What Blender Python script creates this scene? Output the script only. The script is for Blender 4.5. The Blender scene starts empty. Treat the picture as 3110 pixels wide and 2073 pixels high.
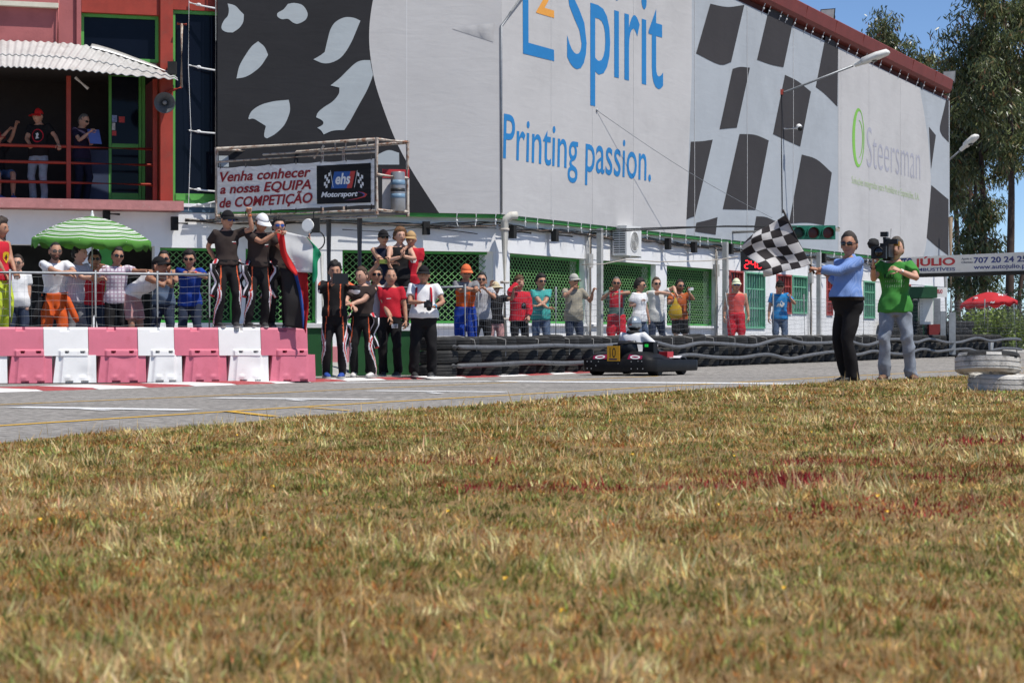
import bpy, bmesh, math, random
import numpy as np
from mathutils import Vector, Matrix, noise
from mathutils.bvhtree import BVHTree

R = math.radians
SC = bpy.context.scene
COL = SC.collection
random.seed(7)
RNG = np.random.default_rng(7)

# ------------------------------------------------------------------ camera, sky, sun, exposure
FPX, CX, CY, CAMH = 6600.0, 1555.0, 1036.5, 0.60
cam_d = bpy.data.cameras.new('camera')
cam_d.sensor_width = 22.3
cam_d.lens = FPX / 3110.0 * 22.3
cam_d.clip_end = 2000
cam_d.dof.use_dof = True
cam_d.dof.focus_distance = 31.0
cam_d.dof.aperture_fstop = 7.0
cam = bpy.data.objects.new('camera', cam_d)
COL.objects.link(cam)
cam.location = (0, 0, CAMH)
cam.rotation_euler = (R(90), 0, 0)
SC.camera = cam

SUN_EL, SUN_AZ = R(63), R(125)          # azimuth clockwise from +Y
world = bpy.data.worlds.new('World')
SC.world = world
world.use_nodes = True
wn = world.node_tree
for n in list(wn.nodes):
    wn.nodes.remove(n)
sky = wn.nodes.new('ShaderNodeTexSky')
sky.sky_type = 'NISHITA'
sky.sun_disc = False
sky.sun_elevation = SUN_EL
sky.sun_rotation = SUN_AZ
sky.air_density = 0.6
sky.dust_density = 0.0
sky.ozone_density = 6.0
sky.altitude = 0
bgn = wn.nodes.new('ShaderNodeBackground')
bgn.inputs['Strength'].default_value = 0.135
won = wn.nodes.new('ShaderNodeOutputWorld')
wn.links.new(sky.outputs[0], bgn.inputs[0])
wn.links.new(bgn.outputs[0], won.inputs[0])

sun_d = bpy.data.lights.new('sun', 'SUN')
sun_d.energy = 5.0
sun_d.angle = R(0.53)
sun_d.color = (1.0, 0.96, 0.89)
sun = bpy.data.objects.new('sun', sun_d)
COL.objects.link(sun)
SUNV = Vector((math.cos(SUN_EL) * math.sin(SUN_AZ), math.cos(SUN_EL) * math.cos(SUN_AZ), math.sin(SUN_EL)))
sun.rotation_euler = SUNV.to_track_quat('Z', 'Y').to_euler()

SC.view_settings.view_transform = 'Standard'
SC.view_settings.look = 'None'
SC.view_settings.exposure = 0.0
SC.view_settings.gamma = 1.0
SC.render.engine = 'CYCLES'
SC.cycles.max_bounces = 6

# ------------------------------------------------------------------ helpers
def at(px, py, D):
    return Vector(((px - CX) / FPX * D, D, CAMH - (py - CY) / FPX * D))

MATS = {}
def mat(name, col, rough=0.8, var=0.12, scale=6.0, bump=0.0, bscale=60.0, metal=0.0, emit=0.0, spec=0.4, alpha=1.0, dirt=None, dscale=1.5, stretch=None):
    """procedural material: base colour broken up by two noises, optional dirt colour patches and fine relief"""
    if name in MATS:
        return MATS[name]
    m = bpy.data.materials.new(name)
    m.use_nodes = True
    nt = m.node_tree
    b = nt.nodes['Principled BSDF']
    b.inputs['Roughness'].default_value = rough
    b.inputs['Metallic'].default_value = metal
    b.inputs['Specular IOR Level'].default_value = spec
    tc = nt.nodes.new('ShaderNodeTexCoord')
    src = tc.outputs['Object']
    if stretch:
        mp = nt.nodes.new('ShaderNodeMapping')
        mp.inputs['Scale'].default_value = stretch
        nt.links.new(src, mp.inputs['Vector'])
        src = mp.outputs['Vector']
    n1 = nt.nodes.new('ShaderNodeTexNoise')
    n1.inputs['Scale'].default_value = scale
    n1.inputs['Detail'].default_value = 6
    n1.inputs['Roughness'].default_value = 0.65
    nt.links.new(src, n1.inputs['Vector'])
    cr = nt.nodes.new('ShaderNodeValToRGB')
    c = np.array(col[:3], float)
    lo = np.clip(c * (1 - var), 0, 1); hi = np.clip(c * (1 + var), 0, 1)
    cr.color_ramp.elements[0].position = 0.32
    cr.color_ramp.elements[1].position = 0.68
    cr.color_ramp.elements[0].color = (*lo, 1)
    cr.color_ramp.elements[1].color = (*hi, 1)
    nt.links.new(n1.outputs['Fac'], cr.inputs['Fac'])
    out = cr.outputs['Color']
    if dirt is not None:
        n2 = nt.nodes.new('ShaderNodeTexNoise')
        n2.inputs['Scale'].default_value = dscale
        n2.inputs['Detail'].default_value = 8
        n2.inputs['Roughness'].default_value = 0.7
        nt.links.new(src, n2.inputs['Vector'])
        c2 = nt.nodes.new('ShaderNodeValToRGB')
        c2.color_ramp.elements[0].position = dirt[4] if len(dirt) > 4 else 0.52
        c2.color_ramp.elements[1].position = (dirt[4] if len(dirt) > 4 else 0.52) + 0.16
        c2.color_ramp.elements[0].color = (0, 0, 0, 1)
        k = dirt[3]
        c2.color_ramp.elements[1].color = (k, k, k, 1)
        nt.links.new(n2.outputs['Fac'], c2.inputs['Fac'])
        mx = nt.nodes.new('ShaderNodeMix')
        mx.data_type = 'RGBA'
        nt.links.new(c2.outputs['Color'], mx.inputs[0])
        nt.links.new(out, mx.inputs[6])
        mx.inputs[7].default_value = (*dirt[:3], 1)
        out = mx.outputs[2]
    nt.links.new(out, b.inputs['Base Color'])
    if bump:
        n3 = nt.nodes.new('ShaderNodeTexNoise')
        n3.inputs['Scale'].default_value = bscale
        n3.inputs['Detail'].default_value = 4
        nt.links.new(src, n3.inputs['Vector'])
        bp = nt.nodes.new('ShaderNodeBump')
        bp.inputs['Strength'].default_value = bump
        bp.inputs['Distance'].default_value = 0.02
        nt.links.new(n3.outputs['Fac'], bp.inputs['Height'])
        nt.links.new(bp.outputs['Normal'], b.inputs['Normal'])
    if emit:
        b.inputs['Emission Color'].default_value = (*c, 1)
        b.inputs['Emission Strength'].default_value = emit
    if alpha < 1:
        b.inputs['Alpha'].default_value = alpha
    MATS[name] = m
    return m

def attr_mat(name, attr='col', rough=0.8, trans=0.0, spec=0.3):
    if name in MATS:
        return MATS[name]
    m = bpy.data.materials.new(name)
    m.use_nodes = True
    nt = m.node_tree
    b = nt.nodes['Principled BSDF']
    b.inputs['Roughness'].default_value = rough
    b.inputs['Specular IOR Level'].default_value = spec
    a = nt.nodes.new('ShaderNodeAttribute')
    a.attribute_name = attr
    nt.links.new(a.outputs['Color'], b.inputs['Base Color'])
    if trans:
        tr = nt.nodes.new('ShaderNodeBsdfTranslucent')
        nt.links.new(a.outputs['Color'], tr.inputs['Color'])
        mx = nt.nodes.new('ShaderNodeMixShader')
        mx.inputs[0].default_value = trans
        out = nt.nodes['Material Output']
        nt.links.new(b.outputs[0], mx.inputs[1])
        nt.links.new(tr.outputs[0], mx.inputs[2])
        nt.links.new(mx.outputs[0], out.inputs[0])
    MATS[name] = m
    return m

def perp(d):
    d = d.normalized()
    a = Vector((0, 0, 1)) if abs(d.z) < 0.9 else Vector((1, 0, 0))
    x = d.cross(a).normalized()
    return x, x.cross(d).normalized()

class MB:
    """collects shapes for one mesh"""
    def __init__(s):
        s.v = []; s.f = []; s.m = []
    def add(s, verts, faces, m=0):
        k = len(s.v)
        s.v.extend([tuple(p) for p in verts])
        s.f.extend([tuple(i + k for i in f) for f in faces])
        s.m.extend([m] * len(faces))
        return s
    def hexa(s, p, m=0):
        """8 points: 4 bottom ccw, 4 top ccw"""
        return s.add(p, [(3, 2, 1, 0), (4, 5, 6, 7), (0, 1, 5, 4), (1, 2, 6, 5), (2, 3, 7, 6), (3, 0, 4, 7)], m)
    def box(s, c, d, m=0, rot=None):
        c = Vector(c); h = Vector(d) / 2
        pts = [Vector((sx * h.x, sy * h.y, sz * h.z)) for sz in (-1, 1) for sx, sy in ((-1, -1), (1, -1), (1, 1), (-1, 1))]
        if rot is not None:
            pts = [rot @ p for p in pts]
        return s.hexa([c + p for p in pts], m)
    def loft(s, rings, m=0, close=True, caps=True):
        n = len(rings[0]); k = len(rings)
        vs = [p for r in rings for p in r]; fs = []
        for i in range(k - 1):
            for j in range(n if close else n - 1):
                a = i * n + j; b = i * n + (j + 1) % n
                fs.append((a, b, b + n, a + n))
        if caps and close:
            fs.append(tuple(range(n - 1, -1, -1)))
            fs.append(tuple((k - 1) * n + j for j in range(n)))
        return s.add(vs, fs, m)
    def tube(s, pts, r, n=8, m=0, caps=True):
        pts = [Vector(p) for p in pts]
        rr = r if isinstance(r, (list, tuple)) else [r] * len(pts)
        rings = []; px = None
        for i, p in enumerate(pts):
            d = (pts[min(i + 1, len(pts) - 1)] - pts[max(i - 1, 0)])
            if d.length < 1e-9: d = Vector((0, 0, 1))
            d.normalize()
            if px is None:
                x, y = perp(d)
            else:
                x = (px - d * px.dot(d))
                if x.length < 1e-6: x, y = perp(d)
                x.normalize(); y = d.cross(x)
            px = x
            rings.append([p + x * math.cos(2 * math.pi * j / n) * rr[i] + y * math.sin(2 * math.pi * j / n) * rr[i] for j in range(n)])
        return s.loft(rings, m, True, caps)
    def ball(s, c, r, m=0, nu=10, nv=7, rot=None):
        c = Vector(c); r = Vector(r) if not isinstance(r, (int, float)) else Vector((r, r, r))
        vs = [Vector((0, 0, -r.z))]; fs = []
        for i in range(1, nv):
            t = -math.pi / 2 + math.pi * i / nv
            for j in range(nu):
                a = 2 * math.pi * j / nu
                vs.append(Vector((r.x * math.cos(t) * math.cos(a), r.y * math.cos(t) * math.sin(a), r.z * math.sin(t))))
        vs.append(Vector((0, 0, r.z)))
        for j in range(nu):
            fs.append((0, 1 + (j + 1) % nu, 1 + j))
            for i in range(nv - 2):
                a = 1 + i * nu + j; b = 1 + i * nu + (j + 1) % nu
                fs.append((a, b, b + nu, a + nu))
            fs.append((1 + (nv - 2) * nu + j, 1 + (nv - 2) * nu + (j + 1) % nu, len(vs) - 1))
        if rot is not None: vs = [rot @ v for v in vs]
        return s.add([c + v for v in vs], fs, m)
    def lathe(s, c, prof, n=24, m=0, rot=None, caps=False):
        rings = []
        for r, z in prof:
            ring = [Vector((r * math.cos(2 * math.pi * j / n), r * math.sin(2 * math.pi * j / n), z)) for j in range(n)]
            if rot is not None: ring = [rot @ p for p in ring]
            rings.append([Vector(c) + p for p in ring])
        return s.loft(rings, m, True, caps)
    def build(s, name, mats, parent=None, smooth=False, angle=None):
        me = bpy.data.meshes.new(name)
        me.from_pydata(s.v, [], s.f)
        if not isinstance(mats, (list, tuple)): mats = [mats]
        for q in mats: me.materials.append(q)
        if len(mats) > 1: me.polygons.foreach_set('material_index', s.m)
        if smooth or angle:
            me.polygons.foreach_set('use_smooth', [True] * len(me.polygons))
            if angle: me.set_sharp_from_angle(angle=R(angle))
        me.update()
        return link(name, me, parent)

def link(name, me, parent=None, keep_world=True):
    o = bpy.data.objects.new(name, me)
    COL.objects.link(o)
    if parent is not None:
        o.parent = parent
        if keep_world:
            o.matrix_parent_inverse = PINV.get(parent.name, Matrix()).copy()
    return o
PINV = {}

def tag(o, label=None, cat=None, group=None, kind=None):
    if label: o['label'] = label
    if cat: o['category'] = cat
    if group: o['group'] = group
    if kind: o['kind'] = kind
    return o

def thing(name, label, cat, loc=(0, 0, 0), group=None, rz=0.0, local=False):
    """an Empty at the base of a thing; parts built in world coordinates keep them unless local"""
    o = bpy.data.objects.new(name, None)
    COL.objects.link(o)
    o.location = loc
    o.rotation_euler = (0, 0, rz)
    o.empty_display_size = 0.1
    if not local:
        PINV[o.name] = (Matrix.Translation(Vector(loc)) @ Matrix.Rotation(rz, 4, 'Z')).inverted()
    return tag(o, label, cat, group)

def copy_tree(o, parent=None):
    c = o.copy()
    COL.objects.link(c)
    c.parent = parent
    if parent is not None:
        c.matrix_parent_inverse = o.matrix_parent_inverse.copy()
    for ch in list(o.children):
        copy_tree(ch, c)
    return c

def smooth_poly(pts, n=8):
    """Catmull-Rom through points"""
    P = [Vector(p) for p in pts]
    P = [P[0] * 2 - P[1]] + P + [P[-1] * 2 - P[-2]]
    out = []
    for i in range(1, len(P) - 2):
        for k in range(n):
            t = k / n
            a, b, c, d = P[i - 1], P[i], P[i + 1], P[i + 2]
            out.append(0.5 * ((2 * b) + (c - a) * t + (2 * a - 5 * b + 4 * c - d) * t * t + (3 * b - a - 3 * c + d) * t ** 3))
    out.append(P[-2].copy())
    return out

# colours used again and again
M_WHITE = mat('white_paint', (0.80, 0.80, 0.78), 0.7, 0.05, 3, 0.1, 30, dirt=(0.45, 0.43, 0.38, 0.5, 0.58), dscale=1.2)
M_GALV = mat('galvanised_steel', (0.27, 0.285, 0.30), 0.5, 0.15, 12, metal=0.5)
M_BLACK = mat('black_plastic', (0.012, 0.012, 0.013), 0.45, 0.2, 8)
M_BLACKM = mat('black_matt', (0.018, 0.018, 0.018), 0.9, 0.25, 8)
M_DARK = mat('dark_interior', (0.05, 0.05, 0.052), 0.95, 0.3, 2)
M_GREEN = mat('green_painted_steel', (0.055, 0.30, 0.05), 0.5, 0.15, 5, dirt=(0.05, 0.16, 0.05, 0.5, 0.55))
M_RED = mat('red_painted_steel', (0.33, 0.042, 0.024), 0.55, 0.15, 4, dirt=(0.22, 0.06, 0.04, 0.6, 0.55), dscale=5)
M_RUST = mat('rusty_white_steel', (0.52, 0.47, 0.41), 0.75, 0.15, 8, dirt=(0.20, 0.075, 0.03, 0.95, 0.47), dscale=9)
M_GLASS = mat('dark_window_glass', (0.005, 0.007, 0.014), 0.08, 0.2, 1, spec=0.12)
# ------------------------------------------------------------------ ground, track, kerb, lines
def zt(D):
    return max(0.0, 0.004 * (D - 34.0))

K_CTRL = [(-30, -20), (-17, 5), (-9.2, 19.5), (-6.03, 25.6), (-4.84, 27.9), (-3.64, 30.4), (-2.35, 33.2), (-1.0, 35.1), (0.62, 38.0), (4.0, 46.0), (8.0, 54.3), (9.6, 57.6), (13.2, 65.3), (16.2, 71), (24, 86), (45, 120)]
KL = smooth_poly([(x, y, 0) for x, y in K_CTRL], 10)
KS = [0.0]
for a, b in zip(KL[:-1], KL[1:]):
    KS.append(KS[-1] + (b - a).length)
def kpt(s):
    """point and outward (away from the track) normal at arc length s"""
    s = min(max(s, 0), KS[-1] - 1e-4)
    i = int(np.searchsorted(KS, s, 'right')) - 1
    t = (s - KS[i]) / (KS[i + 1] - KS[i])
    p = KL[i].lerp(KL[i + 1], t)
    d = (KL[min(i + 2, len(KL) - 1)] - KL[max(i - 1, 0)]).normalized()
    return p, Vector((-d.y, d.x, 0)), d
def s_at_D(D):
    ys = [p.y for p in KL]
    return float(np.interp(D, ys, KS))
def koff(s, off, z=0.0):
    p, n, d = kpt(s)
    q = p + n * off
    return Vector((q.x, q.y, zt(q.y) + z))

G_CTRL = np.array([(-13.5, -20), (-7.6, -2), (-5.2, 5.5), (-3.05, 12.7), (-1.62, 17.0), (1.55, 24.7), (4.4, 30.0), (8.3, 35.4), (13.5, 40), (22, 45), (45, 55), (90, 70)], float)
def gdist(x, y):
    """signed distance to the edge of the grass, positive on the grass"""
    x = np.asarray(x, float); y = np.asarray(y, float)
    best = np.full(x.shape, 1e9); sgn = np.ones(x.shape)
    for (ax, ay), (bx, by) in zip(G_CTRL[:-1], G_CTRL[1:]):
        dx, dy = bx - ax, by - ay
        L2 = dx * dx + dy * dy
        t = np.clip(((x - ax) * dx + (y - ay) * dy) / L2, 0, 1)
        qx, qy = ax + t * dx, ay + t * dy
        d = np.hypot(x - qx, y - qy)
        sg = np.where((x - ax) * dy - (y - ay) * dx > 0, 1.0, -1.0)
        sgn = np.where(d < best, sg, sgn)
        best = np.minimum(best, d)
    return best * sgn
def sst(x, a, b):
    t = np.clip((np.asarray(x, float) - a) / (b - a), 0, 1)
    return t * t * (3 - 2 * t)
def nz2(x, y, s, seed=0.0):
    """cheap smooth noise in [-1, 1]"""
    x = np.asarray(x, float) * s + seed; y = np.asarray(y, float) * s - seed * 1.7
    return (np.sin(x * 1.3 + 1.7 * np.sin(y * 0.9 + seed)) + np.sin(y * 1.7 + 1.3 * np.sin(x * 1.1 - seed)) + np.sin((x + y) * 2.3 + np.sin(x * 3.1)) * 0.5) / 2.5
def zgrass(x, y):
    d = gdist(x, y) + 0.22 * nz2(x, y, 1.9, 4.0) + 0.07 * nz2(x, y, 7.0, 2.0)
    z = -0.06 + 0.065 * sst(d, -0.12, 0.06) + 0.03 * sst(d, 0.02, 0.5) + 0.085 * sst(d, 0.3, 2.2)
    return z + 0.018 * nz2(x, y, 0.9, 1.0) * sst(d, 0.3, 2.0) + 0.009 * nz2(x, y, 3.1, 3.0) * sst(d, 0.2, 1.0) + np.maximum(0, 0.004 * (np.asarray(y) - 34))

M_ASPH = mat('asphalt', (0.265, 0.248, 0.228), 0.95, 0.6, 11, 0.5, 70, spec=0.12, dirt=(0.15, 0.145, 0.14, 0.6, 0.5), dscale=0.55, stretch=(1, 1, 1))
M_LINEW = mat('white_road_paint', (0.72, 0.72, 0.71), 0.8, 0.1, 40, dirt=(0.34, 0.33, 0.32, 0.6, 0.58), dscale=9)
M_LINEY = mat('yellow_road_paint', (0.62, 0.36, 0.04), 0.8, 0.15, 40, dirt=(0.24, 0.21, 0.15, 0.85, 0.55), dscale=14)
M_DIRT = mat('dry_soil', (0.235, 0.155, 0.070), 0.95, 0.35, 18, 0.5, 40, dirt=(0.13, 0.095, 0.035, 0.8, 0.48), dscale=9, spec=0.1)
M_CONC = mat('paddock_concrete', (0.34, 0.33, 0.31), 0.9, 0.2, 5, 0.2, 40)

mb = MB()
mb.add([(-400, -300, -0.10), (500, -300, -0.10), (500, 700, -0.10), (-400, 700, -0.10)], [(0, 1, 2, 3)])
tag(mb.build('ground', M_DIRT), 'dry bare soil stretching away beyond the circuit', kind='structure')

mb = MB(); rows = []
for s in np.arange(0, KS[-1] - 1, 1.5):
    rows.append([koff(s, o) for o in (0, -2.5, -5, -8, -14)])
mb.loft(rows, close=False)
tag(mb.build('track', M_ASPH, smooth=True), 'grey asphalt kart track with painted grid lines', kind='structure')

def flat_strip(mb, pts, w, z=0.004, m=0):
    """painted stripe along ground points"""
    P = [Vector((p[0], p[1], 0)) for p in pts]
    vs = []; fs = []
    for i, p in enumerate(P):
        d = (P[min(i + 1, len(P) - 1)] - P[max(i - 1, 0)]).normalized()
        n = Vector((-d.y, d.x, 0)) * w / 2
        for q in (p + n, p - n):
            vs.append((q.x, q.y, zt(q.y) + z))
    for i in range(len(P) - 1):
        fs.append((2 * i, 2 * i + 1, 2 * i + 3, 2 * i + 2))
    mb.add(vs, fs, m)
def gpx(px, py):
    """pixel on the track surface"""
    off = py - CY
    D = CAMH * FPX / off
    if D > 34: D = 4857.6 / (off + 26.4)
    return ((px - CX) / FPX * D, D)
def seg(a, b, n=12):
    return [(a[0] + (b[0] - a[0]) * i / n, a[1] + (b[1] - a[1]) * i / n) for i in range(n + 1)]
track = bpy.data.objects['track']
def paint(name, pts, w, m, z=0.004):
    mb = MB(); flat_strip(mb, pts, w, z)
    return mb.build(name, m, track)
L1 = smooth_poly([(*gpx(-500, 1324), 0), (*gpx(0, 1293), 0), (*gpx(520, 1260), 0), (*gpx(1100, 1225), 0), (*gpx(1700, 1191), 0), (*gpx(2150, 1166), 0), (*gpx(2560, 1143), 0), (*gpx(3110, 1116), 0)], 10)
paint('yellow_edge_line', L1, 0.10, M_LINEY)
L2 = smooth_poly([(*gpx(-500, 1250), 0), (*gpx(0, 1229), 0), (*gpx(550, 1206), 0), (*gpx(1100, 1181), 0), (*gpx(1600, 1159), 0), (*gpx(2000, 1142), 0)], 10)
paint('yellow_lane_line', L2, 0.075, M_LINEY)
paint('yellow_grid_stroke', seg(gpx(690, 1250), gpx(835, 1266)), 0.10, M_LINEY, 0.008)
paint('yellow_grid_stroke', seg(gpx(930, 1238), gpx(1060, 1248)), 0.06, M_LINEY, 0.008)
for a, b, w in (((46, 1237), (585, 1246), 0.34), ((655, 1209), (1130, 1214), 0.34), ((1125, 1187), (1540, 1191), 0.34), ((1500, 1158), (2560, 1167), 0.75), ((1000, 1163), (1500, 1158), 0.40), ((180, 1206), (470, 1207), 0.03), ((60, 1345), (460, 1338), 0.03)):
    paint('white_grid_line', seg(gpx(*a), gpx(*b)), w, M_LINEW, 0.006)
for a, b in (((255, 1243), (330, 1247)), ((880, 1214), (930, 1218)), ((1300, 1192), (1340, 1196))):
    paint('white_grid_tick', seg(gpx(*a), gpx(*b), 3), 0.10, M_LINEW, 0.006)

# kerb of painted blocks
M_KR = mat('kerb_red_paint', (0.36, 0.06, 0.06), 0.8, 0.2, 12, dirt=(0.45, 0.40, 0.38, 0.7, 0.58), dscale=7)
M_KW = mat('kerb_white_paint', (0.74, 0.72, 0.70), 0.8, 0.08, 12, dirt=(0.40, 0.30, 0.28, 0.7, 0.58), dscale=7)
s0, s1 = s_at_D(17), s_at_D(40)
kerb = tag(bpy.data.objects.new('kerb', None), 'low red and white painted kerb along the track edge', kind='structure')
COL.objects.link(kerb)
kk = 0
while s0 < s1:
    mb = MB(); rows = []
    for s in np.linspace(s0 + 0.012, s0 + 1.05 - 0.012, 4):
        kw_ = 0.42 + 0.55 * (1 - float(sst(kpt(s)[0].y, 28, 33)))
        rows.append([koff(s, 0.0, 0.003), koff(s, 0.10, 0.020), koff(s, kw_, 0.036), koff(s, kw_ + 0.04, -0.03), koff(s, 0.0, -0.03)])
    mb.loft(rows)
    mb.build('kerb_block', M_KW if kk % 2 else M_KR, kerb)
    s0 += 1.05; kk += 1

# raised paddock behind the kerb
def zpad(D):
    return 0.36 + (0.19 - 0.36) * float(sst(D, 33.5, 38.5)) + max(0, 0.003 * (D - 40))
mb = MB(); rows = []; mb2 = MB(); rows2 = []
for s in np.arange(s_at_D(8), KS[-1] - 1, 1.0):
    D0 = kpt(s)[0].y
    r0 = 1.9 + max(0, 33 - D0) * 0.66
    rows2.append([koff(s, o, h) for o, h in ((-0.3, -0.004), (0.45, 0.012), (r0 * 0.6, 0.014), (r0 + 0.3, 0.014))])
    row = []
    for o in (r0, r0 + 0.7, r0 + 4, 20, 40):
        p = koff(s, o)
        row.append((p.x, p.y, zt(p.y) + 0.004 if o == r0 else zpad(p.y)))
    rows.append(row)
mb.loft(rows, close=False)
tag(mb.build('paddock_pavement', M_CONC), 'grey paddock pavement behind the barriers', kind='structure')
mb2.loft(rows2, close=False)
tag(mb2.build('track_apron', M_ASPH), 'grey asphalt apron between kerb and barriers', kind='structure')

# ------------------------------------------------------------------ grass terrain
xs = np.concatenate([np.arange(-30, -8, 1.0), np.arange(-8, 14, 0.22), np.arange(14, 70, 1.5)])
ys = np.concatenate([np.arange(-14, 1, 1.5), np.arange(1, 40, 0.22), np.arange(40, 62, 1.5)])
GXm, GYm = np.meshgrid(xs, ys)
GZm = zgrass(GXm, GYm)
nv = np.stack([GXm, GYm, GZm], -1).reshape(-1, 3)
ny, nx = GXm.shape
ii = np.arange((ny - 1) * (nx - 1)); rr_ = ii // (nx - 1); cc_ = ii % (nx - 1)
a = rr_ * nx + cc_
fc = np.stack([a, a + 1, a + nx + 1, a + nx], -1)
keep = (GZm.reshape(-1)[fc] > -0.055).any(1)
fc = fc[keep]
def np_mesh(name, verts, faces, mats, smooth=True, fm=None, parent=None, local=False):
    me = bpy.data.meshes.new(name)
    me.vertices.add(len(verts)); me.vertices.foreach_set('co', np.asarray(verts, np.float32).ravel())
    k = faces.shape[1]
    me.loops.add(faces.size); me.loops.foreach_set('vertex_index', faces.astype(np.int32).ravel())
    me.polygons.add(len(faces))
    me.polygons.foreach_set('loop_start', np.arange(0, faces.size, k, dtype=np.int32))
    me.polygons.foreach_set('loop_total', np.full(len(faces), k, np.int32))
    if smooth: me.polygons.foreach_set('use_smooth', np.ones(len(faces), bool))
    for q in (mats if isinstance(mats, (list, tuple)) else [mats]): me.materials.append(q)
    if fm is not None: me.polygons.foreach_set('material_index', np.asarray(fm, np.int32))
    me.update(calc_edges=True)
    me.validate()
    return link(name, me, parent, keep_world=not local)
tag(np_mesh('grass_ground', nv, fc, M_DIRT), 'brown soil under the dry grass verge', kind='structure')

# ------------------------------------------------------------------ tyre wall
def rubber(name, base, tread):
    m = mat(name, base, 0.85, 0.3, 9, 0.3, 50, dirt=(*tread, 0.6, 0.5), dscale=3)
    return m
M_RUB = rubber('tyre_rubber', (0.022, 0.022, 0.022), (0.06, 0.055, 0.05))
def tyre_mesh(name, Ro=0.335, Ri=0.20, H=0.22, n=30, m=M_RUB):
    h = H / 2
    prof = [(Ri, -h * 0.55), (Ri + 0.03, -h * 0.93), (Ro - 0.045, -h), (Ro - 0.012, -h * 0.82)]
    for z0 in (-0.52, -0.02, 0.48):
        prof += [(Ro, (z0 - 0.16) * h), (Ro, (z0 - 0.05) * h), (Ro - 0.012, (z0 - 0.03) * h), (Ro - 0.012, (z0 + 0.05) * h), (Ro, (z0 + 0.07) * h)]
    prof += [(Ro - 0.012, h * 0.82), (Ro - 0.045, h), (Ri + 0.03, h * 0.93), (Ri, h * 0.55), (Ri + 0.05, 0), (Ri, -h * 0.55)]
    mb = MB(); mb.lathe((0, 0, 0), prof, n)
    me = bpy.data.meshes.new(name); me.from_pydata(mb.v, [], mb.f); me.materials.append(m)
    me.polygons.foreach_set('use_smooth', [True] * len(me.polygons)); me.set_sharp_from_angle(angle=R(35))
    return me
TY = tyre_mesh('tyre')
def put_tyre(p, tilt, rz, label, grp):
    o = link('tyre', TY)
    o.location = p
    o.rotation_euler = (tilt[0], tilt[1], rz)
    return tag(o, label, 'tyre', grp)
s = s_at_D(35.35)
while s < s_at_D(71.0):
    p, n, d = kpt(s)
    for k in range(3):
        j = random.uniform(-0.035, 0.035)
        q = koff(s + random.uniform(-0.03, 0.03), 0.46 + j + (0.03 if k == 2 else 0))
        sc = random.uniform(0.97, 1.0)
        t = (random.uniform(-0.03, 0.03), random.uniform(-0.03, 0.03))
        if k == 2 and random.random() < 0.22:
            t = (random.uniform(-0.12, 0.05), random.uniform(-0.10, 0.10))
        q.z += 0.112 + k * 0.222 + abs(t[0]) * 0.1
        o = put_tyre(q, t, random.uniform(0, 6.28), 'black tyre lying flat in the %s course of the long tyre wall beside the track' % ('bottom', 'middle', 'top')[k], 'tyres in the %s course of the tyre wall' % ('bottom', 'middle', 'top')[k])
        o.scale = (sc, sc, 1)
    s += 0.69
s = s_at_D(64.4)
while s < s_at_D(71.5):
    for k in range(5):
        q = koff(s + random.uniform(-0.03, 0.03), 1.55 + random.uniform(-0.05, 0.05))
        q.z += 0.112 + k * 0.222
        put_tyre(q, (random.uniform(-0.03, 0.03), random.uniform(-0.03, 0.03)), random.uniform(0, 6.28), 'black rubber tyre in the taller stacked row behind the tyre wall', 'tyres in the taller row behind the wall')
    s += 0.70

M_PIPE = mat('grey_plastic_pipe', (0.115, 0.118, 0.125), 0.5, 0.15, 6, dirt=(0.06, 0.06, 0.06, 0.6, 0.5), dscale=4)
def wall_pipe(z0, amp, label, seed):
    pts = []
    for s in np.arange(s_at_D(35.3), s_at_D(73), 0.16):
        D = kpt(s)[0].y
        w = 0.25 + 0.75 * float(sst(D, 40, 45))
        z = z0 + w * amp * (math.sin(s * 1.35 + seed) + 0.6 * math.sin(s * 0.63 + seed * 2) + 0.3 * math.sin(s * 2.3 + seed))
        pts.append(koff(s, 0.075 + 0.02 * math.sin(s * 1.7 + seed), z))
    t = thing('rubbing_pipe', label, 'pipe', pts[0], 'pipes strapped along the tyre wall')
    MB().tube(pts, 0.042, 10).build('pipe', M_PIPE, t, True)
    mb = MB()
    for k in range(4, len(pts), 6):
        p = pts[k]
        mb = MB(); mb.ball(p + Vector((0.02, -0.042, 0.0)), (0.011, 0.008, 0.011), 0, 6, 4)
        mb.build('bolt', M_BLACK, t)
wall_pipe(0.50, 0.05, 'upper grey plastic pipe bolted along the tyre wall', 0.5)
wall_pipe(0.20, 0.045, 'lower grey plastic pipe bolted along the tyre wall', 2.3)
# pale cords lashing the top course
M_CORD = mat('pale_cord', (0.45, 0.43, 0.40), 0.9)
for i, s in enumerate(np.arange(s_at_D(35.6), s_at_D(60), 1.25)):
    s += random.uniform(-0.3, 0.3)
    a = koff(s, 0.78, 0.66); b = koff(s + 0.05, 0.40, 0.683); c = koff(s + 0.1, 0.125, 0.62); d = koff(s + random.uniform(0, 0.25), 0.115, 0.34)
    tag(MB().tube([a, b, c, d], 0.006, 5).build('lashing_cord', M_CORD), 'thin pale cord lashed over the top of the tyre wall', 'cord', 'cords lashed over the tyre wall')

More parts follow.
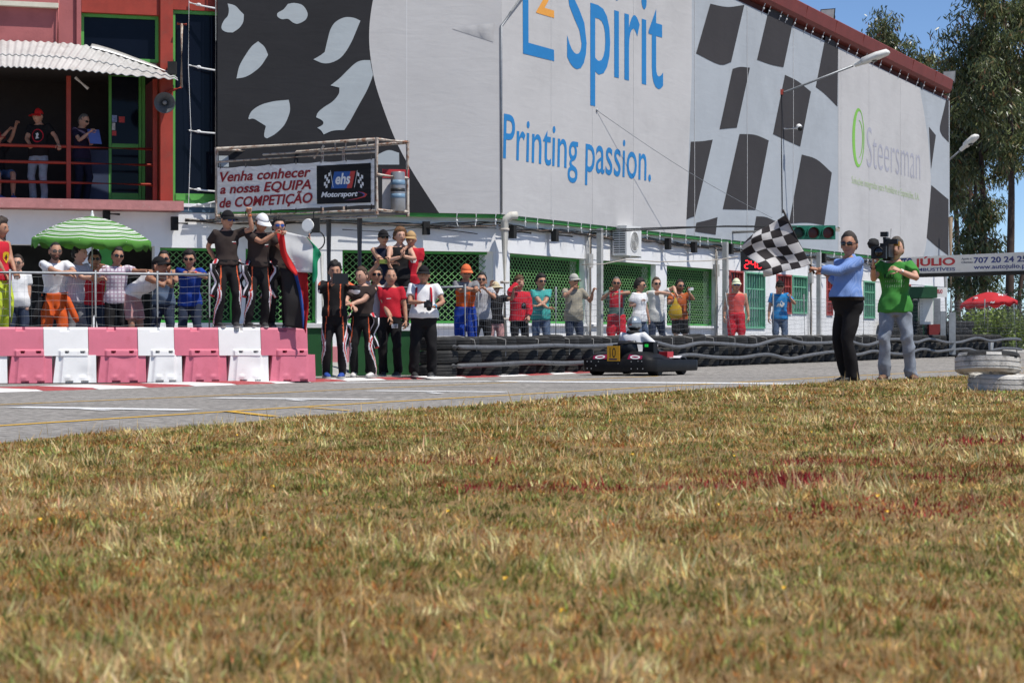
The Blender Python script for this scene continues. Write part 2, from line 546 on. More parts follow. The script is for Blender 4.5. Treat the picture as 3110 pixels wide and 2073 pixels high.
# two tyres painted white, on the grass around a metal stake
M_RUBW = mat('white_painted_rubber', (0.55, 0.53, 0.49), 0.85, 0.15, 10, 0.3, 60, dirt=(0.07, 0.065, 0.06, 0.9, 0.50), dscale=6)
pt = at(3008, 1177, 21.0); gz = float(zgrass(pt.x, pt.y))
TW = tyre_mesh('painted_tyre', 0.315, 0.20, 0.185, 40, M_RUBW)
TW2 = tyre_mesh('half_painted_tyre', 0.315, 0.20, 0.205, 40, M_RUBW)
TW2.materials.append(M_RUB)
for po in TW2.polygons:
    c = po.center
    if c.z > 0.055 + 0.02 * math.sin(c.x * 19): po.material_index = 1
o = link('tyre', TW); o.location = (pt.x + 0.10, pt.y, gz + 0.075); o.rotation_euler = (R(2), R(1), 0.4)
tag(o, 'white painted old tyre flat on the grass, under another tyre', 'tyre')
o = link('tyre', TW2); o.location = (pt.x - 0.03, pt.y - 0.02, gz + 0.27); o.rotation_euler = (R(-2), R(5), 1.0)
tag(o, 'worn tyre painted half white, lying on top of a white tyre on grass', 'tyre')
mb = MB(); mb.tube([(pt.x + 0.0, pt.y + 0.02, gz), (pt.x + 0.01, pt.y + 0.02, gz + 0.47)], 0.028, 10)
tag(mb.build('metal_stake', M_GALV, smooth=True), 'grey metal stake standing inside the white painted tyres', 'stake')

# ------------------------------------------------------------------ plastic barriers
M_PINK = mat('pink_faded_plastic', (0.62, 0.165, 0.225), 0.5, 0.08, 2.5, 0.06, 12, dirt=(0.46, 0.10, 0.13, 0.5, 0.55), dscale=3)
M_WPL = mat('white_plastic', (0.80, 0.79, 0.77), 0.45, 0.04, 3, 0.06, 12, dirt=(0.55, 0.50, 0.46, 0.55, 0.58), dscale=4)
def hf_block(mb, x0, x1, z0, z1, yf, yb, nx, nz, skew=0.0):
    vs = []; fs = []
    X = np.linspace(x0, x1, nx); Z = np.linspace(z0, z1, nz)
    for z in Z:
        for x in X: vs.append((x + skew * (z - z0) / (z1 - z0) * (x1 - x) / (x1 - x0), yf(x, z), z))
    k = len(vs)
    for z in Z:
        for x in X: vs.append((x + skew * (z - z0) / (z1 - z0) * (x1 - x) / (x1 - x0), yb(x, z), z))
    for i in range(nz - 1):
        for j in range(nx - 1):
            a = i * nx + j
            fs.append((a, a + 1, a + nx + 1, a + nx))
            b = k + a
            fs.append((b, b + nx, b + nx + 1, b + 1))
    for i in range(nz - 1):
        a = i * nx; fs.append((a, a + nx, k + a + nx, k + a))
        a = i * nx + nx - 1; fs.append((a, k + a, k + a + nx, a + nx))
    for j in range(nx - 1):
        fs.append((j, k + j, k + j + 1, j + 1))
        a = (nz - 1) * nx + j; fs.append((a, a + 1, k + a + 1, k + a))
    mb.add(vs, fs)
def make_barrier(w, seed):
    mb = MB()
    rnd = random.Random(seed)
    dx, dz_, da = rnd.uniform(0.2, 0.8) * w, rnd.uniform(0.1, 0.35), rnd.uniform(0.0, 0.03)
    H = 0.775
    def panel(x, z, x0, x1, z0, z1, b):
        return float(sst(x, x0 - b, x0 + b) * (1 - sst(x, x1 - b, x1 + b)) * sst(z, z0 - b, z0 + b) * (1 - sst(z, z1 - b, z1 + b)))
    def yf_low(x, z):
        y = -0.235 + 0.10 * z
        y -= 0.030 * panel(x, z, w * 0.24, w * 0.88, -0.2, 0.60, 0.018)
        for sx in (0.40, 0.74): y -= 0.010 * panel(x, z, w * sx - 0.04, w * sx + 0.04, 0.05, 0.10, 0.014)
        y += da * math.exp(-((x - dx) / 0.12) ** 2 - ((z - dz_) / 0.1) ** 2)
        if z < 0.03:
            for sx in (0.44, 0.80): y += 0.05 * panel(x, z, w * sx - 0.05, w * sx + 0.05, -0.1, 0.022, 0.006)
        return y
    def yf_up(x, z):
        y = -0.205 + 0.11 * (z - 0.36)
        y += 0.012 * float(sst(z, H - 0.03, H))
        y += 0.055 * panel(x, z, w * 0.46 - 0.055, w * 0.46 + 0.055, H - 0.05, H + 0.1, 0.01)
        y -= 0.034 * panel(x, z, w * 0.24 + 0.06, w * 0.88 + 0.06, -0.1, 0.455, 0.012)
        for sx in (0.40, 0.76): y += 0.10 * panel(x, z, w * sx + 0.035, w * sx + 0.085, 0.412, 0.438, 0.004)
        return y
    hf_block(mb, 0.115, w + 0.10, 0.0, 0.385, lambda x, z: yf_low(x - 0.06, z), lambda x, z: 0.235 - 0.10 * z, 34, 26, 0.05)
    hf_block(mb, -0.005, w - 0.008, 0.375, H, yf_up, lambda x, z: 0.19 - 0.10 * (z - 0.36), 42, 40)
    return mb
BA = at(66, 1167, 30.3); BB = at(912, 1161, 31.8)
bdir = Vector((BB.x - BA.x, BB.y - BA.y, 0)).normalized()
edges_px = [-160, -8, 128, 262, 412, 521, 656, 783, 925]
for i in range(len(edges_px) - 1):
    a, b = edges_px[i], edges_px[i + 1]
    def online(px):
        k = (px - CX) / FPX
        t = (k * BA.y - BA.x) / (bdir.x - k * bdir.y)
        return BA + bdir * t
    pa, pb = online(a), online(b)
    w = (pb - pa).length
    pink = i % 2 == 1
    o = make_barrier(w, 50 + i).build('plastic_barrier', M_PINK if pink else M_WPL, smooth=True, angle=40)
    o.location = (pa.x, pa.y, 0.025)
    o.rotation_euler = (0, 0, math.atan2(bdir.y, bdir.x) + random.uniform(-0.03, 0.03))
    tag(o, None, 'barrier', 'plastic barriers lined up along the kerb')
    o['label'] = {0: 'white plastic road barrier beyond the first pink one, away from the flags', 1: 'pink plastic road barrier below the man with long curly hair', 2: 'white plastic road barrier below the bearded man leaning on the rail',
                  3: 'pink plastic road barrier below the green striped parasol pole', 4: 'narrow white plastic road barrier below the man in a white vest', 5: 'dented pink plastic road barrier between two white ones, below the blue shirt',
                  6: 'white plastic road barrier under the feet of the man raising his fist', 7: 'pink plastic road barrier at the end of the row, below the flags'}[i]
# ------------------------------------------------------------------ building
class Plane:
    def __init__(s, O, d, n):
        s.O = Vector((O[0], O[1], 0)); s.d = Vector((d[0], d[1], 0)).normalized(); s.n = Vector((n[0], n[1], 0)).normalized()
    def u(s, px, off=0.0):
        O = s.O + s.n * off
        k = (px - CX) / FPX
        return (k * O.y - O.x) / (s.d.x - k * s.d.y)
    def p(s, u, z, off=0.0):
        q = s.O + s.d * u + s.n * off
        return Vector((q.x, q.y, z))
    def hit(s, px, py, off=0.0):
        u = s.u(px, off)
        D = (s.O + s.n * off + s.d * u).y
        return u, CAMH - (py - CY) / FPX * D
    def pt(s, px, py, off=0.0, lift=0.0):
        u, z = s.hit(px, py, off)
        return s.p(u, z, off + lift)
    def box(s, mb, u0, u1, z0, z1, o0, o1, m=0):
        P = [s.p(u, z, o) for z in (z0, z1) for u, o in ((u0, o0), (u1, o0), (u1, o1), (u0, o1))]
        return mb.hexa(P, m)
COR = (-0.345, 43.47)
PA = Plane(COR, (-math.sin(R(72)), -math.cos(R(72))), (math.cos(R(72)), -math.sin(R(72))))
PC = Plane(COR, (math.sin(R(27.5)), math.cos(R(27.5))), (math.cos(R(27.5)), -math.sin(R(27.5))))
UEND = PC.u(2876)
UB = PC.u(2884, 0.185)

M_WALL = mat('white_rendered_wall', (0.80, 0.80, 0.80), 0.85, 0.04, 2, 0.12, 25, dirt=(0.52, 0.50, 0.47, 0.45, 0.55), dscale=0.9)
M_PLINTH = mat('pink_plinth_paint', (0.55, 0.20, 0.22), 0.85, 0.12, 4)
M_SALMON = mat('salmon_red_wall', (0.40, 0.125, 0.125), 0.85, 0.08, 1.5, 0.15, 30, dirt=(0.30, 0.09, 0.09, 0.5, 0.5), dscale=2.5)
M_SLABP = mat('faded_pink_concrete', (0.47, 0.20, 0.19), 0.85, 0.15, 6, 0.2, 20, dirt=(0.55, 0.50, 0.45, 0.6, 0.58), dscale=5)
M_CREAM = mat('cream_moulding', (0.66, 0.62, 0.50), 0.8, 0.1, 4)
M_GREY = mat('grey_painted_post', (0.42, 0.42, 0.41), 0.7, 0.15, 6, dirt=(0.30, 0.20, 0.12, 0.6, 0.57), dscale=4)
M_ROOFR = mat('brick_red_fascia', (0.21, 0.042, 0.034), 0.6, 0.12, 2, dirt=(0.20, 0.04, 0.035, 0.6, 0.5), dscale=1.5)

bld = thing('paddock_building', 'long two storey paddock building with white ground floor and red roof edge', 'building', (COR[0], COR[1], 0.15))
ZB = 3.06           # underside of the green beam
def part(pl, name, u0, u1, z0, z1, o0, o1, m, parent=bld, **kw):
    mb = MB(); pl.box(mb, u0, u1, z0, z1, o0, o1)
    return mb.build(name, m, parent, **kw)
# upper storeys as closed volumes behind the banners
def wall_piece(pl, u0, u1, z0, z1, name='upper_wall', m=M_WALL): return part(pl, name, u0, u1, z0, z1, -0.35, -0.12, m)
uL = PA.u(650); uLL = PA.u(-700)
wall_piece(PA, 0.03, uL, ZB, 9.7)
wall_piece(PC, 0.03, UEND, ZB, 8.6)
# back, end and roof close the volume
backA = PA.p(uLL, 0, -9); backC = PC.p(UEND, 0, -9)
mb = MB()
foot = [PA.p(uLL, 0, -3.2), PA.p(0, 0, -3.2) + PC.n * -1.5, PC.p(UEND, 0, -0.35), PC.p(UEND, 0, -11), PA.p(uLL, 0, -14)]
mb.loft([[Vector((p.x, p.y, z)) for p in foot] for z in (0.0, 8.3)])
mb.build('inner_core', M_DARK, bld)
part(PC, 'end_wall', UEND - 0.25, UEND + 0.02, 0.0, 8.6, -11, -0.36, M_WALL)
# ceiling slab over the ground floor
for pl, ue in ((PA, uLL), (PC, UEND)):
    part(pl, 'floor_slab', 0.02, ue, ZB - 0.06, ZB + 0.10, -4.5, -0.36, M_CREAM)
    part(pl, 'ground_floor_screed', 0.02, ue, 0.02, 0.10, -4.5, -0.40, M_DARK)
# green edge beam under the banners
part(PA, 'green_beam', -0.06, PA.u(655), ZB, ZB + 0.13, -0.11, 0.16, M_GREEN)
part(PC, 'green_beam', -0.06, UEND, ZB, ZB + 0.13, -0.11, 0.16, M_GREEN)
# roof edge, a red sloping fascia
e0u, e0z = PC.hit(2300, -6, 0.35); e1u, e1z = PC.hit(2889, 283, 0.35)
def fasc_z(u): return e0z + (e1z - e0z) * (u - e0u) / (e1u - e0u)
mb = MB()
rows = []
for u in (-0.3, e0u, e1u):
    z = fasc_z(u)
    rows.append([PC.p(u, z, 0.30), PC.p(u, z + 0.10, 0.36), PC.p(u, z + 0.42, 0.42), PC.p(u, z + 0.50, 0.30), PC.p(u, z + 0.50, -0.5), PC.p(u, z - 0.02, -0.1)])
mb.loft(rows)
fas = mb.build('roof_fascia', M_ROOFR, bld)
mb = MB(); mb.loft([[PC.p(u, fasc_z(u) - 0.6, 0.02), PC.p(u, fasc_z(u) - 0.6, 0.10), PC.p(u, fasc_z(u) - 0.03, 0.10), PC.p(u, fasc_z(u) - 0.03, 0.02)] for u in (-0.1, UEND)]); mb.build('eaves_shade_strip', mat('eaves_shade_red', (0.07, 0.014, 0.012), 0.8), bld)  # shade below the fascia, put in as a dark red strip
mb = MB()
u = 0.4
while u < e1u:
    z = fasc_z(u)
    q = MB(); q.tube([PC.p(u, z + 0.07, 0.345), PC.p(u, z + 0.42, 0.428)], 0.012, 6)
    q.build('fascia_joint', M_ROOFR, fas); u += 2.4
part(PA, 'roof_fascia', -0.3, PA.u(650), 9.7, 10.2, -0.5, 0.3, M_ROOFR)

# ---- ground floor walls
def openings(pl, spans, zs, zh, ue, u_first=0.0):
    """wall with openings: spans = [(u0, u1)], sill zs, head zh"""
    us = u_first
    for (a, b) in spans:
        if a - us > 0.02: part(pl, 'pillar', us, a, 0.10, zh, -0.36, 0.0, M_WALL)
        if zs > 0.2: part(pl, 'sill_wall', a, b, 0.10, zs, -0.34, -0.02, M_WALL)
        us = b
    if ue - us > 0.02: part(pl, 'pillar', us, ue, 0.10, zh, -0.36, 0.0, M_WALL)
    part(pl, 'lintel', u_first, ue, zh, ZB, -0.36, 0.012, M_WALL)
def wave_grille(pl, u0, u1, z0, z1, off, fine=False):
    """roller grille of wavy rods in a green frame"""
    g = MB()
    w = 0.05
    pl.box(g, u0, u0 + w, z0, z1, off - 0.03, off + 0.03); pl.box(g, u1 - w, u1, z0, z1, off - 0.03, off + 0.03)
    pl.box(g, u0 + w, u1 - w, z1 - 0.05, z1, off - 0.035, off + 0.035); pl.box(g, u0 + w, u1 - w, z0, z0 + 0.05, off - 0.03, off + 0.03)
    fr = g.build('garage_grille', M_GREEN, bld)
    per, dz = (0.135, 0.062)
    mb = MB()
    z = z0 + 0.09; k = 0
    while z < z1 - 0.07:
        pts = []
        n = max(3, int((u1 - u0 - 2 * w) / (per / 6)))
        for i in range(n + 1):
            u = u0 + w + (u1 - u0 - 2 * w) * i / n
            ph = 2 * math.pi * (u - u0) / per + (math.pi if k % 2 else 0)
            pts.append(pl.p(u, z + 0.027 * math.cos(ph), off + 0.010 * math.sin(ph)))
        mb.tube(pts, 0.0088, 4, caps=False)
        z += dz; k += 1
    o = mb.build('lattice', mat('green_grille_rod', (0.17, 0.38, 0.13), 0.45, 0.12, 6), fr, True)
    o['kind'] = 'stuff'
    return fr
spA = [(PA.u(1497), PA.u(1040)), (PA.u(962), PA.u(746)), (PA.u(711), PA.u(486)), (PA.u(470), PA.u(300)), (PA.u(245), PA.u(-260))]
zhA = PA.hit(1300, 762)[1]; zsA = PA.hit(1300, 982)[1]
openings(PA, spA[:3], zsA, zhA, PA.u(478), 0.0)
openings(PA, spA[3:], 0.1, zhA + 0.02, uLL, PA.u(478))
for a, b in spA[:3]: wave_grille(PA, a + 0.004, b - 0.004, zsA + 0.004, zhA - 0.004, -0.16)
part(PA, 'green_door_panel', PA.u(346), PA.u(304), 0.11, zhA, -0.25, -0.2, M_GREEN)
spC = [(PC.u(1548), PC.u(1776)), (PC.u(1830), PC.u(1992)), (PC.u(2025), PC.u(2176))]
zhC = 2.39; zsC = 0.98
wins = [(2214, 2256, 'r', 1.33), (2262, 2322, 'g', 0.93), (2357, 2402, 'r', 1.33), (2405, 2450, 'g', 1.35), (2509, 2528, 'r', 1.33), (2622, 2656, 'g', 1.28), (2740, 2765, 'r', 1.33), (2808, 2833, 'g', 1.33)]
openings(PC, spC, zsC, zhC, PC.u(2205), 0.0)
for a, b in spC: wave_grille(PC, a + 0.004, b - 0.004, zsC + 0.004, zhC - 0.004, -0.16)
us = PC.u(2205)
M_WINR = mat('red_window_bars', (0.40, 0.07, 0.06), 0.5); M_WING = mat('green_window_bars', (0.16, 0.42, 0.27), 0.5)
for a, b, c, zs in wins:
    ua, ub = PC.u(a), PC.u(b)
    if ua - us > 0.02: part(PC, 'pillar', us, ua, 0.10, zhC, -0.36, 0.0, M_WALL)
    part(PC, 'sill_wall', ua, ub, 0.10, zs, -0.34, -0.002, M_WALL)
    mw = M_WINR if c == 'r' else M_WING
    mb = MB(); f = 0.045
    PC.box(mb, ua, ub, zhC - f, zhC - 0.003, -0.12, 0.03); PC.box(mb, ua, ub, zs + 0.003, zs + f, -0.12, 0.03)
    PC.box(mb, ua + 0.003, ua + f, zs + f, zhC - f, -0.12, 0.028); PC.box(mb, ub - f, ub - 0.003, zs + f, zhC - f, -0.12, 0.028)
    w = mb.build('window', mw, bld)
    nb = max(3, int((ub - ua) / 0.17))
    for k in range(1, nb):
        u = ua + (ub - ua) * k / nb
        mb = MB(); PC.box(mb, u - 0.014, u + 0.014, zs + f, zhC - f, -0.04, -0.005); mb.build('window_bar', mw, w)
    for z in (zs + (zhC - zs) * 0.36, zs + (zhC - zs) * 0.70):
        mb = MB(); PC.box(mb, ua + f, ub - f, z - 0.016, z + 0.016, -0.044, -0.001); mb.build('window_bar', mw, w)
    mb = MB(); PC.box(mb, ua + 0.02, ub - 0.02, zs + 0.02, zhC - 0.02, -0.20, -0.17); mb.build('window_pane', mat('pale_window_glass', (0.16, 0.20, 0.24), 0.15, 0.3, 2), w)
    us = ub
part(PC, 'pillar', us, UEND, 0.10, zhC, -0.36, 0.0, M_WALL)
part(PC, 'lintel', PC.u(2205), UEND, zhC, ZB, -0.36, 0.012, M_WALL)
part(PA, 'plinth', 0.05, PA.u(478), 0.10, 0.50, 0.0, 0.035, M_PLINTH)
part(PC, 'sill', PC.u(1548), PC.u(2176), zsC - 0.05, zsC - 0.003, 0.0, 0.06, M_WALL)
part(PA, 'sill', PA.u(1497), PA.u(700), zsA - 0.05, zsA - 0.003, 0.0, 0.06, M_WALL)

# ------------------------------------------------------------------ flat print and lettering on banners
TSC = bpy.data.scenes.new('scratch')
def text2d(s, bold=0.0, shear=0.0, space=1.0):
    c = bpy.data.curves.new('t', 'FONT')
    c.body = s; c.offset = bold; c.shear = shear; c.space_character = space
    c.resolution_u = 4; c.fill_mode = 'FRONT'
    o = bpy.data.objects.new('t', c); TSC.collection.objects.link(o)
    vl = TSC.view_layers[0]; vl.update()
    me = o.evaluated_get(vl.depsgraph).to_mesh()
    V = np.array([v.co[:2] for v in me.vertices]) if len(me.vertices) else np.zeros((0, 2))
    F = [tuple(p.vertices) for p in me.polygons]
    o.evaluated_get(vl.depsgraph).to_mesh_clear()
    TSC.collection.objects.unlink(o); bpy.data.objects.remove(o); bpy.data.curves.remove(c)
    return V, F
CAPH = 0.72
def cap_height():
    V, F = text2d('H'); return V[:, 1].max()
CAPH = cap_height()
def put_text(pl, s, p0, p1, captop, m, parent, off, name='lettering', bold=0.0, shear=0.0, space=1.0):
    """p0, p1: pixel of left and right end of the baseline; captop: pixel row of capitals' top at the left"""
    V, F = text2d(s, bold, shear, space)
    u0, z0 = pl.hit(p0[0], p0[1], off); u1, z1 = pl.hit(p1[0], p1[1], off)
    zc = pl.hit(p0[0], captop, off)[1] - z0
    t = (V[:, 0] - V[:, 0].min()) / (V[:, 0].max() - V[:, 0].min())
    mb = MB()
    mb.add([pl.p(u0 + (u1 - u0) * a, z0 + (z1 - z0) * a + b / CAPH * zc, off) for a, b in zip(t, V[:, 1])], F)
    return mb.build(name, m, parent)
def strokes(st):
    out = []
    for s in st:
        q = smooth_poly([(x, y, 0) for x, y in s], 6) if len(s) > 2 else [Vector((x, y, 0)) for x, y in s]
        out += [(p.x, p.y) for p in q[:-1]]
    return out
def put_poly(pl, pts, m, parent, off, name='printed_shape', org=(0, 0), sc=1.0):
    P = [pl.pt(org[0] + x / sc, org[1] + y / sc, off) for x, y in pts]
    bm = bmesh.new()
    f = bm.faces.new([bm.verts.new(p) for p in P]); f.normal_update()
    bmesh.ops.triangulate(bm, faces=[f], ngon_method='EAR_CLIP')
    me = bpy.data.meshes.new(name); bm.to_mesh(me); bm.free(); me.materials.append(m)
    return link(name, me, parent)

def cloth_mat(name, col, var=0.05, bump=0.055):
    m = mat(name, col, 0.75, var, 0.6, dirt=(*(np.array(col) * 0.80), 0.5, 0.5), dscale=0.35, spec=0.25)
    nt = m.node_tree; b = nt.nodes['Principled BSDF']
    tc = nt.nodes.new('ShaderNodeTexCoord')
    mp = nt.nodes.new('ShaderNodeMapping'); mp.inputs['Scale'].default_value = (0.8, 0.8, 3.2); mp.inputs['Rotation'].default_value = (0.15, 0.1, 0)
    n = nt.nodes.new('ShaderNodeTexNoise'); n.inputs['Scale'].default_value = 1.6; n.inputs['Detail'].default_value = 5; n.inputs['Distortion'].default_value = 0.6
    bp = nt.nodes.new('ShaderNodeBump'); bp.inputs['Strength'].default_value = bump; bp.inputs['Distance'].default_value = 0.12
    nt.links.new(tc.outputs['Object'], mp.inputs[0]); nt.links.new(mp.outputs[0], n.inputs['Vector'])
    nt.links.new(n.outputs['Fac'], bp.inputs['Height']); nt.links.new(bp.outputs[0], b.inputs['Normal'])
    return m
B_DARK = cloth_mat('banner_charcoal', (0.022, 0.022, 0.025), 0.15)
B_DARKC = cloth_mat('banner_warm_black', (0.045, 0.041, 0.042), 0.1)
B_LIGHT = cloth_mat('banner_light_grey', (0.40, 0.44, 0.46))
B_WHITE = cloth_mat('banner_off_white', (0.52, 0.51, 0.505))
B_BLUEG = cloth_mat('banner_pale_blue_grey', (0.40, 0.43, 0.46))
B_BLUE = cloth_mat('print_blue', (0.025, 0.21, 0.50))
B_ORANGE = cloth_mat('print_orange', (0.80, 0.36, 0.07))
B_LIME = cloth_mat('print_lime', (0.22, 0.50, 0.09))
B_LILAC = cloth_mat('print_pale_lilac', (0.40, 0.40, 0.46))
B_PALEG = cloth_mat('print_pale_green', (0.46, 0.56, 0.33))
B_SEAM = cloth_mat('banner_seam', (0.60, 0.60, 0.60))
M_TIE = mat('white_tie_strap', (0.75, 0.75, 0.74), 0.7)

banA = thing('giant_banner', 'dark banner with pale leaf shapes and a huge white ball, beside the balcony', 'banner', PA.p(PA.u(655), 3.1))
OB = 0.185
mb = MB(); PA.box(mb, -0.0745, PA.u(655), ZB + 0.07, 9.66, OB - 0.012, OB)
mb.build('sheet', B_DARK, banA)
ball = strokes([[(1340, 655), (1325, 634), (1256, 527), (1203, 429), (1158, 312), (1133, 223), (1121, 112), (1133, 0), (1165, -110), (1230, -230), (1290, -310)]])
cpx = 1520
uu = [PA.hit(x, y, OB + 0.004) for x, y in ball]
zb0, zt0 = ZB + 0.075, 9.655
P = [PA.p(u, min(max(z, zb0), zt0), OB + 0.004) for u, z in uu if True] + [PA.p(-0.076, zt0, OB + 0.004), PA.p(-0.076, zb0, OB + 0.004)]
bm = bmesh.new(); f = bm.faces.new([bm.verts.new(p) for p in P]); f.normal_update(); bmesh.ops.triangulate(bm, faces=[f], ngon_method='EAR_CLIP')
me = bpy.data.meshes.new('printed_ball'); bm.to_mesh(me); bm.free(); me.materials.append(B_WHITE); link('printed_ball', me, banA)
SH = [
 [[(205, 25), (255, 40), (290, 75), (315, 100)], [(315, 100), (310, 150), (285, 190), (240, 222)], [(240, 222), (200, 220), (170, 205), (163, 180), (180, 140), (205, 110), (213, 70), (205, 25)]],
 [[(615, 28), (660, 22), (715, 38), (748, 90), (735, 135), (685, 162), (650, 155), (615, 130), (575, 132), (545, 115), (545, 90), (585, 65), (615, 28)]],
 [[(412, 282), (455, 320), (480, 375)], [(480, 375), (430, 450), (370, 500), (320, 525), (265, 535)], [(265, 535), (285, 450), (330, 370), (370, 315), (412, 282)]],
 [[(1108, 142), (1060, 122), (1000, 120), (940, 150), (905, 200), (885, 270), (865, 355)], [(865, 355), (835, 378), (788, 405)], [(788, 405), (850, 430), (905, 428), (965, 400), (1010, 350), (1050, 280), (1080, 210), (1108, 142)]],
 [[(620, 680), (520, 690), (430, 715), (370, 755), (347, 800), (350, 812)], [(350, 812), (380, 808), (420, 830), (465, 858)], [(465, 858), (455, 900), (455, 930), (472, 942)], [(472, 942), (530, 910), (590, 850), (625, 770), (628, 720), (620, 680)]],
 [[(1175, 410), (1120, 412), (1075, 430), (1020, 480), (970, 530), (905, 582)], [(905, 582), (965, 597)], [(965, 597), (960, 640), (920, 690), (860, 730), (820, 765), (806, 798)], [(806, 798), (840, 815), (855, 830), (850, 850), (815, 870)], [(815, 870), (840, 888), (858, 915)], [(858, 915), (920, 890), (998, 885)], [(998, 885), (1040, 820), (1100, 710), (1150, 620), (1180, 550), (1194, 508)], [(1194, 508), (1183, 460), (1175, 410)]],
 [[(145, 1060), (210, 1060)], [(210, 1060), (213, 1135)], [(213, 1135), (145, 1135)], [(145, 1135), (145, 1060)]],
 [[(1228, 1050), (1300, 1022), (1371, 1040)], [(1371, 1040), (1372, 1120)], [(1372, 1120), (1228, 1120)], [(1228, 1120), (1228, 1050)]],
]
for st in SH:
    put_poly(PA, strokes(st), B_LIGHT, banA, OB + (0.008 if st is SH[5] else 0.004), org=(600, 0), sc=2.24)
def seam(pl, par, px, z0, z1, off):
    u = pl.u(px, off)
    mb = MB(); pl.box(mb, u - 0.010, u + 0.010, z0, z1, off - 0.001, off)
    return mb.build('seam', B_SEAM, par)
seam(PA, banA, 1235, 3.9, 9.6, OB + 0.006)
# edge pole of the dark banner with straps to the building
mb = MB(); u = PA.u(655, OB); mb.tube([PA.p(u, 3.0, OB), PA.p(u, 9.7, OB)], 0.018, 8); mb.build('edge_pole', M_GALV, banA, True)
for py0, py1 in ((8, 26), (198, 214), (396, 405), (572, 581), (628, 612)):
    a = PA.pt(574, py0, 0.02); b = PA.pt(655, py1, OB)
    mb = MB(); mb.tube([a, a.lerp(b, 0.3) + Vector((0, 0, -0.008)), a.lerp(b, 0.65) + Vector((0, 0, -0.006)), b], 0.018, 6); mb.ball(a.lerp(b, 0.36), (0.05, 0.03, 0.032), 0, 7, 5)
    mb.build('strap', M_TIE, banA)
mb = MB(); mb.tube([PA.pt(574, 0, 0.03), PA.pt(572, 200, 0.03), PA.pt(580, 400, 0.03), PA.pt(574, 580, 0.03), PA.pt(572, 640, 0.03)], 0.006, 5); mb.build('cord', M_TIE, banA)

banC = thing('giant_banner', 'huge pale banner with blue lettering and black checks along the straight', 'banner', PC.p(0.1, 3.1))
mb = MB(); rows = []
for u in np.linspace(-0.0745, UB, 24):
    zt_ = fasc_z(u) - 0.20 + 0.02 * math.sin(u * 5)
    rows.append([PC.p(u, ZB + 0.07, OB), PC.p(u, zt_, OB), PC.p(u, zt_, OB - 0.012), PC.p(u, ZB + 0.07, OB - 0.012)])
mb.loft(rows); mb.build('sheet', B_BLUEG, banC)
o1 = OB + 0.004
def band_poly(pxl_fn, pxr_fn, m, off, name, n=14):
    """print running over the full height of the banner between two curves"""
    L = []; Rr = []
    for k in range(n + 1):
        f = k / n
        ul = PC.u(pxl_fn(f), off) if callable(pxl_fn) else pxl_fn
        ur = PC.u(pxr_fn(f), off)
        zl = ZB + 0.075 + (fasc_z(ul) - 0.225 - ZB - 0.075) * f
        zr = ZB + 0.075 + (fasc_z(ur) - 0.225 - ZB - 0.075) * f
        L.append(PC.p(ul, zl, off)); Rr.append(PC.p(ur, zr, off))
    mb = MB(); mb.loft([[a, b] for a, b in zip(L, Rr)], close=False)
    return mb.build(name, m, banC)
band_poly(-0.076, lambda f: 2083 + 18 * min(1, f * 1.6), B_WHITE, o1, 'printed_ball')
band_poly(lambda f: 2546, lambda f: float(np.interp(f, [0, 0.1, 0.3, 0.5, 0.7, 0.85, 1], [2800, 2814, 2824, 2827, 2820, 2808, 2793])), B_WHITE, o1, 'printed_panel')
CK = [
 [[(222, 25), (330, 45), (435, 32)], [(435, 32), (352, 390)], [(352, 390), (280, 405), (133, 335)], [(133, 335), (222, 25)]],
 [[(590, 55), (660, 75), (745, 115)], [(745, 115), (680, 422)], [(680, 422), (600, 405), (515, 375)], [(515, 375), (590, 55)]],
 [[(945, 225), (1000, 260), (1022, 295)], [(1022, 295), (1018, 668)], [(1018, 668), (940, 590), (883, 545)], [(883, 545), (945, 225)]],
 [[(362, 432), (410, 420), (470, 425)], [(470, 425), (388, 800)], [(388, 800), (330, 805), (280, 810)], [(280, 810), (362, 432)]],
 [[(690, 470), (770, 510), (852, 575)], [(852, 575), (785, 918)], [(785, 918), (700, 880), (615, 840)], [(615, 840), (690, 470)]],
 [[(100, 888), (170, 885), (237, 875)], [(237, 875), (125, 1355)], [(125, 1355), (100, 1362), (72, 1375)], [(72, 1375), (100, 888)]],
 [[(405, 840), (500, 845), (588, 880)], [(588, 880), (505, 1315)], [(505, 1315), (300, 1310)], [(300, 1310), (405, 840)]],
 [[(795, 968), (890, 1000), (983, 1082)], [(983, 1082), (935, 1410)], [(935, 1410), (830, 1395), (715, 1400)], [(715, 1400), (795, 968)]],
 [[(135, 1395), (200, 1380), (267, 1360)], [(267, 1360), (255, 1470)], [(255, 1470), (125, 1450)], [(125, 1450), (135, 1395)]],
 [[(510, 1355), (570, 1360), (640, 1390)], [(640, 1390), (600, 1475)], [(600, 1475), (492, 1465)], [(492, 1465), (510, 1355)]],
 [[(1592, 795), (1635, 848)], [(1635, 848), (1605, 1060)], [(1605, 1060), (1592, 795)]],
 [[(1707, 590), (1716, 596)], [(1716, 596), (1716, 892)], [(1716, 892), (1675, 850)], [(1675, 850), (1660, 800), (1685, 690), (1707, 590)]],
 [[(1607, 1160), (1714, 1250)], [(1714, 1250), (1714, 1600)], [(1714, 1600), (1640, 1545), (1577, 1490)], [(1577, 1490), (1607, 1160)]],
 [[(1534, 512), (1553, 520)], [(1553, 520), (1546, 565)], [(1546, 565), (1534, 512)]],
]
for st in CK: put_poly(PC, strokes(st), B_DARKC, banC, o1 + 0.004, 'printed_check', (2050, 0), 2.063)
o2 = o1 + 0.006
put_text(PC, 'Printing passion.', (1528, 479), (1977, 550), 345, B_BLUE, banC, o2, bold=0.004, shear=0.05)
put_text(PC, 'Spirit', (1722, 196), (2014, 268), -118, B_BLUE, banC, o2, bold=0.006)
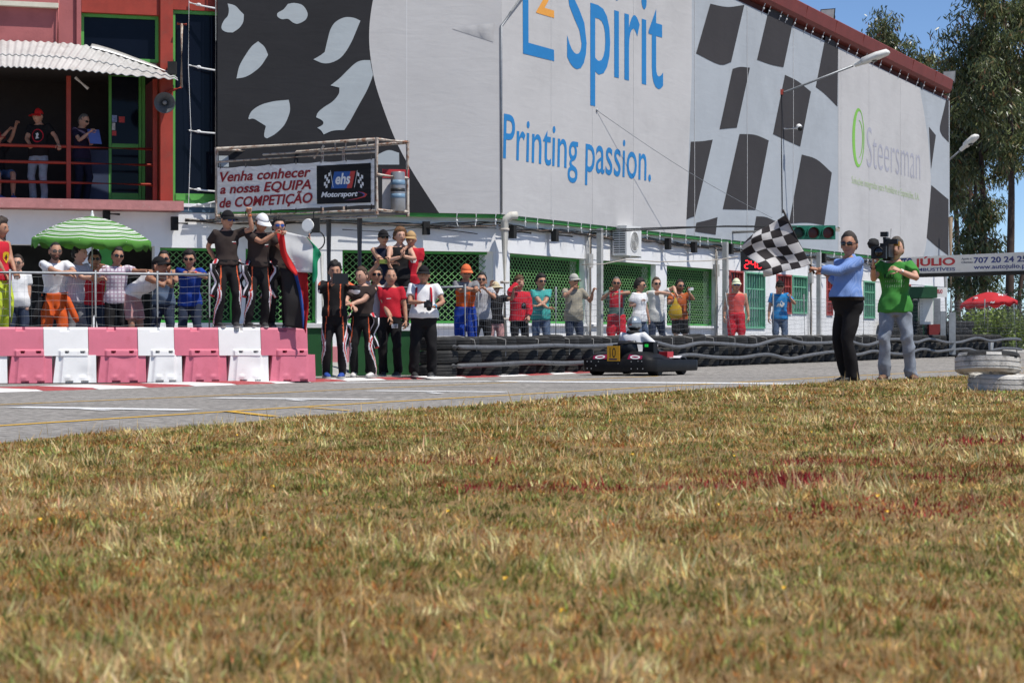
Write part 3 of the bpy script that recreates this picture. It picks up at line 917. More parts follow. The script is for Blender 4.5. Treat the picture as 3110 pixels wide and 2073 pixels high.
put_poly(PC, [(1090, -400), (1240, -400), (1240, -320), (1130, -345), (1130, -120), (1230, -95), (1230, -25), (1131, -50), (1132, 292), (1305, 340), (1307, 417), (1095, 365)], B_BLUE, banC, o2, 'lettering', (1100, 0), 2.24)
put_text(PC, '2', (1629, 37), (1683, 53), -95, B_ORANGE, banC, o2, bold=0.012)
put_text(PC, 'Steersman', (2633, 507), (2795, 547), 383, B_LILAC, banC, o2, bold=-0.012)
put_text(PC, 'Soluções integradas para Mobiliário e Exposições, S.A.', (2587, 556), (2792, 608), 534, B_PALEG, banC, o2)
def ring_print(cx, cy, rx, ry, cx2, rx2, ry2, m, a0=0, a1=360, n=48):
    mb = MB(); rows = []
    for k in range(n + 1):
        a = R(a0 + (a1 - a0) * k / n)
        rows.append([PC.pt(2050 + (cx + rx * math.cos(a)) / 2.063, (cy - ry * math.sin(a)) / 2.063, o2), PC.pt(2050 + (cx2 + rx2 * math.cos(a)) / 2.063, (cy - ry2 * math.sin(a)) / 2.063, o2)])
    mb.loft(rows, close=False)
    mb.build('printed_ring', m, banC)
ring_print(1149, 863, 38, 185, 1155, 27, 168, B_LIME)
ring_print(1150, 870, 29, 120, 1147, 27, 118, B_LIME, -80, 80, 24)
for px in (1675, 1800, 1925, 2110, 2270, 2410, 2555, 2640, 2735): seam(PC, banC, px, ZB + 0.1, fasc_z(PC.u(px)) - 0.24, OB + 0.0095)
# ties under and over the banners
def tie(pl, px, par, top=False):
    u = pl.u(px, 0.2)
    mb = MB()
    if top:
        z = fasc_z(u)
        mb.tube([pl.p(u, z - 0.22, 0.20), pl.p(u + 0.02, z + 0.0, 0.28)], 0.013, 5); mb.ball(pl.p(u, z - 0.13, 0.24), 0.03, 0, 6, 4)
    else:
        z = ZB + 0.07; L = random.uniform(0.16, 0.28)
        mb.tube([pl.p(u, z, 0.2), pl.p(u + random.uniform(-0.02, 0.02), z - L * 0.6, 0.19), pl.p(u + random.uniform(-0.04, 0.04), z - L, 0.2)], [0.012, 0.011, 0.007], 5)
        mb.ball(pl.p(u, z - L * 0.55, 0.195), (0.022, 0.022, 0.03), 0, 6, 4)
    mb.build('tie', M_TIE, par)
for px in (1388, 1446, 1506): tie(PA, px, banA)
for px in list(range(1600, 2070, 40)) + list(range(2085, 2700, 34)): tie(PC, px + random.uniform(-8, 8), banC)
for px in range(2310, 2885, 26): tie(PC, px + random.uniform(-5, 5), banC, True)
# torn crease: corner pole pushing through the sheet
mb = MB(); mb.tube([PC.pt(1592, -20, 0.24), PA.p(-0.07, PA.hit(1510, 78, 0.2)[1], 0.20), PA.p(-0.08, ZB + 0.1, 0.20)], [0.026, 0.026, 0.02], 8)
mb.build('corner_pole', M_GALV, banC, True)
mb = MB(); rows = []
for k in range(9):
    f = k / 8
    p = PA.pt(1375 + (1498 - 1375) * f, 84 - 12 * f, OB + 0.006)
    dz = 0.03 + 0.34 * f
    rows.append([p + PA.n * (0.04 * f), p + Vector((0, 0, -dz * 0.4)) + PA.n * (0.05 * f * (1 + math.sin(k * 2.2))), p + Vector((0, 0, -dz)) + PA.n * 0.003])
mb.loft(rows, close=False); mb.build('torn_flap', B_WHITE, banA, True)
# small eye bolt with a long thin guy wire
w = thing('guy_wire', 'thin guy wire tied to the pale banner and running down to the lamp arm', 'wire', PC.pt(1812, 335, OB))
mb = MB(); a = PC.pt(1812, 335, OB + 0.01); b = at(2345, 662, 53.0)
mb.tube([a.lerp(b, k / 10) - Vector((0, 0, 0.12 * math.sin(math.pi * k / 10))) for k in range(11)], 0.006, 5); mb.ball(a, 0.035, 0, 8, 5)
mb.build('wire', M_GALV, w)
# ------------------------------------------------------------------ balcony end of the building
zs1 = PA.hit(270, 605, 0.5)[1]; zs0 = PA.hit(270, 634, 0.5)[1]
uc0, uc1 = PA.u(523), PA.u(485)
bal = thing('balcony', 'red railed balcony with corrugated roof above the green parasol', 'balcony', PA.p(PA.u(270), zs0))
part(PA, 'floor_slab', PA.u(545), uLL, zs0, zs1, -3.0, 0.5, M_SLABP, bal)
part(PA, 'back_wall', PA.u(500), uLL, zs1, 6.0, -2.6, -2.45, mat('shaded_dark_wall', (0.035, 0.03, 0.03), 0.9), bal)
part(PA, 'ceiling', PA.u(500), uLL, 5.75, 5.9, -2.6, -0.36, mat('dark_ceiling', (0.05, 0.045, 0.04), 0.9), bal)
part(PA, 'side_wall', PA.u(500) - 0.1, PA.u(500), zs1, 6.0, -2.6, -0.36, M_SALMON, bal)
zw1 = PA.hit(360, 42)[1]
part(PA, 'salmon_wall', PA.u(232), uLL, 5.9, 10.4, -0.35, -0.05, M_SALMON)
part(PA, 'salmon_pier', PA.u(246), PA.u(232) - 0.002, 5.9, 10.4, -0.35, 0.03, M_SALMON)
part(PA, 'red_beam', uc1 + 0.002, PA.u(247), zw1, 10.4, -0.33, 0.02, M_RED)
part(PA, 'red_column', uc0, uc1, zs1, 10.4, -0.38, 0.10, M_RED)
zc0, zc1 = PA.hit(90, 22)[1], PA.hit(90, 8)[1]
part(PA, 'cornice', PA.u(176), uLL, zc0, zc1, -0.05, 0.10, M_CREAM)
mb = MB(); mb.tube([PA.pt(177, 0, 0.02), PA.pt(175, 135, 0.02)], 0.022, 7); mb.build('downpipe', M_SALMON, bld, True)
def frame_win(u0, u1, z0, z1, off, f, m, glass, parent, name='window'):
    mb = MB()
    PA.box(mb, u0, u1, z1 - f, z1, off - 0.08, off); PA.box(mb, u0, u1, z0, z0 + f, off - 0.08, off)
    PA.box(mb, u0, u0 + f, z0 + f, z1 - f, off - 0.08, off - 0.002); PA.box(mb, u1 - f, u1, z0 + f, z1 - f, off - 0.08, off - 0.002)
    w = mb.build(name, m, parent)
    mb = MB(); PA.box(mb, u0 + f * 0.5, u1 - f * 0.5, z0 + f * 0.5, z1 - f * 0.5, off - 0.06, off - 0.045); mb.build('window_pane', glass, w)
    return w
M_LGREEN = mat('bright_green_frame', (0.10, 0.36, 0.07), 0.5, 0.1, 5)
frame_win(uc1 + 0.004, PA.u(247) - 0.004, 5.92, zw1 - 0.004, -0.12, 0.06, M_LGREEN, M_GLASS, bld)
zb2, zt2 = PA.hit(590, 618)[1], PA.hit(590, 32)[1]
frame_win(PA.u(700), uc0 - 0.004, zb2, zt2, -0.06, 0.065, M_LGREEN, M_GLASS, bld)
part(PA, 'green_sill_panel', PA.u(700), uc0 - 0.07, zb2 + 0.066, zb2 + 0.19, -0.10, -0.04, M_LGREEN)
part(PA, 'red_spandrel', PA.u(700), uc0 - 0.004, zt2 + 0.004, 10.4, -0.3, -0.02, M_RED)
part(PA, 'white_sill', PA.u(660), uc0 - 0.004, zb2 - 0.07, zb2 - 0.003, -0.2, 0.05, M_WALL)
part(PA, 'blue_fascia', PA.u(660), uc0 - 0.004, zs0, zb2 - 0.073, -0.2, 0.03, mat('slate_blue_paint', (0.06, 0.11, 0.17), 0.7))
# glazed door at the back of the balcony
OD = -1.0
dr = thing('glazed_door', 'green framed glass door with stickers on the balcony', 'door', PA.p(PA.u(385, OD), zs1, OD))
def dbox(x0, x1, y0, y1, m, name='frame', o0=OD - 0.03, o1=OD + 0.03):
    mb = MB(); u0, u1 = PA.u(x1, OD), PA.u(x0, OD)
    z0, z1 = PA.hit(x0, y1, OD)[1], PA.hit(x0, y0, OD)[1]
    PA.box(mb, u0, u1, max(z0, zs1), z1, o0, o1); return mb.build(name, m, dr)
dbox(330, 338, 215, 640, M_LGREEN); dbox(421, 429, 215, 640, M_LGREEN); dbox(431, 440, 215, 640, M_LGREEN)
dbox(339, 420, 436, 452, M_LGREEN, 'middle_rail'); dbox(339, 420, 586, 640, M_LGREEN, 'bottom_panel'); dbox(339, 420, 218, 232, M_LGREEN, 'top_rail')
dbox(339, 420, 232, 586, M_GLASS, 'pane', OD - 0.01, OD)
dbox(340, 355, 350, 371, mat('blue_white_sticker', (0.25, 0.32, 0.55), 0.6, 0.5, 30), 'sticker', OD + 0.001, OD + 0.004)
dbox(361, 379, 354, 372, mat('red_sticker', (0.55, 0.06, 0.06), 0.6, 0.4, 40), 'sticker', OD + 0.001, OD + 0.004)
dbox(340, 350, 373, 395, mat('white_sticker', (0.6, 0.6, 0.6), 0.6, 0.3, 30), 'sticker', OD + 0.001, OD + 0.004)
dbox(340, 353, 397, 412, MATS['red_sticker'], 'sticker', OD + 0.001, OD + 0.004)
dbox(262, 329, 455, 640, mat('dim_blue_panel', (0.03, 0.045, 0.09), 0.7), 'blue_side_panel')
# railing
OR = -0.12
for px, w in ((208, 0.040), (470, 0.038), (-130, 0.04)):
    mb = MB(); u = PA.u(px, OR); PA.box(mb, u - w, u + w, zs1 + 0.002, 5.6, OR - w, OR + w); mb.build('rail_post', M_RED, bal)
for y0, y1 in ((429, 464), (479, 512), (542, 569)):
    za, zb = PA.hit(0, y0, OR)[1], PA.hit(460, y1, OR)[1]; z = (za + zb) / 2
    mb = MB(); mb.tube([PA.p(PA.u(470, OR), z, OR - 0.005), PA.p(PA.u(208, OR), z + 0.005, OR - 0.005), PA.p(PA.u(-130, OR), z, OR - 0.005)], 0.03, 8); mb.build('rail', M_RED, bal, True)
# corrugated canopy
M_CORR = mat('galvanised_corrugated_sheet', (0.58, 0.57, 0.55), 0.45, 0.12, 3, metal=0.25, dirt=(0.40, 0.38, 0.35, 0.6, 0.5), dscale=4)
backc = smooth_poly([(-330, 118, 0), (-60, 124, 0), (0, 127, 0), (130, 131, 0), (250, 140, 0), (330, 158, 0), (420, 190, 0), (480, 213, 0), (538, 237, 0)], 60)
frontc = smooth_poly([(-330, 178, 0), (-60, 196, 0), (0, 201, 0), (100, 204, 0), (200, 210, 0), (280, 216, 0), (370, 225, 0), (460, 233, 0), (541, 241, 0)], 60)
OFC = 1.05
rows_b = [PA.pt(p.x, p.y, 0.0) for p in backc]; rows_f = [PA.pt(p.x, p.y, OFC) for p in frontc]
for half, (t0, t1, dz) in enumerate(((0.0, 0.56, 0.025), (0.50, 1.0, 0.0))):
    mb = MB(); rws = []
    for k, (b, f) in enumerate(zip(rows_b, rows_f)):
        t = (b - rows_b[0]).length
        c = 0.014 * math.sin(2 * math.pi * t / 0.14)
        rws.append([b.lerp(f, t0) + Vector((0, 0, c + dz)), b.lerp(f, t1) + Vector((0, 0, c + dz)), b.lerp(f, t1) + Vector((0, 0, c + dz - 0.012)), b.lerp(f, t0) + Vector((0, 0, c + dz - 0.012))])
    mb.loft(rws); mb.build('corrugated_sheet', M_CORR, bal, True, 40)
# edge flashing down the curved end
mb = MB(); mb.loft([[rows_b[k] + Vector((0, 0, 0.05)), rows_b[k] + Vector((0, 0, 0.075)), rows_b[k].lerp(rows_f[k], 0.12) + Vector((0, 0, 0.06)), rows_b[k].lerp(rows_f[k], 0.12) + Vector((0, 0, 0.045))] for k in range(260, len(rows_b), 6)]); mb.build('flashing', M_CORR, bal, True)
# hanging lamp tube under the canopy
mb = MB(); mb.tube([PA.pt(228, 235, -0.6), PA.pt(268, 270, -0.6)], 0.03, 6); tag(mb.build('tube_lamp', M_WHITE), 'small white tube lamp hanging under the balcony canopy', 'lamp')
# horn loudspeaker and its bracket
hs = thing('horn_loudspeaker', 'round grey horn loudspeaker mounted on the red column', 'loudspeaker', PA.pt(500, 312, 0.35))
c = PA.pt(500, 312, 0.55); ax = (Vector((0.12, -1, -0.12))).normalized(); rot = ax.to_track_quat('Z', 'Y').to_matrix()
M_HORN = mat('grey_horn_plastic', (0.10, 0.105, 0.11), 0.5, 0.2, 6)
mb = MB(); mb.lathe(c, [(0.03, -0.28), (0.045, -0.2), (0.07, -0.1), (0.12, -0.04), (0.19, 0.0), (0.20, 0.012), (0.19, 0.014), (0.17, -0.01), (0.09, -0.07), (0.05, -0.12)], 24, 0, rot); mb.build('horn', M_HORN, hs, True)
mb = MB(); mb.ball(c + ax * -0.06, (0.045, 0.045, 0.06), 0, 10, 7, rot); mb.build('driver_cone', mat('grey_speaker_cone', (0.22, 0.22, 0.22), 0.5), hs, True)
mb = MB(); mb.tube([c + ax * -0.26, PA.pt(508, 300, 0.1)], 0.03, 8); mb.build('bracket', M_RED, hs, True)
tb = thing('pipe_bracket', 'rusty red upright pipe with cross bar beside the red column', 'bracket', PA.pt(552, 265, 0.2))
mb = MB(); mb.tube([PA.pt(552, 72, 0.22), PA.pt(551, 266, 0.22)], 0.028, 8); mb.build('upright', M_RUST, tb, True)
mb = MB(); mb.tube([PA.pt(538, 73, 0.22), PA.pt(567, 75, 0.22)], 0.022, 8); mb.build('cross_bar', M_RED, tb, True)
mb = MB(); mb.tube([PA.pt(551, 266, 0.22), PA.pt(530, 272, 0.22), PA.pt(505, 280, 0.12)], 0.028, 8); mb.build('stay', M_RED, tb, True)
mb = MB(); mb.box(PA.pt(523, 207, 0.22), (0.16, 0.12, 0.24)); tag(mb.build('junction_box', M_BLACKM), 'black junction box at the end of the corrugated canopy', 'box')

# ------------------------------------------------------------------ rusty steel platform with the team banner
FL = Vector((-5.62, 41.35, 0)); FR = Vector((-2.45, 39.35, 0)); BR = Vector((-1.92, 39.98, 0)); BL = FL + (BR - FR) * 1.05 + Vector((0.6, 0.3, 0))
PF = Plane(FL, FR - FL, (-(FL - FR).y * -1, -(FR - FL).x)) if False else Plane(FL, FR - FL, ((FR - FL).y, -(FR - FL).x))
z0p, z1p = 2.98, 4.26
plat = thing('steel_platform', 'rusty white steel platform cage carrying a team banner', 'platform', (FR.x, FR.y, 0.2))
def bar(a, b, r=0.028, name='frame_bar', m=M_RUST):
    mb = MB(); mb.tube([a, b], r, 4, caps=True); return mb.build(name, m, plat)
def zv(p, z): return Vector((p.x, p.y, z))
zr = PF.hit(900, 478)[1]
for a, b in ((FL, FR), (FR, BR), (BL, BR), (FL, BL)):
    bar(zv(a, z1p), zv(b, z1p), 0.034, 'top_rail'); bar(zv(a, z0p), zv(b, z0p), 0.034, 'bottom_rail')
bar(zv(FL, zr), zv(FR, zr + 0.02), 0.02, 'middle_rail'); bar(zv(FR, 3.62), zv(BR, 3.60), 0.03, 'middle_rail'); bar(zv(FL, z0p - 0.12), zv(FR, z0p - 0.12), 0.022, 'bottom_rail')
for p in (FL, FR, BR, BL): bar(zv(p, z0p - 0.08), zv(p, z1p + 0.03), 0.036, 'corner_post')
for t in (0.33, 0.5): bar(zv(BL.lerp(BR, t), z0p), zv(BL.lerp(BR, t), z1p), 0.03, 'post')
bar(zv(FL.lerp(FR, 0.62), 3.98), zv(FL.lerp(FR, 0.68), 4.2), 0.03, 'brace')
for k in range(4):
    p = FL.lerp(FR, 0.75 + k * 0.065); bar(zv(p, z1p - 0.16), zv(p, z1p), 0.018, 'baluster')
bar(zv(FL.lerp(FR, 0.3), z1p - 0.16), zv(FR, z1p - 0.16), 0.02, 'upper_rail')
mb = MB(); mb.hexa([zv(p, z0p - 0.06) for p in (FL, FR, BR, BL)] + [zv(p, z0p - 0.03) for p in (FL, FR, BR, BL)]); mb.build('deck', mat('grey_steel_deck', (0.16, 0.15, 0.14), 0.7, 0.2, 10), plat)
for t, off in ((0.62, 0.45), (0.80, 0.5)):
    p = FL.lerp(FR, t) + PF.n * -off; bar(zv(p, 0.2), zv(p, z0p - 0.06), 0.05, 'support_post', mat('dark_grey_post', (0.09, 0.09, 0.095), 0.7))
# banner on its front
tbn = thing('team_banner', 'white team banner with red italic lettering and a black logo panel', 'banner', PF.pt(900, 640, 0.05))
M_BW = cloth_mat('vinyl_white', (0.70, 0.69, 0.68), 0.05, 0.6); M_BR = mat('print_dark_red', (0.27, 0.012, 0.02), 0.6, 0.1); M_BB = cloth_mat('print_black', (0.012, 0.012, 0.014), 0.1, 0.4)
o_ = 0.06
s2 = 2.24
def f_pt(x, y, off): return PF.pt(600 + x / s2, y / s2, off)
mb = MB(); rws = []
for k in range(41):
    t = k / 40
    x = 135 + (1203 - 135) * t
    yt = 1140 + (1078 - 1140) * t + 7 * abs(math.sin(t * 19)) ; yb = 1450 + (1395 - 1450) * t - 4 * abs(math.sin(t * 19))
    rws.append([f_pt(x, yt, o_), f_pt(x, (yt + yb) / 2, o_ + 0.0), f_pt(x, yb, o_)])
mb.loft(rws, close=False); mb.build('sheet', M_BW, tbn, True)
def f_text(s, a, b, ct, m, **kw): return put_text(PF, s, (600 + a[0] / s2, a[1] / s2), (600 + b[0] / s2, b[1] / s2), ct / s2, m, tbn, kw.pop('off', o_ + 0.012), **kw)
f_text('Venha conhecer', (152, 1237), (770, 1200), 1174, M_BR, bold=0.025, shear=0.22)
f_text('a nossa EQUIPA', (152, 1319), (772, 1284), 1259, M_BR, bold=0.025, shear=0.22)
f_text('de COMPETIÇÃO', (148, 1413), (781, 1377), 1350, M_BR, bold=0.025, shear=0.22)
def f_poly(pts, m, off, name='printed_shape'): return put_poly(PF, pts, m, tbn, off, name, (600, 0), s2)
f_poly([(810, 1128), (1178, 1108), (1178, 1378), (812, 1388)], M_BB, o_ + 0.012, 'black_panel')
M_BBL = mat('print_royal_blue', (0.02, 0.09, 0.32), 0.6); M_BRD = mat('print_scarlet', (0.50, 0.05, 0.04), 0.6); M_BWH = mat('print_white', (0.75, 0.75, 0.75), 0.6)
f_poly([(930, 1168), (1040, 1165), (1015, 1280), (908, 1283)], M_BBL, o_ + 0.016); f_poly([(1040, 1165), (1074, 1163), (1049, 1279), (1015, 1280)], M_BRD, o_ + 0.016)
f_text('ehs', (938, 1252), (1040, 1248), 1182, M_BWH, off=o_ + 0.020, bold=0.03, shear=0.2)
f_text('Motorsport', (840, 1341), (1090, 1333), 1308, M_BWH, off=o_ + 0.018, bold=0.03, shear=0.25)
for (cx, sg) in ((895, -1), (1095, 1)):
    for i in range(4):
        for j in range(3):
            if (i + j) % 2 == 0:
                x0 = cx + sg * (-8 + 13 * j) + sg * i * 2; y0 = 1172 + i * 24 + j * 8
                f_poly([(x0, y0), (x0 + 13 * sg, y0 + 6), (x0 + 13 * sg, y0 + 29), (x0, y0 + 23)], M_BWH, o_ + 0.016, 'printed_check')
    f_poly([(cx + sg * -10, 1160), (cx + sg * -7, 1160), (cx + sg * -26, 1275), (cx + sg * -29, 1275)], M_BWH, o_ + 0.017)
sw = [(1088, 1302), (1130, 1308), (1155, 1322), (1140, 1340), (1080, 1355), (1010, 1362), (1080, 1350), (1128, 1335), (1140, 1322), (1125, 1312)]
f_poly(sw, MATS['print_scarlet'], o_ + 0.016)
f_poly([(x - 8, y + 2) for x, y in sw], M_BBL, o_ + 0.0145)
for k in range(7):
    t = k / 6 * 0.96 + 0.02
    x = 135 + 1068 * t
    for yy, dy in ((1140 - 62 * t, -22), (1450 - 55 * t, 26)):
        mb = MB(); mb.tube([f_pt(x, yy + 6 * (1 if dy < 0 else -1), o_ + 0.012), f_pt(x, yy + dy, 0.03)], 0.011, 5); mb.build('lashing', M_BLACK, tbn)
# things stored in the cage
cg = thing('metal_cylinder', 'tall grey metal cylinder with blue bands standing in the platform cage', 'cylinder', (-2.08, 39.82, z0p))
cb = Vector((-2.09, 39.78, 0))
mb = MB(); mb.lathe(zv(cb, z0p), [(0.0, 0), (0.125, 0), (0.13, 0.02), (0.13, 0.70), (0.12, 0.72), (0, 0.72)], 20); mb.build('body', mat('brushed_zinc', (0.36, 0.35, 0.34), 0.35, 0.2, 3, metal=0.5), cg, True, 40)
for z, h, c_ in ((0.48, 0.09, (0.16, 0.26, 0.36)), (0.36, 0.06, (0.02, 0.02, 0.02)), (0.24, 0.08, (0.16, 0.26, 0.36))):
    mb = MB(); mb.lathe(zv(cb, z0p + z), [(0.1315, 0), (0.1325, 0.001), (0.1325, h), (0.1315, h)], 20); mb.build('band', mat('band_%d' % int(z * 100), c_, 0.5), cg, True)
mb = MB(); mb.box(zv(FR.lerp(BR, 0.25), z0p + 0.40) + Vector((0.18, 0.45, 0)), (0.50, 0.02, 0.75), 0, Matrix.Rotation(R(10), 3, 'Z'))
sb = tag(mb.build('signboard', mat('signboard_white', (0.62, 0.60, 0.60), 0.6)), 'white board with red top stored upright in the platform cage', 'board')
mb = MB(); mb.box(zv(FR.lerp(BR, 0.25), z0p + 0.70) + Vector((0.182, 0.436, 0)), (0.50, 0.01, 0.16), 0, Matrix.Rotation(R(10), 3, 'Z')); mb.build('red_band', mat('signboard_red', (0.50, 0.03, 0.04), 0.6), sb)

# ------------------------------------------------------------------ services on the wall
# downpipe at the corner
dp = thing('downpipe', 'thick cream downpipe at the corner of the white ground floor', 'pipe', PA.p(-0.02, 0.2, 0.2))
q = Vector((COR[0], COR[1], 0)) + Vector((0.20, -0.20, 0))
mb = MB(); mb.tube([zv(q, 0.18), zv(q, 2.95), zv(q, 3.03) + Vector((0.03, 0, 0)), zv(q, 3.10) + Vector((0.12, 0.0, 0)), zv(q, 3.11) + Vector((0.24, 0.05, 0))], 0.082, 14); mb.build('pipe', mat('cream_pipe', (0.56, 0.54, 0.48), 0.6, 0.1, 4, dirt=(0.36, 0.28, 0.18, 0.6, 0.57), dscale=3), dp, True)
for z in (1.02, 1.75, 2.8):
    mb = MB(); mb.lathe(zv(q, z), [(0.083, 0), (0.091, 0.001), (0.091, 0.05), (0.083, 0.051)], 14); mb.build('clip', M_RUST, dp, True)
for px, lab, w in ((1822, 'grey upright service post between the second and third green grilles', 0.055), (2203, 'grey upright service post beside the red barred window', 0.06), (2487, 'grey upright service post behind the flag man', 0.055)):
    t = thing('service_post', lab, 'post', PC.pt(px, 1000, 0.25))
    u = PC.u(px, 0.25)
    mb = MB(); PC.box(mb, u - w, u + w, 0.15, ZB, 0.25 - w, 0.25 + w); mb.build('post', M_GREY, t)
    for k in range(5):
        du = random.uniform(-0.25, -0.08)
        mb = MB(); mb.tube([PC.p(u + du + 0.02 * math.sin(j * 1.3 + k), 0.3 + j * 0.26, 0.06 + 0.012 * k) for j in range(11)], 0.011, 5); mb.build('conduit', mat('conduit_%d' % k, ((0.5, 0.5, 0.48), (0.35, 0.33, 0.3), (0.05, 0.05, 0.05), (0.6, 0.6, 0.58), (0.3, 0.25, 0.2))[k], 0.7), t, True)
    mb = MB(); PC.box(mb, u - 0.22, u - 0.06, 2.2, 2.5, 0.02, 0.12); mb.build('junction_box', M_GREY, t)
# cable bundle under the beam
def cable(pts, r, m, label='loose brown cable bundle strung under the green beam', name='cable'):
    return tag(MB().tube(pts, r, 5).build(name, m, smooth=True), label, 'cable', 'cables strung under the beam')
M_CAB = [mat('cable_brown', (0.13, 0.085, 0.06), 0.7), mat('cable_black', (0.015, 0.015, 0.015), 0.6), mat('cable_pale', (0.40, 0.36, 0.31), 0.7), mat('cable_grey', (0.18, 0.17, 0.16), 0.7)]
for k in range(6):
    for pl, ue in ((PA, PA.u(560)), (PC, PC.u(2700))):
        pts = []
        n = int(ue / 0.22)
        for i in range(n + 1):
            u = ue * i / n
            pts.append(pl.p(u, ZB - 0.09 - 0.010 * k + 0.022 * math.sin(u * 2.7 + k * 2.1) + 0.012 * math.sin(u * 7 + k) - 0.05 * abs(math.sin(u * 0.8 + 0.15 * k)), 0.05 + 0.012 * k))
        cable(pts, 0.012, M_CAB[k % 4], ('lower ' if k > 3 else 'upper ') + ['brown', 'black', 'pale', 'grey'][k % 4] + (' cable sagging below the green beam behind the steel platform' if pl is PA else ' cable sagging below the green beam along the grilles and windows'))
cable([at(1790, 702, 46), at(1900, 696, 46.2), at(2050, 690, 48), at(2210, 688, 51), at(2420, 690, 51.3)], 0.016, M_CAB[1], 'thicker black power cable running level to the traffic light arm')
cable([at(1790, 707, 46), at(1900, 701, 46.2), at(2050, 694, 48), at(2200, 686, 51), at(2400, 687, 51.3)], 0.014, M_CAB[1], 'thinner black power cable running level to the traffic light arm')
cable([at(1768, 803, 44.5), at(1830, 802, 45), at(1900, 788, 46), at(2000, 795, 47), at(2150, 792, 50), at(2240, 780, 52)], 0.012, M_CAB[2], 'pale cable sagging across the green garage grilles')
cable([PA.pt(1040, 697, 0.1), PA.pt(1150, 703, 0.1), PA.pt(1270, 690, 0.1), PA.pt(1330, 694, 0.1), PA.pt(1450, 710, 0.1)], 0.010, M_CAB[1], 'thin black cable strung between the small floodlights')
cable([PA.pt(960 + 26 * math.cos(a), 730 + 24 * math.sin(a) * 1.2, 0.3) for a in np.linspace(0, 6.6, 22)], 0.014, M_CAB[1], 'coil of black cable hanging beside the steel platform')
# small black floodlights
def small_flood(pl, px, py, i):
    t = thing('wall_floodlight', None, 'floodlight', pl.pt(px, py, 0.15), 'small floodlights on the ground floor wall')
    t['label'] = 'small black floodlight on the white wall ' + ('behind the three onlookers on the bench', 'just past the thick cream downpipe', 'above the grille past the downpipe', 'above the third grille, past the air conditioner', 'above the last green grille', 'above the first red barred window', 'behind the flag man', 'above the green parasol', 'between the green parasol and the steel platform')[i]
    u, z = pl.hit(px, py, 0.2)
    mb = MB(); pl.box(mb, u - 0.10, u + 0.03, z - 0.12, z + 0.14, 0.12, 0.24); mb.build('housing', M_BLACKM, t)
    mb = MB(); mb.tube([pl.p(u, z + 0.02, 0.2), pl.p(u + (0.35 if pl is PC else -0.25), z + 0.0, 0.40)], 0.022, 6); mb.build('arm', M_BLACKM, t)
for i, (pl, px, py) in enumerate(((PA, 1290, 694), (PC, 1562, 706), (PC, 1690, 716), (PC, 2033, 742), (PC, 2112, 752), (PC, 2222, 757), (PC, 2505, 785), (PA, 318, 652), (PA, 525, 680))):
    small_flood(pl, px, py, i)
# round lamp on the platform
rl = thing('round_floodlight', 'round white faced lamp hanging below the steel platform', 'lamp', at(935, 684, 39.5))
c = at(935, 684, 39.4)
mb = MB(); mb.lathe(c, [(0.0, -0.02), (0.11, -0.02), (0.12, 0.01), (0.10, 0.12), (0.0, 0.14)], 18, 0, Vector((0.3, 1, 0)).to_track_quat('Z', 'Y').to_matrix()); mb.build('lens', M_WHITE, rl, True, 40)
mb = MB(); mb.box(c + Vector((0.14, 0.05, 0)), (0.14, 0.16, 0.26)); mb.build('housing', M_BLACKM, rl)
mb = MB(); mb.tube([c + Vector((0.1, 0.05, 0.1)), zv(c + Vector((0.1, 0.05, 0)), z0p - 0.03)], 0.015, 6); mb.build('hanger', M_BLACKM, rl)
# air conditioner
ac = thing('air_conditioner', 'white outdoor air conditioning unit on the wall above the green grilles', 'air conditioner', PC.pt(1905, 776, 0.2))
ua = PC.u(1903, 0.42)
zA0, zA1 = PC.hit(1903, 775, 0.42)[1], PC.hit(1903, 684, 0.42)[1]
M_ACW = mat('air_conditioner_white', (0.74, 0.74, 0.72), 0.5, 0.05, 4, dirt=(0.5, 0.47, 0.42, 0.5, 0.56), dscale=3)
mb = MB(); PC.box(mb, ua, ua + 0.80, zA0, zA1, 0.08, 0.42); mb.build('casing', M_ACW, ac)
M_SLAT = mat('dark_vent_gap', (0.03, 0.03, 0.03), 0.8)
for k in range(11):
    z = zA0 + 0.06 + k * (zA1 - zA0 - 0.10) / 11
    mb = MB(); PC.box(mb, ua - 0.004, ua - 0.001, z, z + 0.022, 0.11, 0.235); PC.box(mb, ua - 0.004, ua - 0.001, z, z + 0.022, 0.25, 0.385); mb.build('vent_slot', M_SLAT, ac)
mb = MB(); cf = PC.p(ua + 0.42, (zA0 + zA1) / 2 - 0.01, 0.422); mb.lathe(cf, [(0.24, 0.0), (0.24, 0.008), (0.215, 0.010), (0.21, 0.002)], 28, 0, PC.n.to_track_quat('Z', 'Y').to_matrix()); mb.build('fan_ring', M_ACW, ac, True)
mb = MB(); mb.lathe(cf, [(0.0, 0.002), (0.212, 0.002), (0.212, 0.003), (0, 0.003)], 28, 0, PC.n.to_track_quat('Z', 'Y').to_matrix()); mb.build('fan_opening', mat('fan_shadow_grey', (0.16, 0.16, 0.15), 0.8), ac)
for k in range(9):
    mb = MB(); mb.lathe(cf, [(0.022 + k * 0.023, 0.010), (0.026 + k * 0.023, 0.010), (0.026 + k * 0.023, 0.014), (0.022 + k * 0.023, 0.014), (0.022 + k * 0.023, 0.010)], 24, 0, PC.n.to_track_quat('Z', 'Y').to_matrix()); mb.build('fan_guard_ring', M_ACW, ac)
for du in (0.12, 0.68):
    mb = MB(); mb.hexa([PC.p(ua + du + a, z, o) for z in (zA0 - 0.035, zA0 - 0.003) for a, o in ((0, 0.0), (0.04, 0.0), (0.04, 0.46), (0, 0.46))]); mb.build('wall_bracket', M_GREY, ac)
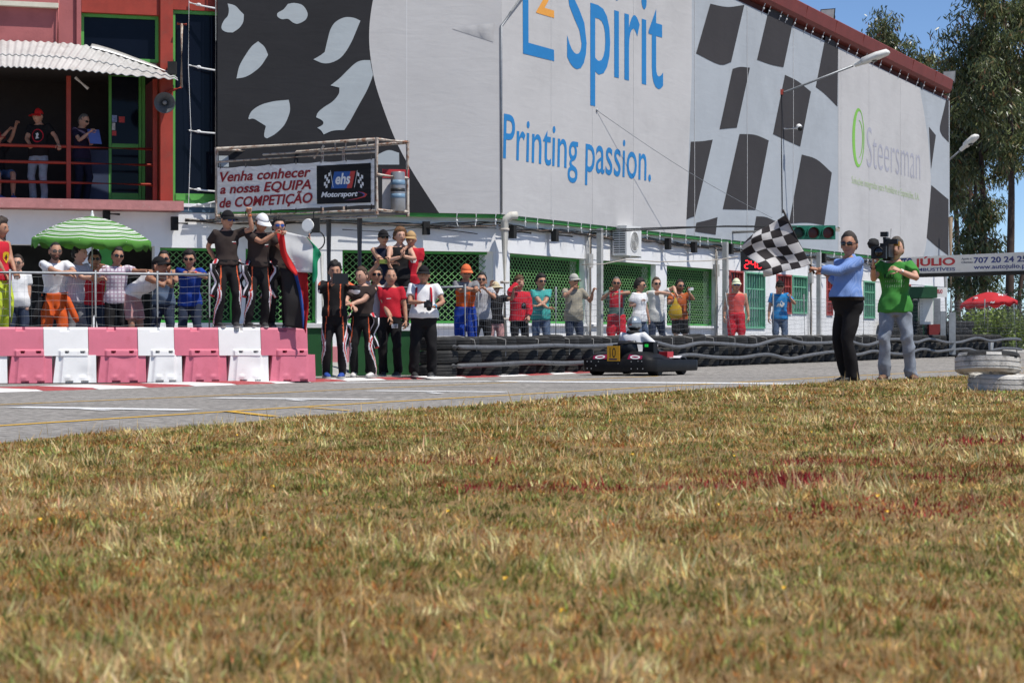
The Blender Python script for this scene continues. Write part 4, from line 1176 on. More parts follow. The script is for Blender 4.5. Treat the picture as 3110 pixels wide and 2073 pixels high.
# street lamps on wall arms
M_LAMP = mat('pale_lamp_shell', (0.74, 0.74, 0.70), 0.5, 0.08, 5, dirt=(0.40, 0.36, 0.28, 0.5, 0.55), dscale=6)
def street_lamp(foot, knee, head, label, hl=0.80, drop=None):
    t = thing('street_lamp', label, 'street lamp', foot, 'street lamps on wall arms')
    d = (head - knee); d.normalize()
    mb = MB(); mb.tube([foot, knee, knee + (head - knee) * 0.98], 0.03, 8); mb.build('arm', M_GALV, t, True)
    side = d.cross(Vector((0, 0, 1))).normalized(); up = side.cross(d)
    mb = MB(); rings = []
    for s, w, h, hb in ((0, 0.07, 0.06, 0.06), (0.20, 0.09, 0.08, 0.07), (0.24, 0.16, 0.12, 0.08), (0.62, 0.18, 0.13, 0.09), (hl + 0.1, 0.15, 0.10, 0.08), (hl + 0.16, 0.08, 0.03, 0.04)):
        c = head + d * s
        rings.append([c + side * (w * math.cos(a)) + up * ((h if math.sin(a) > 0 else hb) * math.sin(a)) for a in np.linspace(0, 2 * math.pi, 12, endpoint=False)])
    mb.loft(rings); mb.build('lamp_head', M_LAMP, t, True, 50)
    mb = MB(); mb.ball(head + d * (hl * 0.62) - up * 0.055, (0.11, 0.11, 0.05), 0, 12, 6); mb.build('lens', mat('lamp_lens_grey', (0.10, 0.10, 0.08), 0.2), t, True)
    mb = MB(); mb.box(foot, (0.1, 0.1, 0.14)); mb.build('wall_plate', M_RED, t)
    return t
f0 = PC.pt(2373, 280, 0.19)
h0 = PC.pt(2373, 280, 0.19) + PC.n * 1.95 + Vector((0, 0, 0.62)) + PC.d * 0.2
street_lamp(f0, f0 + PC.n * 0.12, h0, 'street lamp on a long arm standing out from the checked banner')
mb = MB(); mb.tube([f0, f0 + Vector((0.0, 0, -1.2)), f0 + Vector((0.03, 0, -3.2))], 0.014, 6); tag(mb.build('cable', M_CAB[1]), 'black cable hanging straight down from the lamp arm', 'cable', 'cables strung under the beam')
f1 = PC.p(UEND, 0, 0.0); f1 = Vector((f1.x, f1.y, at(2883, 492, f1.y).z))
street_lamp(f1 + Vector((-0.1, 0, -0.1)), f1 + Vector((0.05, -0.03, 0.05)), f1 + Vector((0.38, -0.3, 0.36)), 'street lamp leaning out from the far end of the building', 0.62)
# security camera
sc_ = thing('security_camera', 'small white dome security camera below the long lamp arm', 'camera', PC.pt(2385, 398, 0.2))
mb = MB(); mb.tube([PC.pt(2381, 392, 0.2), PC.pt(2381, 392, 0.2) + PC.n * 0.35], 0.025, 6); mb.build('bracket', M_WHITE, sc_)
mb = MB(); mb.ball(PC.pt(2381, 388, 0.2) + PC.n * 0.42, 0.085, 0, 12, 8); mb.build('housing', M_WHITE, sc_, True)
mb = MB(); mb.ball(PC.pt(2381, 390, 0.2) + PC.n * 0.45 + Vector((0, -0.03, -0.03)), 0.07, 0, 12, 8); mb.build('dome', M_BLACK, sc_, True)
# roof floodlights
for px, py, lab in ((2515, 50, 'black floodlight standing on the red roof edge above the checks'), (2884, 235, 'grey floodlight at the far end of the red roof edge')):
    b = PC.pt(px, py + 30, 0.1); c = PC.pt(px, py, 0.15)
    t = thing('roof_floodlight', lab, 'floodlight', b)
    rot = Matrix.Rotation(R(-28), 3, 'Z') @ Matrix.Rotation(R(-15), 3, 'X')
    mt = M_BLACKM if px < 2600 else mat('grey_floodlight', (0.10, 0.11, 0.11), 0.6)
    mb = MB(); mb.hexa([c + rot @ Vector(p) for p in ((-0.12, 0.10, -0.12), (0.12, 0.10, -0.12), (0.12, 0.25, -0.10), (-0.12, 0.25, -0.10), (-0.12, 0.10, 0.12), (0.12, 0.10, 0.12), (0.12, 0.25, 0.10), (-0.12, 0.25, 0.10))]); mb.build('ballast_box', mt, t)
    mb = MB(); mb.hexa([c + rot @ Vector(p) for p in ((-0.22, -0.06, -0.2), (0.22, -0.06, -0.2), (0.13, 0.10, -0.13), (-0.13, 0.10, -0.13), (-0.22, -0.06, 0.2), (0.22, -0.06, 0.2), (0.13, 0.10, 0.13), (-0.13, 0.10, 0.13))]); mb.build('housing', mt, t)
    mb = MB(); mb.box(c + rot @ Vector((0, -0.068, 0)), (0.38, 0.01, 0.34), 0, rot); mb.build('lens', mat('floodlight_glass', (0.35, 0.35, 0.33), 0.2), t)
    mb = MB(); mb.tube([b + Vector((-0.1, 0, -0.05)), c + Vector((-0.1, 0.05, 0))], 0.03, 6); mb.tube([b + Vector((0.1, 0, -0.05)), c + Vector((0.1, 0.05, 0))], 0.03, 6); mb.build('yoke', mt, t)
# ------------------------------------------------------------------ traffic light on its arm
ufl = PC.u(2204, 0.0)
zarm = 3.33
arm0 = PC.p(ufl, zarm, 0.0); arm1 = PC.p(ufl, zarm, 2.95)
tl = thing('traffic_light', 'green three lamp traffic light under a long grey arm', 'traffic light', arm0)
mb = MB(); mb.tube([arm0, arm1], 0.045, 8); mb.build('arm', M_GREY, tl, True)
mb = MB(); mb.box(arm1 + Vector((-0.02, 0, 0.0)), (0.10, 0.12, 0.10)); mb.build('arm_end', M_RUST, tl)
cl = Vector((0, 0, 0)) + at(2467, 706, 51.8)
M_TLG = mat('traffic_light_green', (0.02, 0.17, 0.11), 0.45, 0.1, 6)
mb = MB(); mb.box(cl, (1.08, 0.18, 0.33)); mb.build('housing', M_TLG, tl)
for k in range(3):
    c = cl + Vector((-0.35 + 0.35 * k, -0.092, -0.005))
    fr = Vector((0, -1, 0)).to_track_quat('Z', 'Y').to_matrix()
    l = MB(); l.lathe(c, [(0.0, 0.004), (0.11, 0.002), (0.135, 0.0)], 20, 0, fr)
    l.build('lamp_lens', mat('dark_red_lens', (0.10, 0.008, 0.008), 0.25) if k else mat('dark_green_lens', (0.01, 0.035, 0.02), 0.25), tl, True)
    v = MB(); rws = []
    for a in np.linspace(R(-35), R(215), 16):
        e = Vector((math.cos(a), 0, math.sin(a)))
        rws.append([c + e * 0.142, c + e * 0.150, c + e * 0.150 + Vector((0, -0.20, -0.02)), c + e * 0.142 + Vector((0, -0.20, -0.02))])
    v.loft(rws); v.build('visor', M_TLG, tl)
for dx in (-0.35, 0.62):
    mb = MB(); a = cl + Vector((dx, 0, 0.1)); mb.tube([a, Vector((a.x, a.y, zarm))], 0.02, 6); mb.build('hanger', M_TLG, tl)
# ------------------------------------------------------------------ LED lap display
ld = thing('led_display', 'black electronic display with glowing red numbers 240 behind the chequered flag', 'display', PC.pt(2290, 823, 0.45))
dc = at(2298, 793, 53.2)
mb = MB(); mb.box(dc, (0.78, 0.14, 0.48)); mb.build('casing', M_BLACK, ld)
M_LED = mat('red_led', (1.0, 0.02, 0.03), 0.5, 0.0, 1, emit=2.2)
SEG = {'2': 'abged', '4': 'fgbc', '0': 'abcdef', '3': 'abgcd', '9': 'abcdfg', 'T': ''}
def seg7(ch, x0, z0, w, h, t, y):
    mb = MB(); z1, zm = z0 + h, z0 + h / 2
    def hb(z): mb.box((x0 + w / 2, y, z), (w - t * 1.4, 0.006, t))
    def vb(x, za, zb): mb.box((x, y, (za + zb) / 2), (t, 0.006, zb - za - t * 0.6))
    for s_ in SEG[ch]:
        if s_ == 'a': hb(z1)
        if s_ == 'g': hb(zm)
        if s_ == 'd': hb(z0)
        if s_ == 'f': vb(x0, zm, z1)
        if s_ == 'b': vb(x0 + w, zm, z1)
        if s_ == 'e': vb(x0, z0, zm)
        if s_ == 'c': vb(x0 + w, z0, zm)
    return mb
for k, ch in enumerate('240'):
    seg7(ch, dc.x - 0.30 + k * 0.155, dc.z - 0.175, 0.102, 0.185, 0.028, dc.y - 0.075).build('digit', M_LED, ld)
PLD = Plane((dc.x - 0.39, dc.y), (1, 0), (0, -1))
put_text(PLD, 'TI', (2279, 784), (2294, 784), 777, M_BWH, ld, 0.074)
for dx in (-0.3, 0.3):
    mb = MB(); a = dc + Vector((dx, 0.0, 0.2)); mb.tube([a, PC.p(PC.u(2298 + dx * 120, 0.0), ZB + 0.02, 0.05)], 0.012, 5); mb.build('hanger', M_GALV, ld)

# ------------------------------------------------------------------ wire fences
M_WIRE = mat('fence_wire', (0.20, 0.21, 0.22), 0.5, 0.1, 5, metal=0.4)
def fence_run(name, label, posts, z0f, z1f, lean=None, rail=None, dz=0.105, dx=0.085, rw=0.0028, sag=0.012, skip_mesh=()):
    """posts: ground points; wires hang between them, each bay a part"""
    t = thing(name, label, 'fence', posts[0])
    for i, p in enumerate(posts):
        l = (lean or {}).get(i, (0, 0))
        mb = MB(); mb.tube([Vector((p.x, p.y, z0f(p) - 0.1)), Vector((p.x + l[0], p.y + l[1], z1f(p) + 0.08))], 0.022, 8); mb.build('fence_post', M_GALV, t, True)
    for i, (a, b) in enumerate(zip(posts[:-1], posts[1:])):
        if i in skip_mesh: continue
        mb = MB(); L = (b - a).length
        d = (b - a).normalized(); nrm = Vector((-d.y, d.x, 0))
        n = max(2, int(L / 0.3))
        za, zb = z0f(a), z0f(b); ha, hb = z1f(a) - za, z1f(b) - zb
        nh = int(max(ha, hb) / dz)
        for k in range(nh + 1):
            f = k / nh
            pts = []
            for j in range(n + 1):
                g = j / n
                q = a.lerp(b, g)
                z = (za + (zb - za) * g) + (ha + (hb - ha) * g) * f + sag * math.sin(j * 1.9 + k * 2.3) - 0.03 * math.sin(math.pi * g) * f
                pts.append(Vector((q.x, q.y, z)) + nrm * 0.015 * math.sin(j * 1.1 + k))
            mb.tube(pts, rw, 4, caps=False)
        nvw = int(L / dx)
        for k in range(1, nvw):
            g = k / nvw; q = a.lerp(b, g)
            z0_ = za + (zb - za) * g; z1_ = z0_ + ha + (hb - ha) * g
            zm_ = (z0_ + z1_) / 2
            mb.tube([Vector((q.x, q.y, z0_)), Vector((q.x, q.y, zm_)) + nrm * 0.01 * math.sin(k), Vector((q.x, q.y, z1_ - 0.03 * math.sin(math.pi * g)))], rw * 0.55, 3, caps=False)
        o = mb.build('wire_mesh', M_WIRE, t); o['kind'] = 'stuff'
    if rail is not None:
        mb = MB(); mb.tube([Vector((p.x, p.y, rail(p))) for p in posts], 0.021, 8); mb.build('top_rail', M_GALV, t, True)
    return t
def k_at_px(px, off):
    """point on the line parallel to the kerb seen at that pixel column"""
    best = None
    for s in np.arange(s_at_D(20), KS[-1] - 2, 0.05):
        q = koff(s, off); v = abs(q.x / q.y * FPX + CX - px)
        if best is None or v < best[0]: best = (v, q)
    q = best[1]; return Vector((q.x, q.y, 0))
OFN = 0.90
fp = [k_at_px(px, OFN) for px in (1412, 1452, 1688, 1880, 2095, 2232, 2349, 2447, 2540, 2622, 2700, 2790, 2890, 2988, 3088, 3190)]
fence_run('wire_fence', 'grey wire mesh fence on leaning posts behind the tyre wall', fp, lambda p: zpad(p.y) + 0.02, lambda p: 1.50 + 0.012 * max(0, p.y - 37), {5: (-0.22, 0), 7: (-0.05, 0), 13: (0.03, 0), 14: (-0.13, 0)})
# left fence behind the barriers
nb_ = Vector((-bdir.y, bdir.x, 0))
def b_at_px(px, off):
    k = (px - CX) / FPX; O = BA + nb_ * off
    t = (k * O.y - O.x) / (bdir.x - k * bdir.y); q = O + bdir * t
    return Vector((q.x, q.y, 0))
lf = [b_at_px(px, 0.85) for px in (-150, 30, 290, 478, 636)]
fence_run('wire_fence', 'wire mesh fence with a grey top rail that spectators lean on', lf, lambda p: 0.38, lambda p: 1.55, rail=lambda p: 1.585, dz=0.115, dx=0.10, rw=0.0020, sag=0.016)
rl_ = thing('handrail', 'low grey tube handrail behind the men standing on barriers', 'handrail', b_at_px(650, 1.5))
rp = [b_at_px(px, 1.45) for px in (648, 770, 925)]
mb = MB(); mb.tube([zv(p, 0.86) for p in rp], 0.03, 8); mb.build('rail', M_GALV, rl_, True)
for p in rp:
    mb = MB(); mb.tube([zv(p, 0.2), zv(p, 0.86)], 0.025, 8); mb.build('post', M_GALV, rl_, True)
mf = [Vector((at(1180, 0, 37.2).x, 37.2, 0)), Vector((at(1300, 0, 37.6).x, 37.6, 0)), k_at_px(1412, 0.9)]
fence_run('wire_fence', 'wire mesh fence with grey top rail behind the standing drivers', mf, lambda p: 0.25, lambda p: 1.50, rail=lambda p: 1.53, dz=0.105, dx=0.10)
# upright grey pole and green board behind the drivers at the kerb
tp = at(985, 1150, 33.9)
mb = MB(); mb.tube([Vector((tp.x, tp.y, 0.0)), Vector((tp.x - 0.05, tp.y + 0.1, 2.0))], 0.035, 8); tag(mb.build('pole', M_GREY, smooth=True), 'grey steel pole beside the racing driver holding a tablet', 'pole')
for x0, x1, D, z1_, lab in ((928, 1010, 35.0, 0.82, 'dark green board beside the end barrier'), (1060, 1320, 36.3, 0.78, 'dark green board behind the drivers at the kerb')):
    a, b = at(x0, 1100, D), at(x1, 1100, D)
    t = thing('green_board', lab, 'board', ((a.x + b.x) / 2, D, 0.03))
    mb = MB(); mb.box(((a.x + b.x) / 2, D, z1_ / 2 + 0.02), (b.x - a.x, 0.05, z1_ - 0.04)); mb.build('panel', mat('dark_green_board', (0.02, 0.10, 0.03), 0.6), t)
    mb = MB(); mb.box(((a.x + b.x) / 2, D - 0.01, z1_ + 0.03), (b.x - a.x + 0.04, 0.09, 0.06)); mb.build('top_board', M_WHITE, t)
# platform the three onlookers stand on
bp_ = at(1208, 900, 38.6)
bt = thing('bench', 'white bench that three onlookers stand on behind the fence', 'bench', (bp_.x, bp_.y, 0.2))
mb = MB(); mb.box((bp_.x, bp_.y, 0.80), (1.35, 0.55, 0.06)); mb.build('seat', M_WHITE, bt)
for sx in (-0.55, 0.55):
    for sy in (-0.2, 0.2):
        mb = MB(); mb.box((bp_.x + sx, bp_.y + sy, 0.48), (0.06, 0.06, 0.58)); mb.build('leg', M_GREY, bt)

# ------------------------------------------------------------------ parasols
def parasol(name, label, base, H, rad, rise, mats, stripe, tilt=(0, 0), gores=8, pole_m=M_WHITE, scal=0.05, valance=0.10, ribs=True):
    t = thing(name, label, 'parasol', base)
    rot = Matrix.Rotation(tilt[0], 3, 'X') @ Matrix.Rotation(tilt[1], 3, 'Y')
    apex = Vector(base) + Vector((0, 0, H))
    n = gores * 6; NR = len(stripe)
    mb = MB(); vs = []; fs = []; ms = []
    for i in range(NR + 1):
        f = i / NR
        for j in range(n):
            a = 2 * math.pi * j / n
            g = abs(math.sin(a * gores / 2))
            r = rad * f * (1 - 0.035 * g * f)
            z = -rise * (0.55 * f ** 1.25 + 0.45 * f ** 2.6) - 0.02 * g * f
            vs.append(apex + rot @ Vector((r * math.cos(a), r * math.sin(a), z)))
    for j in range(n):
        a = 2 * math.pi * j / n; g = abs(math.sin(a * gores / 2))
        r = rad * (1 - 0.035 * g) * 1.004
        vs.append(apex + rot @ Vector((r * math.cos(a), r * math.sin(a), -rise - 0.02 * g - valance - scal * math.sin(a * gores * 1.5 + 1))))
    for i in range(NR + 1):
        for j in range(n):
            p = i * n + j; q = i * n + (j + 1) % n
            fs.append((p, p + n, q + n, q)); ms.append(stripe[i] if i < NR else stripe[-1])
    k = MB(); k.v = [tuple(v) for v in vs]; k.f = fs; k.m = ms
    o = k.build('canopy', mats, t, True)
    o.modifiers.new('s', 'SOLIDIFY').thickness = 0.004
    mb = MB(); mb.tube([Vector(base), apex + Vector((0, 0, 0.03))], 0.019, 10); mb.build('pole', pole_m, t, True)
    mb = MB(); mb.lathe(apex, [(0.03, -0.02), (0.028, 0.02), (0.015, 0.05), (0.018, 0.07), (0, 0.09)], 10); mb.build('finial', pole_m, t, True)
    for g in range(gores):
        a = 2 * math.pi * g / gores
        pts = [apex + rot @ Vector((rad * f * math.cos(a), rad * f * math.sin(a), -rise * (0.55 * f ** 1.25 + 0.45 * f ** 2.6) - 0.012)) for f in np.linspace(0.05, 1, 7)]
        mb = MB(); mb.tube(pts, 0.006, 5); mb.build('rib', pole_m, t)
    return t
def fabric(name, c, tr=0.25):
    m = mat(name, c, 0.8, 0.06, 8, 0.05, 80)
    nt = m.node_tree; b = nt.nodes['Principled BSDF']; trn = nt.nodes.new('ShaderNodeBsdfTranslucent'); trn.inputs[0].default_value = (*c, 1)
    mx = nt.nodes.new('ShaderNodeMixShader'); mx.inputs[0].default_value = tr
    out = nt.nodes['Material Output']; nt.links.new(b.outputs[0], mx.inputs[1]); nt.links.new(trn.outputs[0], mx.inputs[2]); nt.links.new(mx.outputs[0], out.inputs[0])
    return m
ub = at(280, 994, 33.0)
parasol('parasol', 'green and white striped parasol above the leaning spectators', (ub.x, ub.y, 0.36), 2.14, 0.91, 0.36, [fabric('parasol_green', (0.10, 0.30, 0.045)), fabric('parasol_white', (0.78, 0.78, 0.76))],
        [1 if 0.50 < ((0.55 * (i / 60) ** 1.25 + 0.45 * (i / 60) ** 2.6) * 6.4) % 1.0 < 0.72 or ((0.55 * (i / 60) ** 1.25 + 0.45 * (i / 60) ** 2.6) * 6.4) % 1.0 > 0.86 else 0 for i in range(60)], (R(2), R(2)))
rb = at(3000, 1000, 73.5)
pr = parasol('parasol', 'red parasol with small white print beyond the tyre wall', (rb.x, rb.y, 0.25), 2.02, 0.98, 0.36, [fabric('parasol_red', (0.62, 0.035, 0.045), 0.3)], [0] * 10, (R(-3), R(-4)), pole_m=M_GREY)
cn = [o for o in pr.children if o.name.startswith('canopy')][0]
bv = BVHTree.FromPolygons([v.co for v in cn.data.vertices], [p.vertices for p in cn.data.polygons])
for dx, dz, w in ((-0.52, -0.21, 0.15), (0.38, -0.11, 0.30), (-0.06, -0.37, 0.14)):
    for k in range(5):
        q = MB(); P_ = []
        for a, b in ((-0.5, -0.5), (0.3, -0.5), (0.5, 0.5), (-0.3, 0.5)):
            o_ = Vector((rb.x + dx + (k - 2 + a) * w / 5, rb.y - 3, 0.25 + 2.02 + dz + b * 0.055 + 0.01 * math.sin(k * 2)))
            h_, n_, i_, d_ = bv.ray_cast(o_, Vector((0, 1, 0)))
            P_.append((h_ if h_ is not None else o_ + Vector((0, 2.4, 0))) + Vector((0, -0.012, 0.004)))
        q.add(P_, [(0, 1, 2, 3)]); q.build('white_print', mat('parasol_print_white', (0.7, 0.68, 0.68), 0.7), cn)

# ------------------------------------------------------------------ overhead sign across the far track
SL = Vector(((2690 - CX) / FPX * 67.2, 67.2, 0)); SR = Vector(((3330 - CX) / FPX * 57.0, 57.0, 0))
PS = Plane(SL, SR - SL, ((SR - SL).y, -(SR - SL).x))
sg = thing('overhead_sign', 'long white overhead fuel company sign with red and blue lettering', 'sign', (SL.x, SL.y, 0.2))
LS = (SR - SL).length
zT = lambda u: 3.17 - 0.14 * u / LS
mb = MB()
mb.hexa([PS.p(0, zT(0) - 0.50, 0), PS.p(LS, zT(LS) - 0.52, 0), PS.p(LS, zT(LS) - 0.52, -0.16), PS.p(0, zT(0) - 0.50, -0.16), PS.p(0, zT(0), 0), PS.p(LS, zT(LS), 0), PS.p(LS, zT(LS), -0.16), PS.p(0, zT(0), -0.16)])
mb.build('panel', mat('sign_white', (0.74, 0.73, 0.72), 0.5, 0.04, 2, dirt=(0.55, 0.53, 0.50, 0.4, 0.55), dscale=1.2), sg)
mb = MB(); mb.hexa([PS.p(0, zT(0) - 0.61, 0.03), PS.p(LS, zT(LS) - 0.63, 0.03), PS.p(LS, zT(LS) - 0.63, -0.2), PS.p(0, zT(0) - 0.61, -0.2), PS.p(0, zT(0) - 0.503, 0.03), PS.p(LS, zT(LS) - 0.523, 0.03), PS.p(LS, zT(LS) - 0.523, -0.2), PS.p(0, zT(0) - 0.503, -0.2)]); mb.build('black_beam', M_BLACKM, sg)
M_SR = mat('sign_red', (0.50, 0.025, 0.035), 0.5); M_SB = mat('sign_navy', (0.025, 0.045, 0.22), 0.5); M_SG = mat('sign_grey_text', (0.08, 0.09, 0.14), 0.5)
def s_pt(x, y): return (2640 + x / 2.904, 660 + y / 2.904)
def s_text(s, a, b, ct, m, bold=0.02, **kw): return put_text(PS, s, s_pt(*a), s_pt(*b), 660 + ct / 2.904, m, sg, 0.006, bold=bold, **kw)
s_text('AUTO', (205, 434), (380, 428), 368, M_SB, 0.03); s_text('JÚLIO', (398, 428), (757, 418), 368, M_SR, 0.035)
s_text('COMBUSTÍVEIS', (328, 476), (757, 469), 450, M_SB, 0.02)
s_text('Apoio a', (812, 375), (902, 371), 357, M_SG); s_text('Clientes:', (812, 405), (918, 402), 388, M_SG)
s_text('707 20 24 25', (920, 402), (1392, 388), 356, M_SB, 0.03); s_text('www.autojulio.pt', (920, 456), (1405, 443), 420, M_SB, 0.02)
for u in (0.5, LS - 0.3):
    mb = MB(); mb.tube([PS.p(u, 0.1, -0.1), PS.p(u, 2.6, -0.1)], 0.05, 8); mb.build('support_post', M_GREY, sg, True)
pp = at(2876, 1000, 67.5)
mb = MB(); mb.tube([(pp.x, pp.y, 0.1), (pp.x - 0.05, pp.y, 2.75)], 0.06, 8); tag(mb.build('pole', M_GALV, smooth=True), 'grey metal pole under the overhead fuel sign', 'pole')
pp = at(2889, 1000, 70)
mb = MB(); mb.tube([(pp.x, pp.y, 0.1), (pp.x - 0.02, pp.y, 4.6)], 0.07, 8); tag(mb.build('utility_pole', mat('weathered_wood', (0.26, 0.20, 0.15), 0.9), smooth=True), 'brown weathered wooden pole at the end of the building', 'pole')
# kiosk
kD = 66.0
kk_ = thing('kiosk', 'dark green kiosk with a white panel under the overhead sign', 'kiosk', at(2800, 1040, kD))
def kbox(name, x0, x1, y0, y1, d0, d1, m, parent=kk_):
    a = at(x0, y1, kD); b = at(x1, y0, kD)
    mb = MB(); mb.box(((a.x + b.x) / 2, kD + (d0 + d1) / 2, (a.z + b.z) / 2), (b.x - a.x, d1 - d0, b.z - a.z)); return mb.build(name, m, parent)
M_KG = mat('kiosk_dark_green', (0.015, 0.075, 0.03), 0.5)
kbox('roof', 2740, 2833, 872, 906, -0.7, 1.4, M_KG); kbox('wall', 2746, 2778, 907, 1045, 0.3, 0.4, M_KG)
kbox('back_wall', 2779, 2830, 907, 1045, 1.2, 1.3, M_KG); kbox('white_panel', 2790, 2831, 907, 985, -0.2, -0.14, M_WHITE); kbox('side_sign', 2834.5, 2866, 874, 903, -0.55, -0.5, M_WHITE)
kbox('red_base', 2822, 2860, 984, 1040, 0.0, 0.3, mat('dull_red_box', (0.22, 0.03, 0.03), 0.7))
PK = Plane((0, kD - 0.556), (1, 0), (0, -1))
put_text(PK, 'BRISUO', (2838, 890), (2863, 890), 879, M_SR, kk_, 0.0, bold=0.03)
for x0, x1, y0, y1, d, lab in ((2856, 2872, 945, 1012, 65.4, 'grey advertising board leaning by the pole under the sign'), (2882, 2902, 948, 1010, 65.8, 'pale advertising board beside the pole under the sign'), (2836, 2856, 906, 1010, 67.2, 'white door panel beside the dark green kiosk')):
    a = at(x0, y1, d); b = at(x1, y0, d)
    mb = MB(); mb.box(((a.x + b.x) / 2, d, (0.2 + b.z) / 2), (b.x - a.x, 0.05, b.z - 0.2)); tag(mb.build('display_board', mat('board_pale_grey', (0.24, 0.26, 0.28), 0.6, 0.2, 4)), lab, 'board')

# ------------------------------------------------------------------ trees
M_LEAF = attr_mat('eucalyptus_leaf', 'col', 0.38, 0.22, 0.5)
M_BARK = mat('eucalyptus_bark', (0.065, 0.042, 0.032), 0.9, 0.3, 4, 0.4, 12, dirt=(0.13, 0.10, 0.08, 0.6, 0.56), dscale=2)
def leaves_obj(name, P, Ln, Wd, colr, parent, droop=0.75, seed=1):
    """many small pointed leaves, each a four sided blade hanging from its twig"""
    rg = np.random.default_rng(seed)
    n = len(P)
    d = rg.normal(size=(n, 3)); d /= np.linalg.norm(d, axis=1)[:, None]
    d[:, 2] -= droop * 1.6; d /= np.linalg.norm(d, axis=1)[:, None]
    r = rg.normal(size=(n, 3)); s = np.cross(d, r); s /= np.linalg.norm(s, axis=1)[:, None] + 1e-9
    L = (Ln * rg.uniform(0.6, 1.3, n))[:, None]; W = (Wd * rg.uniform(0.6, 1.3, n))[:, None]
    a = P; b = P + d * L * 0.45 + s * W; c = P + d * L; e = P + d * L * 0.45 - s * W
    V = np.stack([a, b, c, e], 1).reshape(-1, 3)
    F = np.arange(4 * n).reshape(n, 4)
    o = np_mesh(name, V, F, M_LEAF, False, parent=parent)
    ca = o.data.color_attributes.new('col', 'FLOAT_COLOR', 'POINT')
    C = np.concatenate([np.repeat(colr, 4, 0), np.ones((4 * n, 1))], 1).astype(np.float32)
    ca.data.foreach_set('color', C.ravel())
    return o
def eucalyptus(base, H, rad, seed, label, crown0=0.35, n_leaf=9000, lean=0.0, dens=1.0, grp='eucalyptus trees beyond the building'):
    rg = random.Random(seed)
    t = thing('eucalyptus_tree', label, 'tree', base, grp)
    B = Vector(base)
    mb = MB(); pts = []; rr = []
    ph = rg.uniform(0, 6)
    for k in range(13):
        f = k / 12
        pts.append(B + Vector((lean * f * H + 0.25 * math.sin(f * 5 + ph) * f, 0.2 * math.sin(f * 4 + ph * 2) * f, H * 0.95 * f))); rr.append(0.17 * (1 - f) ** 0.8 * H / 15 + 0.02)
    mb.tube(pts, rr, 8)
    tips = []
    nb = int(15 + H * 0.9)
    limbs = MB()
    for i in range(nb):
        f = crown0 + (0.98 - crown0) * (i + rg.random()) / nb
        k = min(int(f * 12), 11); p = pts[k].lerp(pts[k + 1], f * 12 - k)
        a = rg.uniform(0, 6.283); L = rad * (0.35 + 0.75 * (1 - abs((f - crown0) / (1 - crown0) - 0.4)) ** 1.0) * rg.uniform(0.45, 1.05)
        d = Vector((math.cos(a), math.sin(a), rg.uniform(0.35, 1.0))).normalized()
        q = [p]; cur = p.copy()
        for j in range(5):
            d = (d + Vector((rg.uniform(-.25, .25), rg.uniform(-.25, .25), rg.uniform(-.15, .15)))).normalized()
            cur = cur + d * L / 5; q.append(cur.copy())
            if j >= 1: tips.append((cur.copy(), 0.55 + 0.13 * L))
            if j >= 2 and rg.random() < 0.8:
                e = cur + Vector((rg.uniform(-1, 1), rg.uniform(-1, 1), rg.uniform(-0.5, 0.6))) * 0.33 * L; limbs.tube([cur, e], [0.018, 0.006], 4); tips.append((e, 0.55))
        limbs.tube(q, [0.05 * H / 15, 0.04 * H / 15, 0.03, 0.022, 0.015, 0.008], 5)
    trunk = mb.build('trunk', M_BARK, t, True)
    limbs.build('limbs', M_BARK, t, True)
    rn = np.random.default_rng(seed)
    w = np.array([s_ for _, s_ in tips]); w /= w.sum()
    idx = rn.choice(len(tips), n_leaf, p=w)
    C0 = np.array([tuple(p) for p, _ in tips])[idx]; S0 = np.array([s_ for _, s_ in tips])[idx]
    off = rn.normal(size=(n_leaf, 3)); off /= np.linalg.norm(off, axis=1)[:, None]
    P = C0 + off * (S0 * rn.random(n_leaf) ** 0.55)[:, None] * np.array([1, 1, 0.8]) * 0.95
    base_c = np.array([(0.085, 0.105, 0.038), (0.125, 0.140, 0.055), (0.045, 0.062, 0.025), (0.14, 0.105, 0.040), (0.15, 0.065, 0.030)])
    pick = rn.choice(5, n_leaf, p=[0.38, 0.25, 0.25, 0.09, 0.03])
    tint = rn.uniform(0.85, 1.6, len(tips))[idx]
    col = base_c[pick] * tint[:, None] * rn.uniform(0.8, 1.2, (n_leaf, 1))
    leaves_obj('crown', P, 0.34, 0.036, col, t, 0.7, seed)
    return t
def tree_at(px, top, D, rad, seed, label, **kw):
    b = at(px, 1000, D); z = at(px, top, D).z
    return eucalyptus((b.x, b.y, -0.05), z + 0.05, rad, seed, label, **kw)
tree_at(2712, 78, 104, 3.3, 11, 'eucalyptus with a rounded top showing above the middle of the red roof', crown0=0.45, n_leaf=15000)
tree_at(2800, 215, 101, 2.9, 12, 'shorter eucalyptus just above the low end of the red roof', crown0=0.4, n_leaf=12000)
tree_at(2905, 175, 96, 2.5, 13, 'eucalyptus close beside the end of the building', crown0=0.50, n_leaf=10500, lean=0.01)
tree_at(2985, 60, 93, 2.7, 14, 'tall slim eucalyptus behind the red parasol', crown0=0.52, n_leaf=11500)
tree_at(3065, -130, 90, 3.0, 15, 'tallest eucalyptus rising out of the picture behind the sign', crown0=0.48, n_leaf=15000)
tree_at(3150, -160, 97, 3.2, 16, 'tall eucalyptus behind the phone number on the sign, farthest from the building', crown0=0.46, n_leaf=13000)
tree_at(2948, 235, 108, 2.2, 17, 'thin eucalyptus between the building end and the red parasol', crown0=0.5, n_leaf=7000)
tree_at(2960, 600, 92, 1.3, 19, 'young eucalyptus whose top hangs just over the sign', crown0=0.40, n_leaf=4500)
